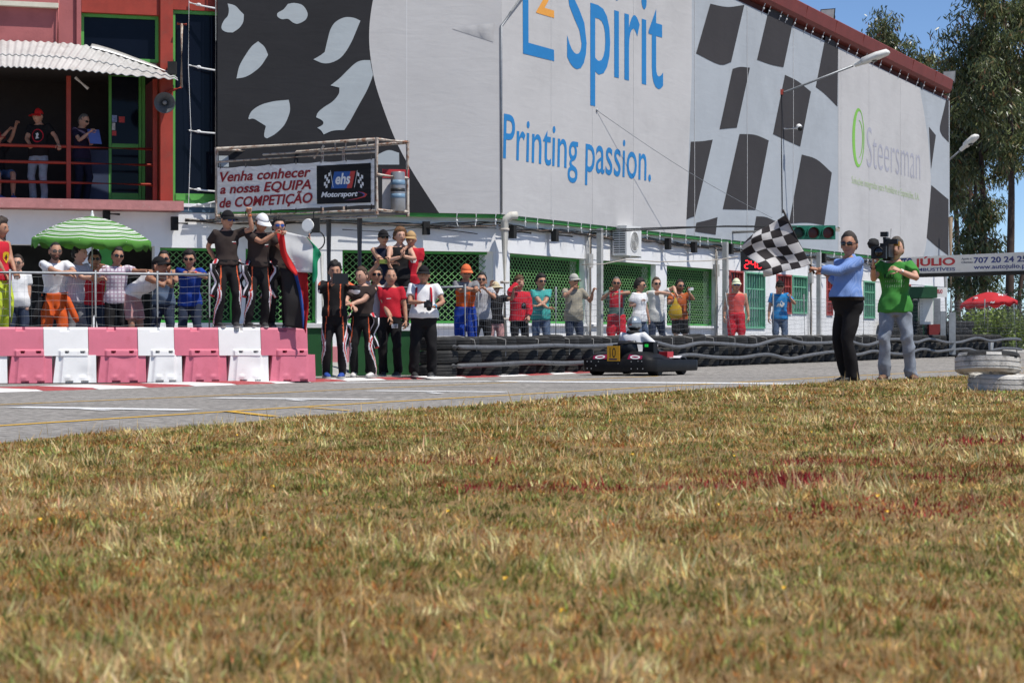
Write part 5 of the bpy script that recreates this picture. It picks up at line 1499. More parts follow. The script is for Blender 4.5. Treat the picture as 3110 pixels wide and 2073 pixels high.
for i, (px, D, sgn) in enumerate(((2925, 100, 1), (3005, 103, -1), (3095, 101, 1))):
    b = at(px, 1000, D)
    mb = MB(); mb.tube([Vector((b.x + sgn * 0.05 * k + 0.15 * math.sin(k * 0.9 + i), b.y, -0.1 + k * 0.9)) for k in range(10)], [0.13 - 0.008 * k for k in range(10)], 7)
    tag(mb.build('bare_trunk', M_BARK, smooth=True), ['bare brown tree trunk close beside the building end', 'bare brown tree trunk behind the middle of the overhead sign', 'bare brown tree trunk behind the phone number on the sign'][i], 'tree trunk')
# undergrowth
def bush(px, D, w, h, seed, bright, label):
    b = at(px, 1000, D)
    t = thing('bush', label, 'bush', (b.x, b.y, 0), 'bushes beyond the tyre wall')
    rn = np.random.default_rng(seed); n = 4200
    blobs = rn.uniform(-1, 1, (26, 3)) * np.array([w, 0.8, 0.5]); blobs[:, 2] = (blobs[:, 2] + 0.5) * h
    k = rn.integers(0, 26, n)
    off = rn.normal(size=(n, 3)); off /= np.linalg.norm(off, axis=1)[:, None]
    P = blobs[k] + off * rn.uniform(0.2, 0.55, (n, 1)); P[:, 2] = np.abs(P[:, 2])
    P += np.array([b.x, b.y, 0.0])
    c0 = np.array((0.16, 0.22, 0.03) if bright else (0.045, 0.065, 0.02))
    col = c0 * rn.uniform(0.55, 1.35, (n, 1)) * rn.uniform(0.8, 1.2, 26)[k][:, None]
    leaves_obj('foliage', P, 0.16, 0.045, col, t, 0.2, seed)
    mb = MB()
    for j in range(7):
        a = blobs[j]; mb.tube([(b.x + a[0] * 0.2, b.y, 0), (b.x + a[0] * 0.7, b.y + a[1] * 0.6, a[2] * 0.6), (b.x + a[0], b.y + a[1], a[2])], [0.03, 0.02, 0.008], 5)
    mb.build('stems', M_BARK, t)
bush(3060, 84, 1.1, 1.6, 31, True, 'bright green leafy bush under the red parasol')
bush(2925, 88, 1.3, 1.5, 32, False, 'dark bush beside the pale boards under the sign')
bush(3000, 87, 1.5, 1.9, 33, False, 'dark bush behind the red parasol pole')
bush(3125, 86, 1.3, 2.3, 34, False, 'dark bush past the bright green bush')
bush(2960, 118, 3.2, 4.2, 35, False, 'large dark bush far behind the tree trunks')
bush(3110, 120, 3.2, 4.6, 36, False, 'large dark bush far behind the bright green bush')
# ------------------------------------------------------------------ people
def tube_arr(pts, rads, n=10, up=None):
    """closed elliptical tube as (verts, faces); rads = [(rx, ry)] with rx along the side axis"""
    k = MB(); rings = []
    P = [Vector(p) for p in pts]
    px = None
    for i, p in enumerate(P):
        d = (P[min(i + 1, len(P) - 1)] - P[max(i - 1, 0)]).normalized()
        if up is not None:
            x = up.cross(d)
            if x.length < 1e-4: x = Vector((1, 0, 0))
            x.normalize()
        elif px is None:
            x, _ = perp(d)
        else:
            x = (px - d * px.dot(d)).normalized()
        px = x; y = d.cross(x)
        rx, ry = rads[i] if isinstance(rads[i], (tuple, list)) else (rads[i], rads[i])
        rings.append([p + x * math.cos(2 * math.pi * j / n) * rx + y * math.sin(2 * math.pi * j / n) * ry for j in range(n)])
    k.loft(rings)
    return k
def ring_stack(rings, n=18):
    """rings: (centre, ex, ey) with scaled axes"""
    k = MB(); rr = []
    for c, ex, ey in rings:
        rr.append([c + ex * math.cos(2 * math.pi * j / n) + ey * math.sin(2 * math.pi * j / n) for j in range(n)])
    k.loft(rr)
    return k
def remesh(shells, voxel, smooth=4, fac=0.5):
    k = MB()
    for s in shells: k.add(s.v, s.f)
    me = bpy.data.meshes.new('r'); me.from_pydata(k.v, [], k.f)
    o = bpy.data.objects.new('r', me); TSC.collection.objects.link(o)
    m = o.modifiers.new('r', 'REMESH'); m.mode = 'VOXEL'; m.voxel_size = voxel
    vl = TSC.view_layers[0]; vl.update()
    ev = o.evaluated_get(vl.depsgraph); em = ev.to_mesh()
    V = np.empty(len(em.vertices) * 3); em.vertices.foreach_get('co', V); V = V.reshape(-1, 3)
    F = np.empty(len(em.loops), np.int32); em.loops.foreach_get('vertex_index', F)
    ls = np.empty(len(em.polygons), np.int32); em.polygons.foreach_get('loop_total', ls)
    assert (ls == 4).all()
    F = F.reshape(-1, 4)
    ev.to_mesh_clear(); TSC.collection.objects.unlink(o); bpy.data.objects.remove(o); bpy.data.meshes.remove(me)
    E = np.concatenate([F[:, [0, 1]], F[:, [1, 2]], F[:, [2, 3]], F[:, [3, 0]]])
    E = np.unique(np.sort(E, 1), axis=0)
    cnt = np.bincount(E.ravel(), minlength=len(V)).astype(float)[:, None]
    for _ in range(smooth):
        S = np.zeros_like(V)
        for c in range(3):
            S[:, c] = np.bincount(E[:, 0], V[E[:, 1], c], len(V)) + np.bincount(E[:, 1], V[E[:, 0], c], len(V))
        V = V + fac * (S / np.maximum(cnt, 1) - V)
    return V, F
def vnormals(V, F):
    n = np.cross(V[F[:, 2]] - V[F[:, 0]], V[F[:, 3]] - V[F[:, 1]])
    N = np.zeros_like(V)
    for j in range(4):
        for c in range(3): N[:, c] += np.bincount(F[:, j], n[:, c], len(V))
    return N / (np.linalg.norm(N, axis=1)[:, None] + 1e-12)
def folds(V, F, amp, seed, fx=9.0):
    """cloth folds: smooth ridged displacement"""
    N = vnormals(V, F)
    x, y, z = V.T
    w1 = fx * (z * 2.3 + 1.0 * x + 0.35 * y) + 1.9 * np.sin(4.7 * x + 3.3 * z + seed) + seed * 3
    w2 = fx * 1.35 * (1.5 * x - z * 1.5 + 0.5 * y) + 1.7 * np.sin(5.9 * z - 3.1 * y + seed * 2) + seed
    r1 = 1 - 2 * np.abs(np.sin(w1 * 0.5)) ** 0.8; r2 = 1 - 2 * np.abs(np.sin(w2 * 0.5)) ** 0.8
    m1 = 0.5 + 0.5 * np.sin(7 * z + 5 * x + seed * 1.3)
    a = 1.1 * r1 * m1 + 0.9 * r2 * (1 - m1) + 0.35 * np.sin(33 * x + 21 * z + 11 * y + seed)
    return V + N * (amp * a)[:, None]

SKIN = {'fair': (0.56, 0.32, 0.225), 'mid': (0.48, 0.255, 0.165), 'tan': (0.40, 0.20, 0.125)}
def skin_mat(k):
    m = mat('skin_' + k, SKIN[k], 0.55, 0.10, 14, 0.05, 90, spec=0.35)
    m.node_tree.nodes['Principled BSDF'].inputs['Subsurface Weight'].default_value = 0.06
    return m
def cloth(name, c, var=0.10, rough=0.9):
    return mat('cloth_' + name, c, rough, var, 5, 0.12, 130, spec=0.2)
def stripe_cloth(name, c1, c2, per, width=0.25, axis=0):
    key = 'cloth_' + name
    if key in MATS: return MATS[key]
    m = cloth(name, c1); nt = m.node_tree; b = nt.nodes['Principled BSDF']
    tc = nt.nodes.new('ShaderNodeTexCoord'); sp = nt.nodes.new('ShaderNodeSeparateXYZ'); nt.links.new(tc.outputs['Object'], sp.inputs[0])
    prev = None
    for ax in ((axis,) if isinstance(axis, int) else axis):
        mm = nt.nodes.new('ShaderNodeMath'); mm.operation = 'MULTIPLY'; mm.inputs[1].default_value = 1.0 / per; nt.links.new(sp.outputs[ax], mm.inputs[0])
        fr = nt.nodes.new('ShaderNodeMath'); fr.operation = 'FRACT'; nt.links.new(mm.outputs[0], fr.inputs[0])
        lt = nt.nodes.new('ShaderNodeMath'); lt.operation = 'LESS_THAN'; lt.inputs[1].default_value = width; nt.links.new(fr.outputs[0], lt.inputs[0])
        if prev is None: prev = lt.outputs[0]
        else:
            mxm = nt.nodes.new('ShaderNodeMath'); mxm.operation = 'MAXIMUM'; nt.links.new(prev, mxm.inputs[0]); nt.links.new(lt.outputs[0], mxm.inputs[1]); prev = mxm.outputs[0]
    old = b.inputs['Base Color'].links[0].from_socket
    mx = nt.nodes.new('ShaderNodeMix'); mx.data_type = 'RGBA'; nt.links.new(prev, mx.inputs[0]); nt.links.new(old, mx.inputs[6]); mx.inputs[7].default_value = (*c2, 1)
    nt.links.new(mx.outputs[2], b.inputs['Base Color'])
    return m

# unit head: directions of a sphere shaped into a face looking to -Y
NU, NV = 30, 22
def head_shape():
    vs = []; dirs = []
    for i in range(NV + 1):
        t = -math.pi / 2 + math.pi * i / NV
        for j in range(NU):
            a = 2 * math.pi * j / NU
            dirs.append((math.cos(t) * math.sin(a), -math.cos(t) * math.cos(a), math.sin(t)))
    D = np.array(dirs)
    x, y, z = D.T
    P = np.stack([x * 0.076, y * 0.098, z * 0.120], 1)
    low = np.clip(-z, 0, 1)
    P[:, 0] *= 1 - 0.30 * low ** 1.5
    back = np.clip(y, 0, 1)
    P[:, 2] += 0.030 * back * low                     # nape higher than chin
    P[:, 1] += np.where(y < 0, 0.010 * low, 0)
    front = np.clip(-y, 0, 1)
    X, Z = P[:, 0], P[:, 2]
    def g(cx, cz, sx, sz): return np.exp(-((X - cx) / sx) ** 2 - ((Z - cz) / sz) ** 2) * (front > 0.2)
    P[:, 1] -= 0.026 * g(0, -0.022, 0.013, 0.020) + 0.012 * g(0, 0.005, 0.010, 0.020)   # nose
    P[:, 1] -= 0.006 * g(0, 0.033, 0.05, 0.012)       # brow
    P[:, 1] += 0.010 * (g(-0.031, 0.010, 0.016, 0.013) + g(0.031, 0.010, 0.016, 0.013))  # sockets
    P[:, 1] -= 0.006 * g(0, -0.060, 0.022, 0.010)     # lips
    P[:, 1] -= 0.012 * g(0, -0.098, 0.022, 0.020)     # chin
    F = []
    for i in range(NV):
        for j in range(NU):
            a = i * NU + j; b = i * NU + (j + 1) % NU
            F.append((a, b, b + NU, a + NU))
    return D, P, np.array(F)
HD, HP, HF = head_shape()

def hand_mb(wrist, d, palm_n, side, curl, s, spread=0.0):
    """hand with five fingers from the wrist along d; thumb on the side axis"""
    k = MB()
    d = d.normalized(); n = (palm_n - d * palm_n.dot(d)).normalized(); w = d.cross(n).normalized() * side
    def loc(a, b, c): return wrist + d * a * s + w * b * s + n * c * s
    rings = []
    for a, hw, ht in ((-0.015, 0.026, 0.019), (0.02, 0.032, 0.017), (0.06, 0.040, 0.016), (0.088, 0.041, 0.014)):
        c = loc(a, 0, 0)
        rings.append([c + w * hw * s * math.cos(q) + n * ht * s * math.sin(q) for q in np.linspace(0, 2 * math.pi, 8, endpoint=False)])
    k.loft(rings)
    for i, (b, L) in enumerate(((0.030, 0.070), (0.010, 0.078), (-0.010, 0.073), (-0.030, 0.058))):
        p = loc(0.080, b, 0); ang = 0.10; pts = [p]
        for j, f in enumerate((0.45, 0.32, 0.25)):
            ang += curl * (1.35 if j == 0 else 1.25) * (1.0 + 0.05 * i)
            dv = d * math.cos(ang) + n * math.sin(ang) + w * (spread * b * 6)
            p = p + dv.normalized() * L * f * s; pts.append(p)
        k.tube(pts, [0.0095 * s, 0.009 * s, 0.008 * s, 0.006 * s], 6)
    p = loc(0.02, 0.028, 0.004); pts = [p]
    a1 = 0.9 - 0.5 * curl
    for j, f in enumerate((0.040, 0.030, 0.024)):
        dv = (d * math.cos(a1) + w * math.sin(a1) + n * (0.25 + 0.9 * curl)).normalized()
        p = p + dv * f * s; pts.append(p); a1 -= 0.25 + 0.45 * curl
    k.tube(pts, [0.012 * s, 0.0105 * s, 0.009 * s, 0.007 * s], 6)
    return k

def ik(a, t, l1, l2, hint):
    v = t - a; dist = v.length
    if dist > (l1 + l2) * 0.995:
        v = v * ((l1 + l2) * 0.995 / dist); t = a + v; dist = v.length
    if dist < abs(l1 - l2) + 0.02:
        v = v.normalized() * (abs(l1 - l2) + 0.02); t = a + v; dist = v.length
    u = v.normalized()
    c = (l1 * l1 + dist * dist - l2 * l2) / (2 * dist)
    h = math.sqrt(max(l1 * l1 - c * c, 0))
    p = hint - u * hint.dot(u)
    if p.length < 1e-4: p = perp(u)[0]
    return a + u * c + p.normalized() * h, t

NP = [0]
def person(label, px, D, zg, H, rz=0.0, group=None, lean=0.0, roll=0.0, twist=0.0, head=(0, 0, 0), hips=0.0, hipz=None, hands=(None, None), elbows=(None, None), curl=(0.35, 0.35), palms=(None, None),
           feet=((-0.11, 0.0), (0.11, 0.0)), toes=(12, -12), foot_z=(0.0, 0.0), knee=None, top=None, bottom=None, shoes=(0.03, 0.03, 0.03), skin='mid', hair=('short', (0.02, 0.014, 0.01)), cap=None, glasses=None,
           beard=None, belly=0.0, build=1.0, stub=0.0, extra=None, voxel=0.0155, base=None):
    """hands: world aligned pixel targets (px, py, depth offset) or None for hanging arms"""
    NP[0] += 1; seed = NP[0] * 1.37
    s = H / 1.75
    b0 = Vector(base) if base is not None else Vector(((px - CX) / FPX * D, D, zg))
    t = thing('person', label, 'person', b0, group, R(rz), local=True)
    Minv = (Matrix.Translation(b0) @ Matrix.Rotation(R(rz), 4, 'Z')).inverted()
    Rz = Matrix.Rotation(R(rz), 3, 'Z'); Rzi = Rz.inverted()
    def wpt(h): return Minv @ at(h[0], h[1], D + h[2])
    hz = (hipz if hipz is not None else 0.93 * s)
    la, ra, ta = R(lean), R(roll), R(twist)
    def sp(x, y, z):
        """rest torso point (unit metres, z from 0.93 hips up) to posed local point"""
        f = float(sst(z, 0.90, 1.22))
        v = Vector((x, y, z - 0.93)) * s
        v = Matrix.Rotation(ta * f, 3, 'Z') @ v
        v = Matrix.Rotation(ra * (0.35 + 0.65 * f), 3, 'Y') @ v
        v = Matrix.Rotation(la * (0.45 + 0.55 * f), 3, 'X') @ v
        return Vector((hips, 0, hz)) + v
    def torso(off, z0, z1, over=0.0):
        rings = []
        prof = ((0.80, 0.150, 0.110, 0.0), (0.86, 0.166, 0.122, 0.005), (0.93, 0.170, 0.125, 0.008), (1.01, 0.156, 0.114, 0.0), (1.09, 0.150, 0.108, -0.004), (1.18, 0.160, 0.114, -0.004), (1.27, 0.172, 0.122, 0.0), (1.35, 0.176, 0.116, 0.004), (1.41, 0.170, 0.098, 0.010), (1.445, 0.135, 0.078, 0.014), (1.472, 0.085, 0.066, 0.012), (1.490, 0.066, 0.060, 0.012))
        pz_ = [q[0] for q in prof]
        zz = [z0] + [z for z in pz_ if z0 + 0.012 < z < z1 - 0.012] + [z1]
        for z in zz:
            rx, ry, yo = (float(np.interp(z, pz_, [q[c] for q in prof])) for c in (1, 2, 3))
            bl = belly * math.exp(-((z - 1.04) / 0.13) ** 2)
            fh = 0.022 * float(1 - sst(z, 0.84, 0.98)) if (off > 0 and z1 > 1.2) else 0.0
            fh = max(fh, (over - off) * float(1 - sst(z, 1.02, 1.12)))
            rx2 = (rx * build + off + fh + bl * 0.35); ry2 = (ry * build + off + fh + bl * 0.5)
            c = sp(0, yo - bl * 0.5, z)
            ex = (sp(0.1, yo, z) - sp(-0.1, yo, z)).normalized(); ey = (sp(0, yo + 0.1, z) - sp(0, yo - 0.1, z)).normalized()
            rings.append((c, ex * rx2 * s, ey * ry2 * s))
        return ring_stack(rings)
    sh = [sp(-0.176 * build, 0.012, 1.418), sp(0.176 * build, 0.012, 1.418)]
    l1, l2 = 0.285 * s, 0.25 * s
    el = [None, None]; wr = [None, None]; hd = [None, None]
    for i, sg in enumerate((-1, 1)):
        if hands[i] is None:
            tgt = sh[i] + Vector((sg * 0.09, -0.06, -0.525)) * s
            hint = Vector((sg * 0.4, 0.6, -0.1)); hdir = Vector((sg * 0.05, -0.12, -1))
        else:
            tgt = wpt(hands[i]); hint = Vector((sg * 0.55, 0.35, -0.9)); hdir = None
        if elbows[i] is not None: hint = Rzi @ Vector(elbows[i])
        el[i], wr[i] = ik(sh[i], tgt, l1, l2, hint)
        hd[i] = hdir if hdir is not None else (wr[i] - el[i])
        if len(hands[i] or ()) > 3: hd[i] = Rzi @ Vector(hands[i][3])
    hp = [Vector((hips - 0.088 * s, 0.004, hz - 0.01 * s)), Vector((hips + 0.088 * s, 0.004, hz - 0.01 * s))]
    kn = [None, None]; an = [None, None]
    for i, sg in enumerate((-1, 1)):
        tgt = Vector((feet[i][0], feet[i][1] + 0.02, foot_z[i] + 0.085 * s))
        kh = Vector(knee[i]) if knee is not None else Vector((sg * 0.15, -1, 0))
        kn[i], an[i] = ik(hp[i], tgt, 0.435 * s, 0.425 * s, kh)
    # ---- head frame
    nb = sp(0, 0.012, 1.47); nt_ = sp(0, 0.012, 1.52)
    hy, hpit, hrol = R(head[0]), R(head[1]), R(head[2])
    Rh = Matrix.Rotation(hy, 3, 'Z') @ Matrix.Rotation(hpit + la * 0.45, 3, 'X') @ Matrix.Rotation(hrol + ra * 0.4, 3, 'Y')
    nd = (nt_ - nb).normalized()
    hs = s * 1.17
    hc = nb + nd * 0.040 * s + (Rh @ Vector((0, -0.024, 0.108))) * s
    smt = skin_mat(skin)
    # ---- body: one skin of torso, neck, arms, legs
    sh_ = [torso(0.0, 0.88 if bottom is not None else 0.80, 1.49)]
    sh_.append(tube_arr([sp(0, 0.014, 1.42), nb, hc + (Rh @ Vector((0, 0.018, -0.03))) * s], [0.066 * s, 0.057 * s, 0.052 * s], 12))
    for i, sg in enumerate((-1, 1)):
        sh_.append(tube_arr([sh[i] + (sh[i] - el[i]).normalized() * 0.015 * s, sh[i].lerp(el[i], 0.35), el[i], el[i].lerp(wr[i], 0.3), wr[i]], [r_ * s * (0.5 + 0.5 * build) for r_ in (0.058, 0.050, 0.040, 0.042, 0.029)], 10))
        if bottom is None or bottom.get('len', 1) < 0.9:
            sh_.append(tube_arr([hp[i], hp[i].lerp(kn[i], 0.5), kn[i], kn[i].lerp(an[i], 0.35), an[i]], [r_ * s for r_ in (0.088, 0.074, 0.056, 0.058, 0.038)], 10))
    V, F = remesh(sh_, voxel * 1.22, 2)
    body = MB(); body.v = [tuple(v) for v in V]; body.f = [tuple(f) for f in F]; body.m = [0] * len(F)
    Hv = [hc + (Rh @ Vector(p)) * hs for p in HP]
    fm = []
    for f in HF:
        c = HP[f].mean(0); dc = HD[f].mean(0); m_ = 0
        if beard and dc[1] < 0.55 and c[2] < -0.050 + 0.03 * abs(dc[0]) and dc[1] < -0.05 + 0.5 * abs(dc[0]) and not (abs(c[0]) < 0.02 and -0.068 < c[2] < -0.054): m_ = 1
        elif abs(c[0]) < 0.024 and -0.066 < c[2] < -0.052 and dc[1] < -0.5: m_ = 2
        fm.append(m_)
    k0 = len(body.v); body.v += [tuple(v) for v in Hv]; body.f += [tuple(int(q) + k0 for q in f) for f in HF]; body.m += fm
    for sg in (-1, 1):   # ears, eyes, brows
        body.ball(hc + (Rh @ Vector((sg * 0.077, 0.012, -0.005))) * hs, (0.011 * hs, 0.020 * hs, 0.032 * hs), 0, 8, 6, Rh)
        ce = hc + (Rh @ Vector((sg * 0.031, -0.0835, 0.010))) * hs
        body.ball(ce, (0.0115 * hs, 0.006 * hs, 0.0048 * hs), 3, 8, 5, Rh)
        body.ball(ce + (Rh @ Vector((0, -0.0042, 0))) * hs, (0.0055 * hs, 0.003 * hs, 0.0048 * hs), 4, 8, 5, Rh)
        body.ball(hc + (Rh @ Vector((sg * 0.032, -0.0905, 0.030))) * hs, (0.019 * hs, 0.006 * hs, 0.005 * hs), 4, 8, 4, Rh @ Matrix.Rotation(sg * 0.12, 3, 'Y'))
    for i, sg in enumerate((-1, 1)):
        pn = palms[i]; pn = Rzi @ Vector(pn) if pn is not None else (Vector((-sg, 0.15, 0)) if hands[i] is None else Vector((0, -0.3, -1)))
        if abs(pn.normalized().dot(hd[i].normalized())) > 0.95: pn = pn + Vector((0.5 * -sg, 0.4, 0))
        # w axis = d x n * side must point to the thumb
        tw = hd[i].normalized().cross(pn.normalized())
        side = 1.0 if tw.dot(Vector((-sg * 0.6, -0.6, 0.5))) > 0 else -1.0
        h_ = hand_mb(wr[i], hd[i], pn, side, curl[i], s)
        body.add(h_.v, h_.f, 0)
    lip = mat('lips', (0.33, 0.12, 0.095), 0.5); eyew = mat('eye_white', (0.62, 0.60, 0.57), 0.3); eyed = mat('eye_dark', (0.02, 0.013, 0.010), 0.4)
    bmat = mat('stubble_%s' % skin, tuple(np.array(SKIN[skin]) * 0.35 + np.array((0.01, 0.008, 0.008))), 0.8) if beard != 'dark' else mat('beard_dark', (0.075, 0.045, 0.032), 0.9, 0.3, 40)
    body.build('body', [smt, bmat, lip, eyew, eyed], t, True)
    # ---- shirt
    parts = {}
    if top is not None:
        off = top.get('off', 0.014); sl = top.get('sleeve', 0.62); hem = top.get('hem', 0.86)
        zt_ = 1.462 if sl >= 0 else 1.435
        bo = bottom.get('off', 0.014) if bottom else 0
        tucked = bottom is not None and hem > bottom.get('waist', 0.985) - 0.09
        ss = [torso(off, hem, zt_, 0.0 if tucked else bo + 0.022)]
        for i, sg in enumerate((-1, 1)):
            if sl < 0: continue
            w = top.get('sw', 0.016); pts = [sp(sg * 0.10, 0.012, 1.40), sh[i]]; rr = [0.068 * s, (0.066 + w * 0.55) * s * (0.5 + 0.5 * build)]
            if sl <= 1:
                pts += [sh[i].lerp(el[i], sl * 0.5), sh[i].lerp(el[i], sl)]; rr += [(0.054 + w) * s, (0.050 + w * 1.05) * s]
            else:
                e = sl - 1; pts += [sh[i].lerp(el[i], 0.5), el[i], el[i].lerp(wr[i], e * 0.5), el[i].lerp(wr[i], e)]; rr += [(0.052 + w) * s, (0.045 + w) * s, (0.042 + w) * s, (0.034 + w * 0.9) * s]
            ss.append(tube_arr(pts, rr, 12))
        V, F = remesh(ss, voxel, 3)
        V = folds(V, F, top.get('fold', 0.0060) * s, seed)
        mats = top['m'] if isinstance(top['m'], (list, tuple)) else [top['m']]
        fm = None
        if 'paint' in top:
            C = V[F].mean(1)
            fm = [top['paint']((c - np.array(sp(0, 0, 1.2))) / s, c) for c in C]
        parts['top'] = np_mesh(top.get('name', 'shirt'), V, F, mats, True, fm, t, True)
        if top.get('collar'):
            k = MB(); rr_ = []
            for q in range(15):
                a = R(-160 + 320 * q / 14) + math.pi / 2
                ca, sa = math.cos(a), math.sin(a)
                b1 = sp(0.074 * ca, 0.012 + 0.068 * sa, 1.462 - 0.010 * max(0, -sa)); b2 = sp(0.064 * ca, 0.012 + 0.060 * sa, 1.510 - 0.034 * max(0, -sa)); b3 = sp(0.106 * ca, 0.012 + 0.098 * sa, 1.452 - 0.030 * max(0, -sa))
                rr_.append([b1, b2, b2 + Vector((0, 0, -0.004)), b3])
            k.loft(rr_, close=False); k.build('collar', mats[0], t, True).matrix_parent_inverse = Matrix()
    # ---- trousers
    if bottom is not None:
        off = bottom.get('off', 0.014); ln = bottom.get('len', 1.0); wz = bottom.get('waist', 0.985); fl = bottom.get('flare', 0.070)
        ss = [torso(off, 0.80, wz)]
        for i, sg in enumerate((-1, 1)):
            if ln >= 0.9:
                pts = [hp[i] + Vector((0, 0, 0.03)), hp[i].lerp(kn[i], 0.5), kn[i], kn[i].lerp(an[i], 0.5), an[i] + Vector((0, 0.006, -0.035 * s))]
                rr = [(0.084 + off) * s, (0.080 + off) * s, (0.064 + off) * s, (0.062 + off * 0.8) * s, fl * s]
            else:
                pts = [hp[i] + Vector((0, 0, 0.03)), hp[i].lerp(kn[i], 0.5), hp[i].lerp(kn[i], ln * 1.7 if ln < 0.6 else 1.0)]
                rr = [(0.086 + off) * s, (0.086 + off) * s, (0.085 + off) * s]
            ss.append(tube_arr(pts, rr, 12))
        V, F = remesh(ss, voxel * (1.0 if 'paint' in bottom else 1.2), 3)
        zk = 0.5 * (kn[0].z + kn[1].z); zz_ = V[:, 2]
        aw = 0.55 + 1.1 * np.exp(-((zz_ - zk) / 0.10) ** 2) + 1.2 * np.exp(-((zz_ - 0.10) / 0.09) ** 2) + 0.6 * np.exp(-((zz_ - hz + 0.08) / 0.07) ** 2)
        V = folds(V, F, bottom.get('fold', 0.0065) * s * aw, seed + 3, 9.5)
        mats = bottom['m'] if isinstance(bottom['m'], (list, tuple)) else [bottom['m']]
        fm = None
        if 'paint' in bottom:
            C = V[F].mean(1); fm = []
            for c in C:
                c = Vector(c); i = 0 if (c - hp[0].lerp(kn[0], 0.5)).length + (c - kn[0].lerp(an[0], .5)).length < (c - hp[1].lerp(kn[1], 0.5)).length + (c - kn[1].lerp(an[1], .5)).length else 1
                sg = -1 if i == 0 else 1
                A, Bk = (hp[i], kn[i]) if c.z > kn[i].z else (kn[i], an[i])
                ax = (Bk - A); tt = max(0, min(1, (c - A).dot(ax) / ax.length_squared)); rv = c - (A + ax * tt)
                phi = math.degrees(math.atan2(rv.y, rv.x * sg))      # 0 outward, -90 front, 90 back
                z = c.z / s
                fm.append(bottom['paint'](sg, z, phi))
        parts['bottom'] = np_mesh(bottom.get('name', 'trousers'), V, F, mats, True, fm, t, True)
        if bottom.get('belt'):
            k = MB(); rr_ = []
            for z, e in ((wz - 0.045, 0.004), (wz - 0.045, 0.016), (wz - 0.003, 0.016), (wz - 0.003, 0.004)):
                c = sp(0, 0, z); bl = belly * math.exp(-((z - 1.04) / 0.13) ** 2)
                rr_.append([sp((0.160 * build + off + e + bl * .35) * math.cos(a), -bl * .5 + 0.004 + (0.117 * build + off + e + bl * .5) * math.sin(a), z) for a in np.linspace(0, 2 * math.pi, 24, endpoint=False)])
            k.loft(rr_, caps=False); k.build('belt', bottom['belt'], t).matrix_parent_inverse = Matrix()
    # ---- shoes
    if shoes is not None:
        sm_ = mat('shoe_%d_%d_%d' % tuple(int(c * 255) for c in shoes), shoes, 0.6)
        sole = mat('shoe_sole', (0.35, 0.34, 0.32), 0.8)
        for i, sg in enumerate((-1, 1)):
            Ry = Matrix.Rotation(R(toes[i]), 3, 'Z')
            o_ = an[i] - Vector((0, 0, 0.085 * s))
            k = MB(); rings = []
            for y, w, h in ((0.075, 0.026, 0.055), (0.06, 0.036, 0.085), (0.0, 0.041, 0.105), (-0.06, 0.043, 0.075), (-0.12, 0.048, 0.055), (-0.165, 0.042, 0.042), (-0.19, 0.02, 0.028)):
                rings.append([o_ + Ry @ Vector((w * math.cos(a) * s, y * s, (0.012 + h * 0.5 + h * 0.5 * math.sin(a)) * s)) for a in np.linspace(0, 2 * math.pi, 10, endpoint=False)])
            k.loft(rings)
            if stub or bottom is None or True:
                k.tube([o_ + Vector((0, 0, 0.07 * s)), an[i] + Vector((0, 0, 0.05 * s))], 0.04 * s, 8)
            rings = []
            for y, w in ((0.08, 0.028), (0.06, 0.040), (0.0, 0.042), (-0.06, 0.045), (-0.12, 0.050), (-0.17, 0.044), (-0.195, 0.02)):
                rings.append([o_ + Ry @ Vector((x_, y, z_)) * s for x_, z_ in ((-w, 0.0), (w, 0.0), (w, 0.022), (-w, 0.022))])
            k.loft(rings, 1)
            k.build('shoe', [sm_, sole], t, True, 50).matrix_parent_inverse = Matrix()
    # ---- hair
    if hair is not None:
        st, hcol = hair
        x, y, z = HD.T
        fr = np.clip(-y, 0, 1)
        line = {'short': 0.68, 'buzz': 0.70, 'receding': 0.84, 'curly': 0.62, 'long': 0.64, 'full': 0.58, 'thin': 0.85}[st]
        th = {'short': 0.013, 'buzz': 0.005, 'receding': 0.010, 'curly': 0.032, 'long': 0.040, 'full': 0.021, 'thin': 0.007}[st]
        if cap is not None: th = 0.003
        lim = np.where(y < -0.15, line, np.where(y < 0.25, line - (y + 0.15) * (line + 0.46) / 0.4, -0.46 - (y - 0.25) * 0.2))
        side = np.abs(x)
        lim = np.where((side > 0.62) & (y < -0.1) & (y > -0.45), np.minimum(lim, 0.10 + (-0.1 - y) * 1.4), lim)
        msk = (z - lim)
        if st == 'long': msk = np.where(y > -0.25, np.maximum(msk, 0.4 + z * 0.1 + 0.5), msk)
        up = sst(msk, -0.06, 0.10)
        rg = np.random.default_rng(NP[0])
        nz = rg.uniform(0.55, 1.35, len(HD)) if st in ('curly', 'long') else (rg.uniform(0.5, 1.5, len(HD)) if st == 'full' else rg.uniform(0.75, 1.25, len(HD)))
        nrm = HD / np.linalg.norm(HD, axis=1)[:, None]
        P = HP + nrm * ((-0.010 + up * (0.010 + th * nz))[:, None])
        if st in ('full', 'short') and cap is None: P[:, 2] += up * 0.008 * np.clip(z, 0, 1) * nz
        if st == 'long': P[:, 2] -= np.where((y > -0.1) & (z < 0), 0.11 * np.clip(-z, 0, 1), 0); P[:, 0] *= 1 + 0.40 * np.where(y > -0.1, np.clip(0.3 - z, 0, 1), 0)
        k = MB(); k.v = [tuple(hc + (Rh @ Vector(p)) * hs) for p in P]; k.f = [tuple(int(q) for q in f) for f in HF]; k.m = [0] * len(HF)
        k.build('hair', mat('hair_%d_%d_%d' % tuple(int(c * 999) for c in hcol), hcol, 0.6, 0.35, 60, 0.5, 160), t, True).matrix_parent_inverse = Matrix()
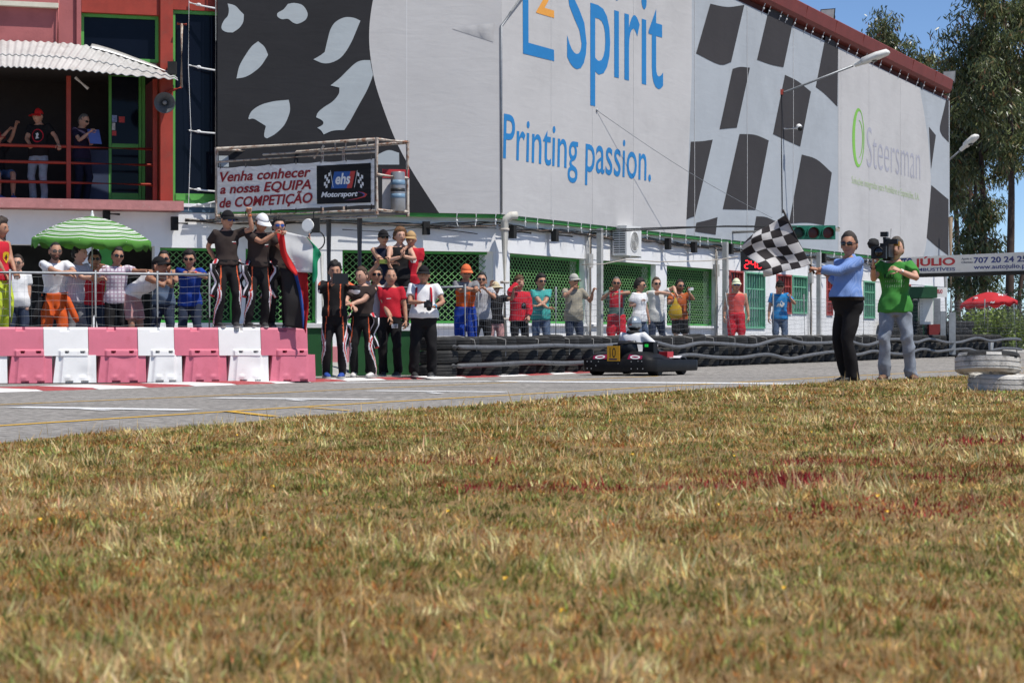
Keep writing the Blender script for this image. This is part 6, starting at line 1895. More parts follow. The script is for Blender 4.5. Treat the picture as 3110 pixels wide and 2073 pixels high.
    if cap is not None:
        cc, cb = cap.get('m'), cap.get('brim', cap.get('m'))
        x, y, z = HD.T
        up = sst(z - (0.30 + 0.10 * np.clip(-y, 0, 1) - 0.14 * np.clip(y, 0, 1)), -0.05, 0.05)
        P = HP * (1 + 0.0 * z)[:, None] + HD * ((-0.012 + up * 0.023)[:, None]); P[:, 2] += up * 0.006
        k = MB(); k.v = [tuple(hc + (Rh @ Vector(p)) * hs) for p in P]; k.f = [tuple(int(q) for q in f) for f in HF]; k.m = [1 if (cap.get('two') and HD[f].mean(0)[0] * cap['two'] > 0.1) else 0 for f in HF]
        co = k.build('cap', [cc, cb], t, True); co.matrix_parent_inverse = Matrix()
        k = MB(); rr_ = []; bk = -1 if cap.get('back') else 1
        full = cap.get('hat')
        for q in range(25 if full else 13):
            a = R(-180 + 360 * q / 24) if full else R(-75 + 150 * q / 12)
            ca, sa = math.cos(a) * bk, math.sin(a)
            ext = 0.060 if full else 0.088 * max(0, math.cos(a)) ** 0.55
            i0 = Vector((0.086 * sa, -0.108 * ca, 0.050)); i1 = Vector(((0.084 + ext * 0.35) * sa if not full else (0.084 + ext) * sa, (-0.106 - ext) * ca, 0.030 - 0.020 * (sa ** 2) - 0.004))
            rr_.append([hc + (Rh @ i0) * hs, hc + (Rh @ i1) * hs, hc + (Rh @ (i1 + Vector((0, 0, -0.006)))) * hs, hc + (Rh @ (i0 + Vector((0, 0, -0.006)))) * hs])
        k.loft(rr_, close=False, caps=False)
        k.add([rr_[0][0]] , [])
        k.loft([[r_[3], r_[2]] for r_ in rr_], close=False); k.loft([[r_[1], r_[0]] for r_ in rr_], close=False)
        k.build('brim', cb, co, True).matrix_parent_inverse = Matrix()
    if glasses is not None:
        k = MB()
        for sg in (-1, 1):
            rws = []
            for q in range(6):
                xx = 0.006 + 0.052 * q / 5; yy = -0.106 + 0.020 * (xx / 0.058) ** 2.2
                hh = 0.016 if 0 < q < 5 else 0.010
                rws.append([hc + (Rh @ Vector((sg * xx, yy, 0.012 + hh))) * hs, hc + (Rh @ Vector((sg * xx, yy - 0.003, 0.012))) * hs, hc + (Rh @ Vector((sg * xx, yy, 0.010 - hh * 1.15))) * hs])
            k.loft(rws, close=False)
            k.tube([hc + (Rh @ Vector((sg * 0.058, -0.086, 0.018))) * hs, hc + (Rh @ Vector((sg * 0.079, -0.02, 0.016))) * hs, hc + (Rh @ Vector((sg * 0.081, 0.02, 0.010))) * hs], 0.003 * hs, 5, 1)
        k.tube([hc + (Rh @ Vector((-0.008, -0.107, 0.016))) * hs, hc + (Rh @ Vector((0.008, -0.107, 0.016))) * hs], 0.003 * hs, 5, 1)
        k.build('sunglasses' if glasses != 'clear' else 'glasses', [mat('lens_%s' % glasses, {'dark': (0.008, 0.008, 0.010), 'blue': (0.02, 0.07, 0.30), 'clear': (0.10, 0.08, 0.07)}[glasses], 0.08, 0.1, 3, spec=0.7), mat('spectacle_frame', (0.015, 0.012, 0.012), 0.4)], t, True).matrix_parent_inverse = Matrix()
    info = dict(t=t, M=Minv.inverted(), wr=wr, el=el, sh=sh, hc=hc, Rh=Rh, sp=sp, s=s, hp=hp, kn=kn, an=an, parts=parts, b0=b0, Rz=Rz, hd=hd)
    if extra: extra(info)
    return info
def local_part(info, mb, name, m, smooth=True):
    o = mb.build(name, m, info['t'], smooth); o.matrix_parent_inverse = Matrix(); return o
def decal(info, key, s_or_poly, c, w, h, m, name='print', text=True, bold=0.0, shear=0.0):
    """flat print laid on the front of a garment: centre (x, z) in torso units, from the front"""
    ob = info['parts'][key]; me = ob.data
    bvh = BVHTree.FromPolygons([v.co for v in me.vertices], [p.vertices for p in me.polygons])
    if text:
        V, F = text2d(s_or_poly, bold, shear); V = V.copy()
        V[:, 0] = (V[:, 0] - V[:, 0].min()) / (V[:, 0].max() - V[:, 0].min()) - 0.5; V[:, 1] = V[:, 1] / CAPH - 0.5
    else:
        V = np.array(s_or_poly, float); F = [tuple(range(len(V)))]
    out = []
    sp = info['sp']; s = info['s']
    for a, b in V:
        q = sp(c[0] + a * w, 0, c[1] + b * h); fwd = (sp(c[0], -1, c[1]) - sp(c[0], 0, c[1])).normalized()
        hit, n, i, d = bvh.ray_cast(q + fwd * 0.6, -fwd)
        out.append((hit if hit is not None else q + fwd * 0.13) + fwd * 0.006)
    k = MB(); k.add(out, F)
    if len(F[0]) > 4 or not text:
        bm = bmesh.new(); vs = [bm.verts.new(p) for p in out]
        for f in F: bm.faces.new([vs[i] for i in f]).normal_update()
        bmesh.ops.triangulate(bm, faces=bm.faces[:]); me2 = bpy.data.meshes.new(name); bm.to_mesh(me2); bm.free(); me2.materials.append(m)
        return link(name, me2, info['t'], False)
    o = k.build(name, m, info['t']); o.matrix_parent_inverse = Matrix(); return o
# ---- clothes
BLK = cloth('black', (0.014, 0.013, 0.014)); BRN = cloth('dark_brown_polo', (0.040, 0.029, 0.026)); WHT = cloth('white', (0.74, 0.74, 0.75), 0.04); REDC = cloth('red', (0.50, 0.02, 0.035)); NAVY = cloth('navy', (0.014, 0.017, 0.035))
DENIM = cloth('denim', (0.085, 0.12, 0.19), 0.25); PALED = cloth('pale_denim', (0.26, 0.29, 0.34), 0.3); GREYT = cloth('grey', (0.20, 0.20, 0.21)); ORG = cloth('orange', (0.62, 0.10, 0.02)); RBLUE = cloth('royal_blue', (0.015, 0.05, 0.30)); OLIVE = cloth('khaki', (0.30, 0.27, 0.21))
TEAL = cloth('turquoise', (0.06, 0.36, 0.33)); KGREEN = cloth('kelly_green', (0.060, 0.255, 0.050), 0.08); SKYB = cloth('bright_blue', (0.02, 0.19, 0.46)); CORAL = cloth('coral_red', (0.60, 0.09, 0.08)); PINKC = cloth('dusty_pink', (0.45, 0.24, 0.23)); NEON = cloth('neon_yellow', (0.52, 0.62, 0.05)); LGREY = cloth('light_grey', (0.42, 0.42, 0.44))
SORG = cloth('suit_orange', (0.62, 0.12, 0.05)); SWHT = cloth('suit_white', (0.62, 0.60, 0.64)); SRED = cloth('suit_red', (0.45, 0.03, 0.04)); GRNG = cloth('grey_green', (0.10, 0.16, 0.14)); YEL = cloth('yellow', (0.62, 0.40, 0.02)); TANC = cloth('tan', (0.42, 0.27, 0.13)); BWHITE = cloth('off_white', (0.62, 0.61, 0.58))
STRAW = cloth('straw', (0.55, 0.46, 0.30)); GRYCAP = cloth('stone_cap', (0.42, 0.41, 0.37)); DKB = cloth('dark_jeans', (0.03, 0.04, 0.07), 0.2)
CHK = stripe_cloth('checked_shirt', (0.66, 0.62, 0.66), (0.42, 0.30, 0.38), 0.055, 0.3, (0, 2)); PIN = stripe_cloth('pale_pinstripe', (0.58, 0.55, 0.60), (0.44, 0.42, 0.50), 0.03, 0.3)
BSTR = stripe_cloth('blue_striped_shirt', (0.17, 0.28, 0.58), (0.24, 0.35, 0.64), 0.0125, 0.35)
def suit_paint(sg, z, phi):
    if z > 0.55 and abs(phi + 70) < 5.5: return 1
    c = -22 + 34 * math.sin(z * 8.5 + 0.6)
    d = phi - c
    if z < 0.80:
        if -30 < d < -12: return 2
        if -12 <= d < 4: return 3 if z > 0.40 else 1
        if 4 <= d < 20: return 2
    return 0
SUITB = dict(m=[BLK, SORG, SWHT, SRED], paint=suit_paint, name='racing_suit_trousers', off=0.018, waist=1.02, flare=0.066, fold=0.005, belt=BLK)
def tied_sleeves(info):
    """sleeves of the rolled down suit top hanging at the hips"""
    s = info['s']
    for sg in (-1, 1):
        a = info['sp'](sg * 0.17, -0.06, 1.0); pts = [a]
        for k in range(1, 8): pts.append(a + Vector((sg * (0.05 + 0.05 * math.sin(k * 1.1)), -0.03 - 0.02 * math.sin(k), -0.075 * k)) * s)
        mb = MB(); mb.tube(pts, [0.045 * s] + [0.052 * s] * 5 + [0.045 * s, 0.04 * s], 9)
        mb.m = [(3 if (j % 9) in (1, 2) else 2 if (j % 9) in (0, 3, 6) else 0) for j in range(len(mb.f))]
        local_part(info, mb, 'hanging_sleeve', [BLK, SORG, SWHT, SRED])
def wristband(info, i, col, name='wristband'):
    s = info['s']; d = (info['wr'][i] - info['el'][i]).normalized(); c = info['wr'][i] - d * 0.03 * s
    mb = MB(); mb.tube([c - d * 0.010, c + d * 0.010], 0.036 * s, 10); local_part(info, mb, name, cloth('band_%d_%d_%d' % tuple(int(v * 99) for v in col), col))
def chest_mark(i, x, z, red=True):
    decal(i, 'top', [(-0.5, -0.5), (0.5, -0.2), (0.5, 0.5), (-0.5, 0.2)], (x, z), 0.075, 0.014, M_BWH, text=False)
    if red: decal(i, 'top', [(-0.5, -0.5), (0.5, -0.5), (0.5, 0.5), (-0.5, 0.5)], (x + 0.01, z - 0.022), 0.05, 0.007, SRED, text=False)
def lines(info, rows, c, w, m):
    for s_, dz, ww, h in rows: decal(info, 'top', s_, (c[0], c[1] + dz), ww, h, m)
def T(m, **k): return dict(m=m, **k)
TEE = lambda m, **k: dict(dict(m=m, sleeve=0.60, sw=0.020, hem=0.86), **k)
POLO = lambda m, **k: dict(dict(m=m, sleeve=0.62, sw=0.020, hem=0.93, collar=True), **k)
TANK = lambda m, **k: dict(dict(m=m, sleeve=-1, hem=0.86), **k)
PANTS = lambda m, **k: dict(dict(m=m), **k)
HB, HBR, HG, HDK = (0.014, 0.011, 0.010), (0.060, 0.035, 0.020), (0.14, 0.13, 0.12), (0.025, 0.017, 0.013)
GL = 'spectators leaning on the fence rail'

# ---- men standing on the barriers
bD = lambda px: b_at_px(px, 0.0).y
def xa(i):
    tied_sleeves(i); wristband(i, 1, (0.8, 0.2, 0.03)); chest_mark(i, 0.075, 1.29)
person('man in brown polo and black cap raising his fist, standing on a barrier', 688, bD(688), 0.80, 1.675, rz=28, head=(14, 4, 0), hands=((655, 792, 0.15), (757, 648, -0.12, (0, 0, 1))), elbows=((-1, 0.5, -0.1), (0.9, -0.2, -0.6)), curl=(0.3, 0.95), palms=(None, (0, -1, 0)),
       feet=((-0.13, 0.0), (0.13, -0.05)), top=POLO(BRN), bottom=SUITB, shoes=(0.03, 0.03, 0.03), skin='mid', cap=dict(m=BLK), glasses='blue', extra=xa)
def xb(i): tied_sleeves(i); chest_mark(i, 0.075, 1.29)
person('man in white cap and brown polo holding up the tricolour flag', 782, bD(782), 0.80, 1.655, rz=30, lean=9, head=(8, 18, 0), hands=((836, 708, -0.28), (862, 716, -0.10)), elbows=((-0.4, -0.4, -1), (0.6, 0.2, -1)), curl=(0.9, 0.8), feet=((-0.14, 0.02), (0.10, -0.02)),
       top=POLO(BRN), bottom=SUITB, skin='tan', hair=('short', HB), cap=dict(m=WHT), glasses='dark', extra=xb)
person('young man with blue sunglasses half hidden behind the tricolour flag', 846, bD(846) + 0.12, 0.80, 1.60, rz=12, head=(5, 0, 0), hands=((880, 800, -0.1), (938, 738, 0.0, (0.2, 0, 1))), elbows=((-0.5, 0.3, -1), (0.8, 0.1, -1)), curl=(0.4, 0.1), palms=(None, (-1, -0.2, 0)),
       top=POLO(BRN), bottom=SUITB, skin='fair', hair=('full', HB), glasses='blue', extra=tied_sleeves)
def cloth_sheet(name, label, cols, mats, D, waves=0.05, nv=16, nu=5, cat='flag', seed=0.0):
    """hanging cloth through columns of pixel curves; strip k between column k and k+1 takes material k"""
    C = [smooth_poly([(x, y, 0) for x, y in c], 12) for c in cols]
    C = [[c[int(round(i * (len(c) - 1) / nv))] for i in range(nv + 1)] for c in C]
    t = None
    k = MB(); grid = []
    ncol = (len(C) - 1) * nu
    for i in range(nv + 1):
        row = []
        for j in range(ncol + 1):
            a = min(j // nu, len(C) - 2); f = j / nu - a
            p = C[a][i].lerp(C[a + 1][i], f)
            dd = waves * math.sin(j * 0.9 + i * 0.25 + seed) + waves * 0.5 * math.sin(j * 0.35 - i * 0.5 + seed)
            row.append(at(p.x, p.y, D + dd))
        grid.append(row)
    k.loft(grid, close=False)
    k.m = [min(j // nu, len(mats) - 1) for i in range(nv) for j in range(ncol)]
    o = k.build(name, mats, None, True)
    o.modifiers.new('s', 'SOLIDIFY').thickness = 0.003
    return tag(o, label, cat)
cloth_sheet('tricolour_flag', 'red, white and green flag held out by the man in white cap', [[(838, 698), (848, 745), (856, 780), (872, 810), (900, 838)], [(862, 702), (866, 735), (871, 765), (888, 795), (904, 826)], [(930, 718), (949, 745), (950, 775), (949, 800), (948, 828)], [(940, 728), (975, 768), (965, 795), (964, 840), (950, 864)]],
            [fabric('flag_red', (0.68, 0.03, 0.03), 0.3), fabric('flag_white', (0.76, 0.76, 0.75), 0.3), fabric('flag_green', (0.02, 0.33, 0.16), 0.3)], bD(880) - 0.33, 0.035)
cloth_sheet('dark_flag', 'black, blue and red flag hanging down over the end barrier', [[(850, 812), (858, 880), (862, 940), (866, 992)], [(888, 822), (905, 880), (915, 940), (920, 998)], [(902, 826), (914, 880), (922, 930), (925, 1002)], [(934, 826), (936, 880), (937, 940), (928, 1012)]],
            [fabric('flag_black', (0.018, 0.015, 0.015), 0.1), fabric('flag_blue', (0.03, 0.09, 0.36), 0.2), fabric('flag_dark_red', (0.48, 0.015, 0.02), 0.3)], bD(890) - 0.28, 0.03, seed=1.5)

# ---- spectators at the left fence
ZP = 0.36
person('man with long curly hair in a red sleeveless shirt and neon trousers', -2, 31.3, 0.62, 1.73, rz=62, head=(8, 4, 0), hands=((22, 845, -0.1), (46, 826, -0.1)), curl=(0.5, 0.5), top=TANK(REDC), bottom=PANTS(NEON, off=0.02), skin='tan', hair=('long', (0.05, 0.035, 0.028)),
       extra=lambda i: (decal(i, 'top', [(-0.5, 0.35), (-0.3, 0.5), (0.3, 0.5), (0.5, 0.35), (0.5, -0.1), (0, -0.55), (-0.5, -0.1)], (0.0, 1.20), 0.13, 0.16, YEL, text=False), decal(i, 'top', [(-0.3, -0.6), (-0.1, -0.1), (-0.35, 0.2), (0.05, 0.55), (0.2, 0.15), (0.4, 0.1), (0.15, -0.15), (0.2, -0.6), (0.0, -0.3)], (0.0, 1.20), 0.07, 0.09, BLK, text=False)))
person('man with glasses in a white shirt standing back from the rail', 55, 34.6, ZP, 1.60, rz=10, group=GL, head=(-10, 0, 0), hands=(None, (82, 965, -0.05)), top=TEE(WHT), bottom=PANTS(DKB), skin='fair', hair=('short', HDK), glasses='clear', belly=0.05)
def xorange(i):
    s = i['s']
    for sg in (-1, 1):
        a = i['sp'](sg * 0.15, -0.08, 0.98); mb = MB(); mb.tube([a + Vector((sg * 0.03 * k, -0.01 * k, -0.07 * k)) for k in range(7)], [0.05 * s] * 6 + [0.03 * s], 8); local_part(i, mb, 'hanging_sleeve', ORG if sg > 0 else BLK)
person('bearded man in glasses and white shirt with orange overalls tied at his waist', 165, 32.2, ZP, 1.71, rz=15, lean=14, group=GL, head=(12, 0, 0), hands=((215, 838, -0.42, (1, 0, 0)), (190, 826, -0.44, (-1, -0.1, 0))), elbows=((-1, -0.3, -0.5), (1, -0.2, -0.5)), top=TEE(WHT, hem=0.95), bottom=PANTS(ORG, waist=1.0, off=0.03), skin='mid', hair=('buzz', HB), beard='dark', glasses='clear', extra=xorange)
person('dark haired man in a pale grey shirt turned towards the parasol pole', 222, 32.5, ZP, 1.68, rz=58, lean=12, group=GL, head=(10, 0, 0), hands=((300, 842, -0.25), (318, 838, -0.1)), elbows=((0, -0.3, -1), (0, 0.3, -1)), top=TEE(PIN, sleeve=0.8), bottom=PANTS(GREYT), skin='fair', hair=('full', HB))
person('man in sunglasses and red shirt behind the parasol pole', 287, 33.6, ZP, 1.62, rz=8, group=GL, head=(8, 0, 0), hands=((275, 818, -0.4), (312, 812, -0.35)), top=TEE(REDC), bottom=PANTS(DKB), skin='mid', hair=('full', HB), glasses='dark')
person('man in sunglasses and a pale checked shirt stretching his arms along the rail', 352, 32.4, ZP, 1.63, rz=18, lean=8, group=GL, head=(4, 0, 6), hands=((300, 815, -0.30), (448, 822, -0.35)), elbows=((-0.6, 0, -0.6), (0.3, -0.2, -1)), top=TEE(CHK), bottom=PANTS(BLK), skin='tan', hair=('short', HB), glasses='dark')
person('man in a white vest and black cap leaning far over the rail', 398, 32.5, ZP, 1.74, rz=66, lean=58, group=GL, head=(0, -32, 0), hands=((500, 822, -0.12), (512, 822, 0.12)), elbows=((0.2, -0.3, -1), (0.2, 0.3, -1)), curl=(0.6, 0.6), top=TANK(WHT, hem=0.93), bottom=PANTS(PINKC, len=0.5), skin='tan', hair=('short', HB), cap=dict(m=BLK))
person('man in sunglasses and a denim waistcoat with clasped hands', 497, 33.5, ZP, 1.62, rz=0, group=GL, head=(10, 0, 0), hands=((500, 838, -0.40), (512, 842, -0.40)), elbows=((-0.6, -0.3, -0.9), (0.6, -0.3, -0.9)), top=TANK(DENIM), bottom=PANTS(DKB), skin='tan', hair=('short', HB), glasses='dark')
person('man in a royal blue shirt folding his arms on the rail end', 577, 32.75, ZP, 1.61, rz=6, lean=16, group=GL, head=(-4, 0, 0), hands=((612, 832, -0.42, (1, 0, -0.1)), (588, 826, -0.42, (-1, 0, 0))), elbows=((-1, -0.2, -0.5), (1, -0.2, -0.6)), top=TEE(RBLUE, hem=0.84), bottom=PANTS(DKB), skin='mid', hair=('full', HB), glasses='dark', extra=lambda i: wristband(i, 1, (0.7, 0.08, 0.05)))

# ---- people at the kerb
def kz(px, D):
    return 0.04
def suit_top(cs, c):
    x, y, z = cs
    if abs(abs(x) - 0.09) < 0.010 and y < 0 and abs(x) < 0.15: return 1
    if abs(x) > 0.215: return 2 if z < 0.13 else (1 if z > 0.20 else 0)
    return 0
def xd(i):
    mb = MB(); c = i['sp'](0, 0, 1.02)
    mb.lathe(c, [(0.17, -0.03), (0.176, -0.03), (0.176, 0.03), (0.17, 0.03)], 24); mb.v = [(v[0], c.y + (v[1] - c.y) * 0.76, v[2]) for v in mb.v]; local_part(i, mb, 'belt', BLK)
person('racing driver in black suit with blue boots photographing with a tablet', 1016, 33.4, kz(1016, 33.4), 1.77, rz=4, head=(3, 6, 0), hands=((1016, 858, -0.34, (0.2, 0, 1)), (1050, 858, -0.34, (-0.2, 0, 1))), elbows=((-1, 0, -0.7), (1, 0, -0.7)), curl=(0.5, 0.5), palms=((0.6, 0.5, 0), (-0.6, 0.5, 0)), feet=((-0.13, 0.0), (0.12, -0.05)),
       top=dict(m=[BLK, SORG, SWHT, SRED], sleeve=1.75, sw=0.018, hem=0.93, paint=suit_top, name='racing_suit_jacket', off=0.018), bottom=dict(SUITB, belt=None), shoes=(0.02, 0.06, 0.28), skin='mid', hair=('full', HB), extra=xd)
tb_ = at(1034, 846, 33.0)
mb = MB(); mb.box(tb_, (0.235, 0.012, 0.165), 0, Matrix.Rotation(R(-12), 3, 'X')); tag(mb.build('tablet', M_BLACK), 'black tablet held up by the driver in blue boots', 'tablet')
def xe(i): tied_sleeves(i); wristband(i, 0, (0.75, 0.10, 0.06)); chest_mark(i, 0.08, 1.28)
person('boy in brown polo and racing trousers with his arms folded at the kerb', 1102, 34.0, kz(1102, 34), 1.71, rz=-14, head=(-16, 8, 0), hands=((1072, 930, -0.30), (1062, 925, -0.28, (-1, 0, 0.1))), elbows=((-1, 0.1, -0.6), (1, 0, -0.8)), feet=((-0.15, 0.0), (0.17, -0.04)),
       top=POLO(BRN, hem=0.98), bottom=SUITB, shoes=(0.60, 0.58, 0.56), skin='fair', hair=('short', HBR), build=1.06, extra=xe)
person('man in sunglasses reaching up with a green phone behind the red shirt', 1142, 35.2, 0.05, 1.74, rz=4, head=(4, -4, 0), hands=((1150, 800, -0.25, (0, 0, 1)), (1180, 800, -0.25, (0, 0, 1))), elbows=((-1, 0, -0.3), (1, 0, -0.4)), curl=(0.55, 0.55), palms=((0.7, -0.4, 0), (-0.7, -0.4, 0)), top=TEE(LGREY), bottom=PANTS(BLK), skin='mid', hair=('full', HB), glasses='dark')
ph = at(1164, 794, 34.9); mb = MB(); mb.box(ph, (0.125, 0.010, 0.066)); tag(mb.build('phone', mat('green_phone_case', (0.22, 0.26, 0.05), 0.5)), 'green cased phone held above the heads at the kerb', 'phone')
person('man in a red shirt and black trousers holding a small white camera', 1186, 35.0, kz(0, 0), 1.72, rz=-8, head=(18, 0, 0), hands=((1190, 978, -0.22), None), elbows=((-0.8, 0.5, -0.6), None), feet=((-0.12, 0.0), (0.12, 0.0)), top=TEE(REDC, hem=0.95), bottom=PANTS(BLK, flare=0.085), skin='mid', hair=('receding', HB), belly=0.03,
       extra=lambda i: chest_mark(i, 0.0, 1.27, False))
cm = at(1199, 990, 34.72); cmt = thing('compact_camera', 'small white camera held by the man in red', 'camera', cm)
mb = MB(); mb.box(cm, (0.10, 0.035, 0.065)); mb.build('body', M_WHITE, cmt)
mb = MB(); mb.lathe(cm + Vector((0.015, -0.017, 0)), [(0.024, 0), (0.024, 0.02), (0.018, 0.021), (0, 0.018)], 12, 0, Vector((0, -1, 0)).to_track_quat('Z', 'Y').to_matrix()); mb.build('lens', M_GALV, cmt, True)
def xh(i):
    wristband(i, 1, (0.05, 0.35, 0.6))
    for sg in (-1, 1):
        pts = [i['sp'](sg * 0.085, 0.02, 1.475), i['sp'](sg * 0.115, -0.10, 1.40), i['sp'](sg * 0.125, -0.15, 1.28), i['sp'](sg * 0.125, -0.15, 1.12)]
        mb = MB(); mb.tube(pts, 0.017, 6); local_part(i, mb, 'backpack_strap', REDC)
person('photographer in white shirt and dark cap with red straps holding a camera', 1287, 34.5, 0.04, 1.745, rz=2, head=(-6, 2, 0), hands=((1282, 918, -0.30, (1, 0, 0)), (1318, 932, -0.28, (-1, 0, 0.1))), elbows=((-1, 0.2, -0.7), (1, 0.2, -0.7)), curl=(0.6, 0.6), feet=((-0.16, -0.03), (0.13, 0.05)),
       top=TEE(WHT, sw=0.03, hem=0.93), bottom=PANTS(BLK, off=0.03, flare=0.09, waist=1.03), skin='tan', hair=('short', HB), cap=dict(m=BLK), belly=0.07, build=1.08, extra=xh)
dc_ = at(1300, 925, 34.13); dct = thing('digital_camera', 'black camera with a long lens held by the photographer in white', 'camera', dc_)
mb = MB(); mb.box(dc_ + Vector((0, 0.02, 0)), (0.13, 0.06, 0.095)); mb.box(dc_ + Vector((0, 0.02, 0.06)), (0.06, 0.05, 0.03)); mb.build('body', M_BLACK, dct)
mb = MB(); mb.lathe(dc_ + Vector((0.01, -0.01, -0.01)), [(0.036, 0), (0.036, 0.06), (0.042, 0.065), (0.042, 0.12), (0.034, 0.122), (0.0, 0.10)], 16, 0, Vector((0.1, -1, -0.5)).to_track_quat('Z', 'Y').to_matrix()); mb.build('lens', M_BLACK, dct, True, 40)
# ---- three on the bench
person('man in navy sleeveless shirt, black cap and wraparound sunglasses with arms crossed', 1163, 38.55, 0.83, 1.73, rz=10, head=(10, 0, 0), hands=((1192, 800, -0.25, (1, 0, 0.2)), (1160, 795, -0.28, (-1, 0, 0.1))), elbows=((-1, 0, -0.7), (1, 0, -0.7)), top=TANK(NAVY), bottom=PANTS(DKB), skin='mid', hair=('short', HB), cap=dict(m=BLK), glasses='dark',
       extra=lambda i: (decal(i, 'top', [(-0.5, -0.2), (-0.2, 0.3), (0.2, 0.3), (0.5, -0.2), (0.2, -0.4), (-0.2, -0.4)], (0.02, 1.20), 0.14, 0.06, REDC, text=False), decal(i, 'top', [(-0.5, 0), (0, 0.5), (0.5, 0), (0, -0.5)], (0.03, 1.20), 0.05, 0.06, YEL, text=False)))
person('curly haired young man in black vest clapping his hands', 1214, 38.5, 0.83, 1.76, rz=14, head=(8, 0, 0), hands=((1218, 780, -0.30, (0.3, 0, 1)), (1226, 778, -0.28, (0.1, 0, 1))), elbows=((-1, 0, -0.8), (1, 0, -0.8)), curl=(0.1, 0.1), palms=((1, 0, 0), (-1, 0, 0)), top=TANK(BLK), bottom=PANTS(BLK, off=0.02), skin='fair', hair=('curly', (0.16, 0.075, 0.03)))
person('man in tan cap and red shirt covering his mouth with his hand', 1250, 38.6, 0.83, 1.71, rz=-10, head=(-8, 4, 0), hands=((1240, 745, -0.16, (0.1, 0, 1)), (1258, 860, -0.1)), elbows=((-0.9, -0.1, -0.9), (0.9, 0, -0.6)), top=TEE(REDC, sleeve=0.7, hem=0.92), bottom=PANTS(REDC, off=0.02), skin='mid', hair=('short', HB), cap=dict(m=TANC),
       extra=lambda i: decal(i, 'top', [(-0.5, 0), (-0.3, 0.4), (0.3, 0.4), (0.5, 0), (0.3, -0.4), (-0.3, -0.4)], (0.06, 1.24), 0.12, 0.13, BWHITE, text=False))
# ---- spectators behind the tyre wall
GF = 'spectators behind the tyre wall fence'
def fz(D): return zpad(D)
def pz(px, D, top, off=1.18, **k):
    D = k_at_px(px, off).y
    return dict(px=px, D=D, zg=fz(D), H=(CAMH + (CY - top) * D / FPX) - fz(D), **k)
person('man in orange cap, orange bib and blue overalls with folded arms on the rail', **pz(1413, 37.95, 805), rz=8, lean=8, group=GF, head=(4, 4, 0), hands=((1440, 878, -0.38, (1, 0, -0.1)), (1408, 872, -0.38, (-1, 0, 0))), elbows=((-1, -0.2, -0.5), (1, -0.2, -0.6)), top=TEE([GREYT, ORG], hem=0.96, paint=lambda c, w: 1 if c[2] < 0.10 and abs(c[0]) < 0.2 else 0), bottom=PANTS(RBLUE, off=0.03, waist=1.03), skin='tan', hair=('short', HB), cap=dict(m=cloth('orange_cap', (0.70, 0.16, 0.06))), glasses='dark')
person('man in dark sunglasses resting his chin on his hand by the fence post', **pz(1463, 38.3, 830), rz=0, group=GF, head=(0, 0, 0), hands=((1460, 868, -0.2), (1475, 880, -0.3)), elbows=((-0.8, -0.3, -0.9), (0.8, -0.3, -0.9)), top=TEE(LGREY), bottom=PANTS(BLK), skin='mid', hair=('short', HB), glasses='dark', beard='stub')
person('man in straw hat pointing along the track with both arms raised', **pz(1503, 38.0, 858), rz=14, group=GF, head=(14, 0, 0), hands=((1490, 868, -0.25, (0.2, 0, 1)), (1560, 876, -0.20, (0.8, 0, 0.5))), elbows=((-0.8, 0, -1), (0.3, 0, -1)), curl=(0.3, 0.15), top=TEE(BLK), bottom=PANTS(PINKC), skin='mid', hair=('short', HDK), cap=dict(m=STRAW, hat=True), glasses='dark')
person('boy in a red hooded sweatshirt with his hand to his brow', **pz(1576, 38.9, 841), rz=18, group=GF, head=(10, 0, 0), hands=((1572, 860, -0.18, (0.5, 0, 0.6)), (1606, 962, -0.15)), elbows=((-0.7, -0.2, -0.8), (0.9, 0.3, -0.6)), top=dict(m=REDC, sleeve=1.9, sw=0.024, hem=0.86, off=0.026, name='hooded_sweatshirt', fold=0.006), bottom=PANTS(BLK), skin='fair', hair=('full', (0.10, 0.055, 0.025)), voxel=0.0160,
       extra=lambda i: (decal(i, 'top', [(0.5 * math.cos(a), 0.5 * math.sin(a)) for a in np.linspace(0, 6.283, 16, endpoint=False)], (0.06, 1.17), 0.11, 0.13, BLK, text=False), decal(i, 'top', [(0.5 * math.cos(a), 0.5 * math.sin(a)) for a in np.linspace(0, 6.283, 12, endpoint=False)], (0.06, 1.17), 0.07, 0.085, GREYT, text=False)))
person('dark haired man in turquoise polo and sunglasses with crossed arms', **pz(1642, 39.6, 836), rz=8, group=GF, head=(14, 0, 0), hands=((1666, 938, -0.28, (1, 0, 0.2)), (1632, 930, -0.30, (-1, 0, 0.2))), elbows=((-1, 0, -0.7), (1, 0, -0.7)), top=POLO(TEAL, hem=0.86), bottom=PANTS(DENIM), skin='mid', hair=('full', HB), glasses='dark', belly=0.03)
person('man in stone coloured cap and khaki shirt with one hand at his mouth', **pz(1742, 40.6, 834), rz=16, group=GF, head=(12, 0, 0), hands=((1742, 873, -0.25, (0.7, 0, 0.4)), (1800, 888, -0.1, (0.3, 0, 0.8))), elbows=((-0.9, 0, -0.9), (0.6, 0.2, -1)), curl=(0.7, 0.6), top=TEE(OLIVE, hem=0.82), bottom=PANTS(DKB), skin='mid', hair=('short', HB), cap=dict(m=GRYCAP), glasses='dark', belly=0.04)
person('grey haired man in red overalls leaning one arm along the fence', **pz(1872, 42.6, 842), rz=-4, group=GF, head=(2, 2, 0), hands=((1852, 886, -0.30, (0, 0, 1)), (1876, 892, -0.32, (-1, 0, 0))), elbows=((-0.9, 0, -0.9), (1, -0.1, 0.1)), curl=(0.7, 0.4), top=TEE([GRNG, REDC], hem=0.93, paint=lambda c, w: 1 if abs(c[0]) < 0.14 and c[2] > -0.08 else 0), bottom=PANTS(REDC, off=0.03, waist=0.98, fold=0.009), skin='tan', hair=('buzz', (0.12, 0.11, 0.10)), glasses='dark', voxel=0.0160)
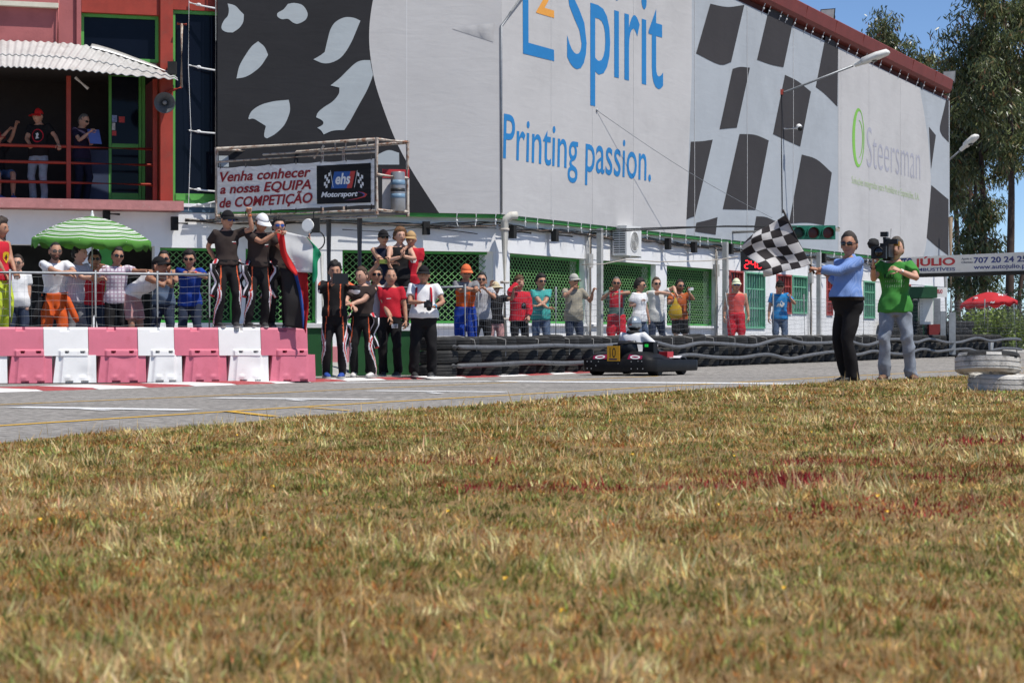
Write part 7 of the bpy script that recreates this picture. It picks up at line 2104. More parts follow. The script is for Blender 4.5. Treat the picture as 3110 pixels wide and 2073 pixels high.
person('dark haired boy in white shirt seen in profile behind the kart driver', **pz(1942, 43.6, 849), rz=48, group=GF, head=(20, 0, 0), hands=((1942, 915, -0.1), None), top=TEE(WHT, hem=0.82), bottom=PANTS(DENIM), skin='mid', hair=('full', HB), glasses='dark', voxel=0.0160)
person('young man in white shirt stretching one arm over the fence', **pz(1993, 44.0, 845), rz=10, group=GF, head=(4, 0, 0), hands=((2040, 892, -0.28, (0.6, 0, -0.5)), (2052, 890, -0.30, (0.5, 0, -0.8))), elbows=((0.2, -0.3, 1), (0.5, 0, 0.6)), top=TEE(BWHITE, hem=0.80), bottom=PANTS(DKB), skin='fair', hair=('short', HBR), glasses='dark', voxel=0.0160)
def xu(i):
    pass
person('man in sunglasses and orange top filming with a white phone', **pz(2064, 45.3, 852), rz=14, group=GF, head=(8, 0, 0), hands=((2058, 905, -0.30), (2090, 886, -0.32, (0.1, 0, 1))), elbows=((-0.9, 0, -0.8), (0.9, 0, -0.9)), curl=(0.6, 0.6), top=TEE(cloth('burnt_orange', (0.40, 0.09, 0.02))), bottom=PANTS(BLK, len=0.5), skin='tan', hair=('short', HB), glasses='dark', beard='stub', voxel=0.0160)
ph = at(2098, 877, k_at_px(2064, 1.18).y - 0.36); mb = MB(); mb.box(ph, (0.12, 0.012, 0.062)); tag(mb.build('phone', M_WHITE), 'white phone held up by the man in orange', 'phone')
bgp = at(2052, 935, k_at_px(2064, 1.18).y - 0.33); k = MB(); rings = []
for z, rx, ry in ((0.22, 0.015, 0.015), (0.12, 0.05, 0.03), (0.0, 0.13, 0.06), (-0.12, 0.15, 0.07), (-0.20, 0.13, 0.06), (-0.24, 0.06, 0.03)):
    rings.append([bgp + Vector((rx * math.cos(a) * (1 + 0.12 * math.sin(a * 3 + z * 20)), ry * math.sin(a), z)) for a in np.linspace(0, 6.283, 14, endpoint=False)])
k.loft(rings); tag(k.build('plastic_bag', fabric('yellow_bag', (0.62, 0.40, 0.02), 0.3), None, True), 'yellow plastic bag held by the man filming with his phone', 'bag')
person('man in coral red vest and red overalls standing behind the fence', **pz(2236, 49.2, 848), rz=0, group=GF, head=(0, 0, 0), hands=(None, None), top=TANK(CORAL, hem=0.95), bottom=PANTS(REDC, off=0.03, waist=1.0, fold=0.008), skin='mid', hair=('short', HB), cap=dict(m=cloth('pale_green_cap', (0.62, 0.66, 0.48))), glasses='blue', build=1.05, voxel=0.0165,
       extra=lambda i: (decal(i, 'top', [(-0.5, 0.3), (0.5, 0.3), (0.5, -0.3), (-0.5, -0.3)], (0, 1.16), 0.22, 0.05, BLK, text=False), decal(i, 'top', 'RACE TEAM', (0, 1.16), 0.19, 0.022, M_BWH) if False else None))
person('man in bright blue shirt and black cap holding the fence wire', **pz(2368, 52.3, 854), rz=2, group=GF, head=(0, 0, 0), hands=(None, (2400, 905, -0.25, (0, 0, 1))), elbows=(None, (0.9, 0, -1)), curl=(0.3, 0.7), top=TEE(SKYB), bottom=PANTS(DENIM), skin='mid', hair=('short', HB), cap=dict(m=BLK), glasses='dark', voxel=0.0165,
       extra=lambda i: decal(i, 'top', [(-0.5, -0.4), (-0.3, 0.1), (-0.1, 0.0), (0.1, 0.5), (0.3, 0.2), (0.5, 0.1), (0.4, -0.3), (0.1, -0.5)], (0.0, 1.22), 0.2, 0.16, BWHITE, text=False))
# ---- on the balcony
def balD(px, o): return PA.p(PA.u(px, o), 0, o).y
person('man in black printed shirt with red and black cap gripping the balcony rail', 118, balD(118, -0.55), zs1, 1.75, rz=-8, head=(-20, 6, 0), hands=((90, 436, -0.32), (178, 438, -0.3)), elbows=((-0.8, 0.4, -0.6), (0.8, 0.5, -0.5)), top=TEE(BLK), bottom=PANTS(PALED), shoes=(0.5, 0.5, 0.5), skin='mid', hair=('short', HB), cap=dict(m=BLK, brim=cloth('cap_red', (0.55, 0.02, 0.02)), two=1), belly=0.03,
       extra=lambda i: (decal(i, 'top', [(0.5 * math.cos(a), 0.5 * math.sin(a)) for a in np.linspace(0, 6.283, 18, endpoint=False)], (0.02, 1.24), 0.22, 0.26, REDC, text=False), decal(i, 'top', [(0.5 * math.cos(a), 0.5 * math.sin(a)) for a in np.linspace(0, 6.283, 18, endpoint=False)], (0.02, 1.24), 0.145, 0.175, BLK, text=False), decal(i, 'top', [(-0.4, -0.5), (-0.2, 0.1), (-0.4, 0.3), (0.1, 0.5), (0.3, 0.2), (0.1, -0.1), (0.4, -0.4)], (0.02, 1.24), 0.09, 0.12, BWHITE, text=False)))
person('grey haired man in dark purple shirt reading a clipboard on the balcony', 248, balD(248, -0.75), zs1, 1.72, rz=48, head=(15, 18, 0), hands=((272, 402, -0.25), (280, 405, -0.05)), elbows=((0, -0.4, -1), (0, 0.3, -1)), top=TEE(cloth('dark_purple', (0.020, 0.016, 0.040))), bottom=PANTS(NAVY), skin='fair', hair=('buzz', HG), glasses='dark')
cbp = PA.pt(287, 415, -0.45); mb = MB(); mb.box(cbp, (0.24, 0.012, 0.31), 0, Matrix.Rotation(R(35), 3, 'Z') @ Matrix.Rotation(R(-25), 3, 'X')); cbo = tag(mb.build('clipboard', mat('blue_clipboard', (0.10, 0.16, 0.45), 0.5)), 'blue clipboard with paper held on the balcony', 'clipboard')
bs = PA.p(PA.u(-8, -0.7), zs1, -0.7)
person('seated man in black shirt and blue shorts holding a drink on the balcony', -12, bs.y, zs1, 1.74, rz=38, hipz=0.50, head=(15, 0, 0), hands=((46, 378, -0.1), (52, 372, 0.0)), elbows=((0, -0.3, -1), (0, 0.3, -1)), curl=(0.7, 0.7), feet=((-0.12, -0.42), (0.14, -0.46)), top=TEE(BLK), bottom=PANTS(cloth('shorts_blue', (0.05, 0.08, 0.15)), len=0.55), shoes=(0.04, 0.08, 0.25), skin='tan', hair=('short', HB), cap=dict(m=cloth('cap_dull_red', (0.35, 0.03, 0.03))), glasses='dark')
ct = thing('chair', 'dark plastic chair under the seated man on the balcony', 'chair', bs)
Rch = Matrix.Rotation(R(38), 3, 'Z')
for nm, c, d in (('seat', (0, 0, 0.40), (0.45, 0.45, 0.04)), ('backrest', (0, 0.22, 0.66), (0.45, 0.04, 0.42)), ('leg', (-0.2, -0.2, 0.19), (0.04, 0.04, 0.38)), ('leg', (0.2, -0.2, 0.19), (0.04, 0.04, 0.38)), ('leg', (-0.2, 0.2, 0.19), (0.04, 0.04, 0.38)), ('leg', (0.2, 0.2, 0.19), (0.04, 0.04, 0.38))):
    mb = MB(); mb.box(bs + Rch @ Vector(c), d, 0, Rch); mb.build(nm, M_BLACKM, ct)

# ---- flag man and cameraman on the grass
def gz_(px, D): return float(zgrass((px - CX) / FPX * D, D)) 
fl_D = 25.7
fm_ = person('man in blue striped shirt and black trousers waving the chequered flag', 2578, fl_D, gz_(2578, fl_D) + 0.0, 1.765, rz=-62, head=(38, 2, 0), hands=((2510, 836, 0.28), (2482, 818, -0.22, (-1, 0, 0.25))), elbows=((-0.3, 0.3, -1), (0.5, -0.5, -0.9)), curl=(0.4, 0.92), palms=(None, (0, 0.4, -1)),
       feet=((-0.09, 0.02), (0.10, -0.03)), top=dict(m=BSTR, sleeve=1.82, sw=0.020, hem=0.98, off=0.022, collar=True, fold=0.009), bottom=PANTS(BLK, belt=cloth('belt_dark', (0.02, 0.015, 0.012)), flare=0.085, waist=1.01, off=0.020, fold=0.006), shoes=(0.015, 0.015, 0.015), skin='tan', hair=('short', (0.045, 0.035, 0.030)), glasses='dark', belly=0.085, build=1.06, voxel=0.0125)
# flag: pole from the hand up to the left
pb, ptp = at(2462, 808, fl_D - 0.22), at(2381, 644, fl_D - 0.30)
pdir = (ptp - pb).normalized()
fg = thing('chequered_flag', 'black and white chequered flag on a wooden pole held by the flag man', 'flag', pb)
mb = MB(); mb.tube([pb - pdir * 0.10, ptp + pdir * 0.03], 0.013, 10); mb.build('pole', mat('dark_wood_pole', (0.05, 0.04, 0.035), 0.6), fg, True)
cA = smooth_poly([(2386, 652, 0), (2402, 690, 0), (2425, 735, 0), (2448, 775, 0), (2462, 802, 0)], 12)      # along the pole
cB = smooth_poly([(2262, 733, 0), (2257, 748, 0), (2268, 772, 0), (2308, 803, 0), (2321, 834, 0)], 12)      # free edge
NI, NJ = 48, 48
g_ = []
for i in range(NI + 1):
    v = i / NI; a = cA[int(round(v * (len(cA) - 1)))]; b = cB[int(round(v * (len(cB) - 1)))]
    row = []
    for j in range(NJ + 1):
        u_ = j / NJ
        p = a.lerp(b, u_)
        y_ = p.y + 10 * math.sin(math.pi * u_) * (v - 0.35) + 7 * math.sin(u_ * 6.3 + v * 2) * u_
        x_ = p.x + 4 * math.sin(v * 7 + u_ * 3) * u_
        dd = 0.05 * math.sin(u_ * 7.5 - v * 3.0) * u_ + 0.035 * math.sin(v * 9 + u_ * 4) * u_
        row.append(at(x_, y_, fl_D - 0.27 + dd))
    g_.append(row)
mb = MB(); mb.loft(g_, close=False)
mb.m = [((i * 6 // NI) + (j * 5 // NJ)) % 2 for i in range(NI) for j in range(NJ)]
fo = mb.build('cloth', [fabric('flag_check_black', (0.030, 0.024, 0.026), 0.15), fabric('flag_check_white', (0.74, 0.72, 0.71), 0.35)], fg, True)
fo.modifiers.new('s', 'SOLIDIFY').thickness = 0.002

cm_D = 27.4
def xcam(i):
    wristband(i, 1, (0.7, 0.7, 0.7)); wristband(i, 0, (0.02, 0.02, 0.02), 'watch')
    decal(i, 'top', 'REU', (-0.055, 1.285), 0.12, 0.055, mat('print_dark_green', (0.012, 0.05, 0.02), 0.8), bold=0.02)
    decal(i, 'top', 'K', (0.125, 1.285), 0.045, 0.055, MATS['print_dark_green'], bold=0.02)
    rg2 = random.Random(4)
    for row, z in enumerate((1.225, 1.165)):
        for k in range(9):
            x = -0.10 + k * 0.028
            decal(i, 'top', [(-0.5, -0.5), (0.1, -0.5), (0.5, 0.5), (-0.1, 0.5)], (x, z + rg2.uniform(-0.006, 0.006)), 0.012, rg2.uniform(0.022, 0.042), mat('print_faded_white', (0.26, 0.40, 0.26), 0.8), text=False)
cmn = person('cameraman in green shirt and faded jeans with a shoulder video camera', 2718, cm_D, gz_(2718, cm_D), 1.785, rz=-12, twist=-6, head=(0, -2, 6), hands=((2652, 806, -0.32, (0, -0.2, 1)), (2732, 822, -0.36, (-1, 0, 0.45))), elbows=((-0.25, 0, -1), (1, 0, -0.6)), curl=(0.75, 0.35), palms=((1, 0, 0), (0, 0.6, -0.6)),
       feet=((-0.13, -0.02), (0.20, 0.06)), toes=(-14, 22), top=TEE(KGREEN, hem=0.84, sw=0.026, fold=0.009), bottom=PANTS(PALED, flare=0.085, off=0.018, fold=0.009), shoes=(0.16, 0.085, 0.05), skin='fair', hair=('short', (0.09, 0.075, 0.06)), build=1.03, voxel=0.0125, extra=xcam)
vc = thing('video_camera', 'black shoulder mounted video camera with fluffy microphone held by the cameraman', 'video camera', at(2675, 790, cm_D - 0.35))
vO = at(2684, 765, cm_D - 0.28); vR = Matrix.Rotation(R(-22), 3, 'Z')     # lens looks towards -Y turned left
def vbx(nm, c, d, m=M_BLACK, tilt=0.0):
    mb = MB(); mb.box(vO + vR @ Vector(c), d, 0, vR @ Matrix.Rotation(tilt, 3, 'X')); return mb.build(nm, m, vc)
vbx('body', (0.03, 0.06, 0.02), (0.11, 0.34, 0.17)); vbx('battery', (0.03, 0.26, 0.02), (0.10, 0.07, 0.14)); vbx('handle', (0.03, 0.02, 0.165), (0.035, 0.26, 0.03)); vbx('handle_post', (0.03, -0.09, 0.13), (0.03, 0.03, 0.05)); vbx('handle_post', (0.03, 0.13, 0.13), (0.03, 0.03, 0.05))
vbx('matte_box', (0.0, -0.27, -0.015), (0.185, 0.07, 0.155)); vbx('viewfinder', (0.10, -0.04, 0.125), (0.17, 0.07, 0.06)); vbx('eyepiece', (0.16, 0.02, 0.10), (0.06, 0.09, 0.055), mat('eyepiece_amber', (0.30, 0.15, 0.01), 0.6))
vbx('lamp', (0.03, -0.10, 0.215), (0.09, 0.07, 0.06)); vbx('grip', (-0.085, -0.10, -0.03), (0.05, 0.16, 0.10)); vbx('shoulder_pad', (0.03, 0.12, -0.085), (0.10, 0.18, 0.035), M_BLACKM)
fr_ = (vR @ Vector((0, -1, 0))).to_track_quat('Z', 'Y').to_matrix()
mb = MB(); mb.lathe(vO + vR @ Vector((0.0, -0.11, -0.01)), [(0.055, 0), (0.055, 0.10), (0.066, 0.12), (0.066, 0.19), (0.058, 0.20), (0.05, 0.17), (0, 0.165)], 20, 0, fr_); mb.build('lens', M_BLACK, vc, True, 40)
mb = MB(); mb.lathe(vO + vR @ Vector((0.0, -0.30, -0.012)), [(0.0, 0.006), (0.058, 0.006), (0.058, 0.008), (0, 0.008)], 20, 0, fr_); mb.build('front_glass', mat('lens_glass', (0.004, 0.005, 0.008), 0.05, spec=0.8), vc, True)
mb = MB(); mb.ball(vO + vR @ Vector((-0.085, -0.20, 0.095)), (0.070, 0.13, 0.070), 0, 18, 12, vR)
rg_ = random.Random(3); mb.v = [tuple(Vector(v) + Vector((rg_.uniform(-1, 1), rg_.uniform(-1, 1), rg_.uniform(-1, 1))) * 0.006) for v in mb.v]; mb.build('microphone_windshield', M_BLACKM, vc, True)
mb = MB(); a = vO + vR @ Vector((0.03, 0.22, 0.08)); mb.tube([a, a + Vector((0.015, 0, 0.22))], 0.0035, 5); mb.build('antenna', M_BLACK, vc)

# ------------------------------------------------------------------ kart and driver
kh = R(30)
KF = Vector((math.sin(kh), math.cos(kh), 0)); KR_ = Vector((math.cos(kh), -math.sin(kh), 0))
kc = at(1872, 1140, 37.2); KO = Vector((kc.x, kc.y, zt(37.6))) + KF * 0.36
def kp(x, y, z): return KO + KR_ * x + KF * y + Vector((0, 0, z))
kart = thing('racing_kart', 'black rental kart with a yellow number 10 plate passing the finish line', 'kart', KO)
M_KP = mat('kart_black_plastic', (0.011, 0.011, 0.012), 0.5, 0.25, 5, 0.05, 30, spec=0.18, dirt=(0.035, 0.033, 0.031, 0.5, 0.55), dscale=6)
M_KG_ = mat('kart_grey_plastic', (0.030, 0.030, 0.032), 0.4, 0.2, 5)
M_TY = mat('kart_tyre', (0.012, 0.012, 0.012), 0.7, 0.2, 20)
def kpart(mb, nm, m, sm=False, ang=None): return mb.build(nm, m, kart, sm, ang)
# bumper band round the kart
loop = []
hw, y0k, y1k, rc = 0.69, -0.38, 1.56, 0.20
for cx_, cy_, a0 in ((hw - rc, y1k - rc, 0), (-hw + rc, y1k - rc, 90), (-hw + rc, y0k + rc, 180), (hw - rc, y0k + rc, 270)):
    for q in range(7):
        a = R(a0 + 15 * q); loop.append((cx_ + rc * math.cos(a), cy_ + rc * math.sin(a), math.cos(a), math.sin(a)))
mb = MB(); rows = []
for x, y, nx_, ny_ in loop + loop[:1]:
    tpz = 0.285 if y < 0.2 else 0.265
    rows.append([kp(x, y, 0.075), kp(x + nx_ * 0.012, y + ny_ * 0.012, 0.10), kp(x + nx_ * 0.012, y + ny_ * 0.012, tpz - 0.02), kp(x, y, tpz), kp(x - nx_ * 0.06, y - ny_ * 0.06, tpz), kp(x - nx_ * 0.06, y - ny_ * 0.06, 0.085)])
mb.loft(rows, caps=False); kpart(mb, 'bumper', M_KP, True, 45)
for x, z in ((-0.55, 0.24), (-0.47, 0.24), (-0.33, 0.24), (-0.55, 0.12), (-0.47, 0.12), (-0.38, 0.17), (0.30, 0.24), (0.43, 0.25), (0.50, 0.245), (0.30, 0.12), (0.42, 0.12), (0.52, 0.12), (0.05, 0.21)):
    mb = MB(); mb.ball(kp(x, y0k - 0.013, z), (0.011, 0.011, 0.011), 0, 6, 4); kpart(mb, 'bolt', M_GALV)
mb = MB(); mb.hexa([kp(-0.40, -0.2, 0.05), kp(0.40, -0.2, 0.05), kp(0.36, 1.4, 0.05), kp(-0.36, 1.4, 0.05), kp(-0.40, -0.2, 0.07), kp(0.40, -0.2, 0.07), kp(0.36, 1.4, 0.07), kp(-0.36, 1.4, 0.07)]); kpart(mb, 'floor_pan', M_KP)
for x, y, r_, w in ((-0.56, 0, 0.138, 0.20), (0.56, 0, 0.138, 0.20), (-0.53, 1.08, 0.128, 0.13), (0.53, 1.08, 0.128, 0.13)):
    rot = KR_.to_track_quat('Z', 'Y').to_matrix()
    mb = MB(); mb.lathe(kp(x, y, r_), [(0.065, -w / 2), (r_ - 0.015, -w / 2), (r_, -w / 2 + 0.025), (r_, w / 2 - 0.025), (r_ - 0.015, w / 2), (0.065, w / 2), (0.06, 0), (0.065, -w / 2)], 22, 0, rot); wh = kpart(mb, 'wheel', M_TY, True, 40)
    mb = MB(); mb.lathe(kp(x, y, r_), [(0, -w * 0.4), (0.062, -w * 0.42), (0.062, w * 0.42), (0, w * 0.4)], 16, 0, rot); mb.build('rim', M_GALV, wh, True, 40)
mb = MB(); mb.tube([kp(-0.6, 0, 0.138), kp(0.6, 0, 0.138)], 0.02, 8); kpart(mb, 'rear_axle', M_GALV, True)
# rear fairing: two sloped pods with a dip in the middle
for sg in (-1, 1):
    mb = MB(); rings = []
    for y, zt__, w0, w1 in ((-0.33, 0.28, 0.08, 0.64), (-0.27, 0.37, 0.06, 0.62), (-0.12, 0.42, 0.10, 0.60), (0.10, 0.40, 0.30, 0.64), (0.45, 0.34, 0.34, 0.66), (0.70, 0.30, 0.36, 0.66), (0.78, 0.22, 0.38, 0.64)):
        rings.append([kp(sg * w0, y, 0.16), kp(sg * w1, y, 0.16), kp(sg * w1, y, zt__ - 0.10), kp(sg * (w1 - 0.12), y, zt__ - 0.01), kp(sg * (w0 + 0.08), y, zt__), kp(sg * w0, y, zt__ - 0.05)])
    mb.loft(rings); kpart(mb, 'side_pod', M_KP, True, 40)
    c = [kp(sg * (0.20 if sg < 0 else 0.22), -0.285, 0.355), kp(sg * 0.47, -0.285, 0.330), kp(sg * 0.47, -0.315, 0.275), kp(sg * 0.20, -0.322, 0.275)]
    P_ = [p - KF * 0.018 + Vector((0, 0, 0.01)) for p in c]
    mb = MB(); mb.add(P_, [(0, 1, 2, 3)]); st_ = kpart(mb, 'red_sticker', mat('sticker_crimson', (0.30, 0.008, 0.06), 0.4))
    ctr = sum(P_, Vector()) / 4; ex = (P_[1] - P_[0] + P_[2] - P_[3]) / 4; ez = (P_[0] - P_[3] + P_[1] - P_[2]) / 4
    for ro, ri, m_ in ((0.92, 0.62, M_BWH), (0.5, 0.0, M_BWH)):
        k_ = MB(); rw_ = []
        for q in range(25):
            a = 2 * math.pi * q / 24; rw_.append([ctr + ex * ro * 0.8 * math.cos(a) + ez * ro * math.sin(a) - KF * 0.004, ctr + ex * ri * 0.8 * math.cos(a) + ez * ri * 0.7 * math.sin(a) - KF * 0.004])
        if ri > 0: k_.loft(rw_, close=False); k_.build('sticker_ring', m_, st_)
    # wheel arches
    mb = MB(); rings = []
    for a in np.linspace(R(10), R(170), 9):
        rings.append([kp(sg * 0.45, 0.95 + 0.18 * -math.cos(a), 0.20 + 0.14 * math.sin(a)), kp(sg * 0.64, 0.95 + 0.18 * -math.cos(a), 0.20 + 0.13 * math.sin(a)), kp(sg * 0.64, 0.95 + 0.16 * -math.cos(a), 0.19 + 0.11 * math.sin(a)), kp(sg * 0.45, 0.95 + 0.16 * -math.cos(a), 0.19 + 0.12 * math.sin(a))])
    mb.loft(rings); kpart(mb, 'wheel_arch', M_KG_, True)
# number plate
PKN = Plane(kp(-0.02, -0.405, 0), KR_, -KF)
mb = MB(); PKN.box(mb, -0.135, 0.105, 0.265, 0.525, -0.012, 0.0); pl_ = kpart(mb, 'number_plate', mat('plate_yellow', (0.66, 0.33, 0.015), 0.5, 0.06))
V_, F_ = text2d('10', 0.0)
V_[:, 0] = (V_[:, 0] - V_[:, 0].min()) / (V_[:, 0].max() - V_[:, 0].min())
mb = MB(); mb.add([PKN.p(-0.085 + a * 0.115, 0.325 + b / CAPH * 0.165, 0.004) for a, b in V_], F_); mb.build('number', mat('plate_ink', (0.02, 0.018, 0.015), 0.6), pl_)
mb = MB(); PKN.box(mb, -0.10, 0.055, 0.285, 0.308, 0.001, 0.004); mb.build('plate_strip', mat('plate_navy', (0.015, 0.02, 0.08), 0.5), pl_)
for sg in (-1, 1):
    mb = MB(); mb.tube([kp(sg * 0.08, -0.39, 0.30), kp(sg * 0.08, -0.30, 0.24)], 0.012, 6); kpart(mb, 'plate_bracket', M_KP)
# seat, column, wheel, display, nose
mb = MB(); rings = []
for y, z, w in ((-0.02, 0.60, 0.17), (0.0, 0.45, 0.20), (0.03, 0.28, 0.21), (0.10, 0.14, 0.20), (0.25, 0.10, 0.19), (0.42, 0.12, 0.17)):
    rings.append([kp(w * math.sin(a), y + 0.05 * (1 - math.cos(a * 0.9)) * 2, z + (0.10 * abs(math.sin(a)) ** 2 if y > 0.08 else 0)) for a in np.linspace(-1.4, 1.4, 9)])
mb.loft(rings, close=False); so = kpart(mb, 'seat', M_KG_, True); so.modifiers.new('s', 'SOLIDIFY').thickness = 0.012
mb = MB(); mb.tube([kp(0, 1.15, 0.14), kp(0, 0.66, 0.50)], 0.02, 8); kpart(mb, 'steering_column', M_KP, True)
rw = (kp(0, 0.66, 0.50) - kp(0, 1.15, 0.14)).normalized().to_track_quat('Z', 'Y').to_matrix()
mb = MB(); mb.lathe(kp(0, 0.64, 0.515), [(0.155 + 0.014 * math.cos(a), 0.014 * math.sin(a)) for a in np.linspace(0, 2 * math.pi, 9)], 26, 0, rw); mb.box(kp(0, 0.64, 0.515), (0.30, 0.04, 0.012), 0, rw); kpart(mb, 'steering_wheel', M_KP, True, 50)
mb = MB(); mb.box(kp(0.42, 0.10, 0.47), (0.20, 0.16, 0.22), 0, Matrix.Rotation(-kh, 3, 'Z')); mb.box(kp(0.42, 0.12, 0.32), (0.13, 0.14, 0.14), 0, Matrix.Rotation(-kh, 3, 'Z')); eb = kpart(mb, 'engine_cover', M_KP)
mb = MB(); mb.box(kp(0.39, 0.01, 0.515), (0.062, 0.012, 0.048), 0, Matrix.Rotation(-kh, 3, 'Z')); mb.build('green_sticker', mat('glowing_green_sticker', (0.02, 0.75, 0.08), 0.5, 0.02, emit=0.25), eb)  # weak emission makes the sticker glow by itself
mb = MB(); mb.tube([kp(-0.2, -0.1, 0.52), kp(0.1, 0.0, 0.56), kp(0.34, 0.08, 0.55)], 0.018, 8); kpart(mb, 'air_pipe', M_KP, True)
mb = MB(); mb.box(kp(0.47, 0.62, 0.36), (0.16, 0.24, 0.10), 0, Matrix.Rotation(-kh, 3, 'Z')); kpart(mb, 'fuel_tank', mat('tank_red', (0.50, 0.02, 0.03), 0.35))
mb = MB(); rings = []
for y, zt__, w in ((1.02, 0.46, 0.15), (1.15, 0.42, 0.26), (1.30, 0.34, 0.40), (1.46, 0.27, 0.50), (1.52, 0.20, 0.48)):
    rings.append([kp(-w, y, 0.12), kp(w, y, 0.12), kp(w, y, zt__ - 0.06), kp(w * 0.6, y, zt__), kp(-w * 0.6, y, zt__), kp(-w, y, zt__ - 0.06)])
mb.loft(rings); kpart(mb, 'nose_fairing', M_KG_, True, 40)
mb = MB(); mb.add([kp(0.415, 0.88, 0.335), kp(0.655, 0.88, 0.335), kp(0.655, 0.78, 0.30), kp(0.415, 0.78, 0.30)], [(3, 2, 1, 0)]); kpart(mb, 'white_sticker', mat('sticker_white', (0.7, 0.68, 0.7), 0.5))
# driver
M_HSIL = mat('helmet_silver', (0.34, 0.38, 0.41), 0.25, 0.15, 4, metal=0.4)
def xdriver(i):
    hc, Rh, s = i['hc'], i['Rh'], i['s']
    k = MB(); x, y, z = HD.T
    P = np.stack([x * 0.128, y * 0.152 - 0.008, z * 0.142 + 0.012], 1)
    low = np.clip(-z - 0.35, 0, 1); P[:, 0] *= 1 - 0.35 * low; P[:, 1] *= 1 - 0.2 * low
    P[:, 1] -= 0.02 * np.exp(-((P[:, 2] + 0.07) / 0.05) ** 2) * (y < -0.3)
    k.v = [tuple(hc + (Rh @ Vector(p)) * s) for p in P]; k.f = [tuple(int(q) for q in f) for f in HF]
    fm = []
    for f in HF:
        d = HD[f].mean(0); m_ = 0
        if d[2] < -0.36: m_ = 1
        elif d[1] < -0.2 and -0.12 < d[2] < 0.40: m_ = 1
        elif abs(d[0]) < 0.16 and d[2] > 0.05: m_ = 3
        elif 0.05 < d[2] < 0.20: m_ = 3
        elif d[1] > 0.8 and -0.2 < d[2] < -0.06 and abs(d[0]) < 0.2: m_ = 2
        fm.append(m_)
    k.m = fm
    local_part(i, k, 'helmet', [M_HSIL, mat('helmet_black', (0.012, 0.012, 0.014), 0.25), mat('helmet_red', (0.4, 0.03, 0.02), 0.4), mat('helmet_dark_grey', (0.09, 0.10, 0.11), 0.3)])
    # neck roll
    k = MB(); c = i['sp'](0, 0.015, 1.475); k.lathe(c, [(0.085 + 0.038 * math.cos(a), 0.038 * math.sin(a)) for a in np.linspace(0, 2 * math.pi, 9)], 22); local_part(i, k, 'neck_support', M_BLACKM)
    # oval emblem on the back
    ob = i['parts']['top']; bvh = BVHTree.FromPolygons([v.co for v in ob.data.vertices], [p.vertices for p in ob.data.polygons])
    bk = (i['sp'](0, 1, 1.25) - i['sp'](0, 0, 1.25)).normalized()
    def ringd(ro, ri, m_, nm):
        kk = MB(); rw_ = []
        for q in range(37):
            a = 2 * math.pi * q / 36; r2 = []
            for r_ in (ro, (ro + ri) / 2, ri):
                p = i['sp'](0.115 * r_ * math.cos(a), 0, 1.255 + 0.062 * r_ * math.sin(a)); h, n, ix, dd = bvh.ray_cast(p + bk * 0.6, -bk); r2.append((h if h is not None else p + bk * 0.12) + bk * 0.006)
            rw_.append(r2)
        kk.loft(rw_, close=False); local_part(i, kk, nm, m_)
    ringd(1.0, 0.86, mat('print_brick', (0.40, 0.07, 0.07), 0.7), 'printed_ring'); ringd(0.74, 0.05, mat('print_dusty_red', (0.42, 0.12, 0.12), 0.7), 'printed_oval')
    for j in (0, 1):
        d = (i['wr'][j] - i['el'][j]).normalized(); k = MB(); k.tube([i['wr'][j] - d * 0.04, i['wr'][j] + d * 0.03, i['wr'][j] + d * 0.09], [0.042, 0.046, 0.040], 10); local_part(i, k, 'glove', SWHT)
DS = kp(0, 0.20, 0.0)
hw_ = kp(0.16, 0.62, 0.50); hw2 = kp(-0.16, 0.62, 0.50)
def topx(p): return (CX + p.x / p.y * FPX, CY - (p.z - CAMH) / p.y * FPX, p.y - DS.y)
person('kart driver in white top and silver helmet bent over the steering wheel', 0, DS.y, 0, 1.74, rz=150, base=(DS.x, DS.y, KO.z), hipz=0.20, lean=10, head=(0, -6, 0), hands=(topx(hw_), topx(hw2)), elbows=((0.9, -0.2, -0.6), (-0.9, 0.2, -0.6)), curl=(0.9, 0.9), feet=((-0.16, -0.80), (0.16, -0.80)), foot_z=(0.06, 0.06), knee=((0.0, 0, 1), (0, 0, 1)),
       top=dict(m=WHT, sleeve=1.85, sw=0.026, hem=0.93, off=0.022, fold=0.006), bottom=PANTS(BLK, waist=0.95), skin='mid', hair=None, build=1.08, extra=xdriver)
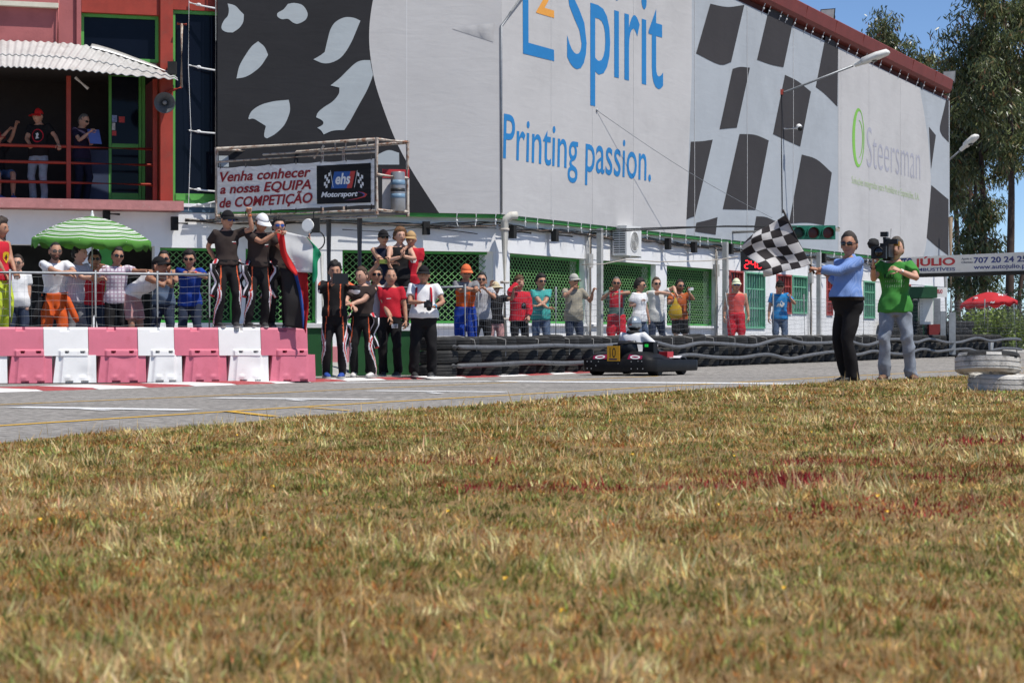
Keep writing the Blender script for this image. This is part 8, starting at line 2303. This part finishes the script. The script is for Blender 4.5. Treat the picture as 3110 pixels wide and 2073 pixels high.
# ------------------------------------------------------------------ grass
M_GRASS = attr_mat('grass_blade', 'col', 0.75, 0.25, 0.15)
def grass_patch(name, y0, y1, dens, hgt, wid, seed, label, g):
    rg = np.random.default_rng(seed)
    marg = 1.3
    ym = y1
    w = 0.262 * y1 + marg
    n = int(dens * 2 * w * (y1 - y0))
    x = rg.uniform(-w, w, n); y = rg.uniform(y0, y1, n)
    ok = np.abs(x) < 0.262 * y + marg
    d = gdist(x, y)
    ok &= (d + 0.22 * nz2(x, y, 1.9, 4.0) + 0.07 * nz2(x, y, 7.0, 2.0)) > -0.03 + rg.uniform(-0.06, 0.08, n)
    x, y, d = x[ok], y[ok], d[ok]; n = len(x)
    # patches of different plants
    def fb(sc, seed): return (nz2(x, y * 0.7, sc, seed) + 0.75 * nz2(x, y * 0.8, sc * 2.7, seed + 3.1) + 0.5 * nz2(x, y, sc * 6.5, seed + 1.7)) / 1.35
    pa = 1.15 * fb(2.6, 0.3)        # straw
    pg = 1.15 * fb(2.1, 7.7)        # green
    pb = 1.1 * fb(3.0, 3.9)         # brown
    tuft = sst(pa, 0.30, 0.95)
    # tufts: neighbouring blades mostly share one plant, height and lean
    gx = x + 0.45 * g * nz2(x, y, 1.4 / g, 2.0); gy = y * 0.8 + 0.45 * g * nz2(x, y, 1.1 / g, 5.0)
    ci = np.floor(gx / g).astype(np.int64); cj = np.floor(gy / g).astype(np.int64)
    def hsh(k): 
        v = np.sin(ci * 127.1 + cj * 311.7 + k * 74.7) * 43758.5453
        return v - np.floor(v)
    typ = np.where(rg.random(n) < 0.66, hsh(1), rg.random(n))
    ch = 0.55 + 0.85 * hsh(2); cv = 0.70 + 0.60 * hsh(3)
    straw = np.array((0.52, 0.345, 0.130)); pale = np.array((0.72, 0.53, 0.26)); brown = np.array((0.30, 0.150, 0.045)); green = np.array((0.180, 0.185, 0.045)); lgreen = np.array((0.29, 0.30, 0.095)); rust = np.array((0.36, 0.155, 0.040)); red = np.array((0.24, 0.022, 0.028))
    wg = np.clip(0.56 + 0.50 * pg, 0.08, 1.2); wb = np.clip(0.24 + 0.34 * pb, 0.03, 0.7); wp = np.clip(0.05 + 0.85 * tuft, 0, 1.0)
    wr = np.clip(0.07 + 0.11 * nz2(x, y, 2.1, 8.8), 0, 0.3)
    ws = np.full(n, 0.34)
    S = ws + wg + wb + wp + wr
    cs = np.cumsum(np.stack([ws, wg * 0.62, wg * 0.38, wb, wp, wr], 1) / S[:, None], 1)
    k = (typ[:, None] > cs).sum(1).clip(0, 5)
    col = np.stack([straw, green, lgreen, brown, pale, rust])[k]
    # red sorrel patches
    sor = np.zeros(n)
    for cx_, cy_, rx_, ry_, am in ((1.28, 8.6, 0.30, 0.20, 0.9), (0.72, 7.0, 0.34, 0.20, 1.0), (0.98, 7.55, 0.28, 0.20, 1.0), (0.22, 6.95, 0.28, 0.17, 0.75), (1.05, 5.95, 0.30, 0.22, 0.6), (-0.36, 8.5, 0.32, 0.2, 0.5), (2.1, 10.2, 0.5, 0.35, 0.4), (1.55, 7.6, 0.35, 0.3, 0.55), (-0.1, 6.9, 0.2, 0.12, 0.5), (1.35, 6.3, 0.3, 0.15, 0.5), (2.0, 8.3, 0.3, 0.25, 0.4)):
        sor = np.maximum(sor, am * np.exp(-((x - cx_) / rx_) ** 2 - ((y - cy_) / ry_) ** 2))
    sor = np.clip(sor * (0.95 + 0.8 * nz2(x, y, 9.5, 1.0)), 0, 1)
    isr = rg.random(n) < sor * 0.95
    col = np.where(isr[:, None], red * rg.uniform(0.6, 1.6, (n, 1)), col)
    col = col * rg.uniform(0.78, 1.42, (n, 1)) * cv[:, None] * (1 + 0.10 * rg.normal(size=(n, 3)))
    col = np.clip(col, 0.01, 0.85)
    h = hgt * rg.uniform(0.45, 1.15, n) * ch * (0.72 + 0.55 * tuft) * np.where(k == 4, 1.35, 1.0) * np.where(isr, 1.15, 1) * (0.5 + 0.5 * sst(d, 0, 0.6))
    tall = rg.random(n) < 0.0030 + 0.010 * tuft
    h = np.where(tall, hgt * rg.uniform(1.6, 3.4, n), h); col = np.where(tall[:, None], pale * rg.uniform(0.8, 1.15, (n, 1)), col)
    wd = wid * rg.uniform(0.6, 1.4, n) * np.where(tall, 0.6, 1.0) * np.where((k == 1) | (k == 2), 1.25, 1.0)
    z = zgrass(x, y)
    base = np.stack([x, y, z - 0.004], 1)
    az = np.where(rg.random(n) < 0.6, hsh(4) * 2 * np.pi + rg.normal(0, 0.6, n), rg.uniform(0, 2 * np.pi, n)); tilt = np.abs(rg.normal(0, 0.75, n)) + np.where(tall, 0.0, 0.15); tilt = np.where(tall, tilt * 0.5, tilt)
    dx = np.stack([np.cos(az) * np.sin(tilt), np.sin(az) * np.sin(tilt), np.cos(tilt)], 1)
    fa = rg.uniform(0, 2 * np.pi, n)
    sx = np.stack([np.cos(fa), np.sin(fa), np.zeros(n)], 1)
    mid = base + dx * (h * 0.55)[:, None]
    droop = dx.copy(); droop[:, 2] -= rg.uniform(0.0, 0.7, n); droop /= np.linalg.norm(droop, axis=1)[:, None]
    tip = mid + droop * (h * 0.5)[:, None]
    c = mid * 0.8 + base * 0.2 + sx * wd[:, None] * 0.55; e = mid * 0.8 + base * 0.2 - sx * wd[:, None] * 0.55
    V = np.stack([base, c, tip, e], 1).reshape(-1, 3)
    me = bpy.data.meshes.new(name)
    me.vertices.add(4 * n); me.vertices.foreach_set('co', V.astype(np.float32).ravel())
    me.loops.add(4 * n); me.loops.foreach_set('vertex_index', np.arange(4 * n, dtype=np.int32))
    me.polygons.add(n)
    me.polygons.foreach_set('loop_start', np.arange(n, dtype=np.int32) * 4); me.polygons.foreach_set('loop_total', np.full(n, 4, np.int32))
    me.materials.append(M_GRASS); me.update(calc_edges=True)
    ca = me.color_attributes.new('col', 'FLOAT_COLOR', 'POINT')
    ca.data.foreach_set('color', np.concatenate([np.repeat(col, 4, 0), np.ones((4 * n, 1))], 1).astype(np.float32).ravel())
    o = link(name, me)
    return tag(o, label, 'grass', kind='stuff'), n
GN = 0
for nm, y0, y1, dn, hg, wd, sd, lb, gg in (('dry_grass', 2.0, 5.0, 12000, 0.036, 0.0028, 1, 'dry straw and green grass blades close up on the verge', 0.055),
                                       ('dry_grass', 5.0, 9.0, 7200, 0.036, 0.0036, 2, 'dry mown grass with rusty patches on the verge', 0.075),
                                       ('dry_grass', 9.0, 16.0, 3600, 0.038, 0.0055, 3, 'dry grass with dark red sorrel patches', 0.11),
                                       ('dry_grass', 16.0, 38.0, 1000, 0.042, 0.0100, 4, 'dry green and straw grass along the track edge', 0.17)):
    GN += grass_patch(nm, y0, y1, dn, hg, wd, sd, lb, gg)[1]
print('grass blades', GN)
# tiny yellow flowers
rg = random.Random(5); mb = MB()
for i in range(48):
    y = rg.uniform(3.5, 18); x = rg.uniform(-0.25, 0.25) * y
    if float(gdist(x, y)) < 0.4: continue
    z = float(zgrass(x, y)) + rg.uniform(0.02, 0.05); r_ = rg.uniform(0.005, 0.0075)
    c = Vector((x, y, z)); ph = rg.uniform(0, 6)
    mb.add([c + Vector((0, 0, 0.002))] + [c + Vector((r_ * math.cos(ph + a), r_ * math.sin(ph + a), r_ * 0.7 * math.sin(a * 2 + ph))) for a in np.linspace(0, 6.283, 6, endpoint=False)], [(0, 1 + j, 1 + (j + 1) % 6) for j in range(6)])
tag(mb.build('wild_flowers', mat('yellow_petal', (0.75, 0.42, 0.02), 0.6)), 'tiny yellow wild flowers scattered through the dry grass', 'flowers', kind='stuff')
bpy.data.scenes.remove(TSC)
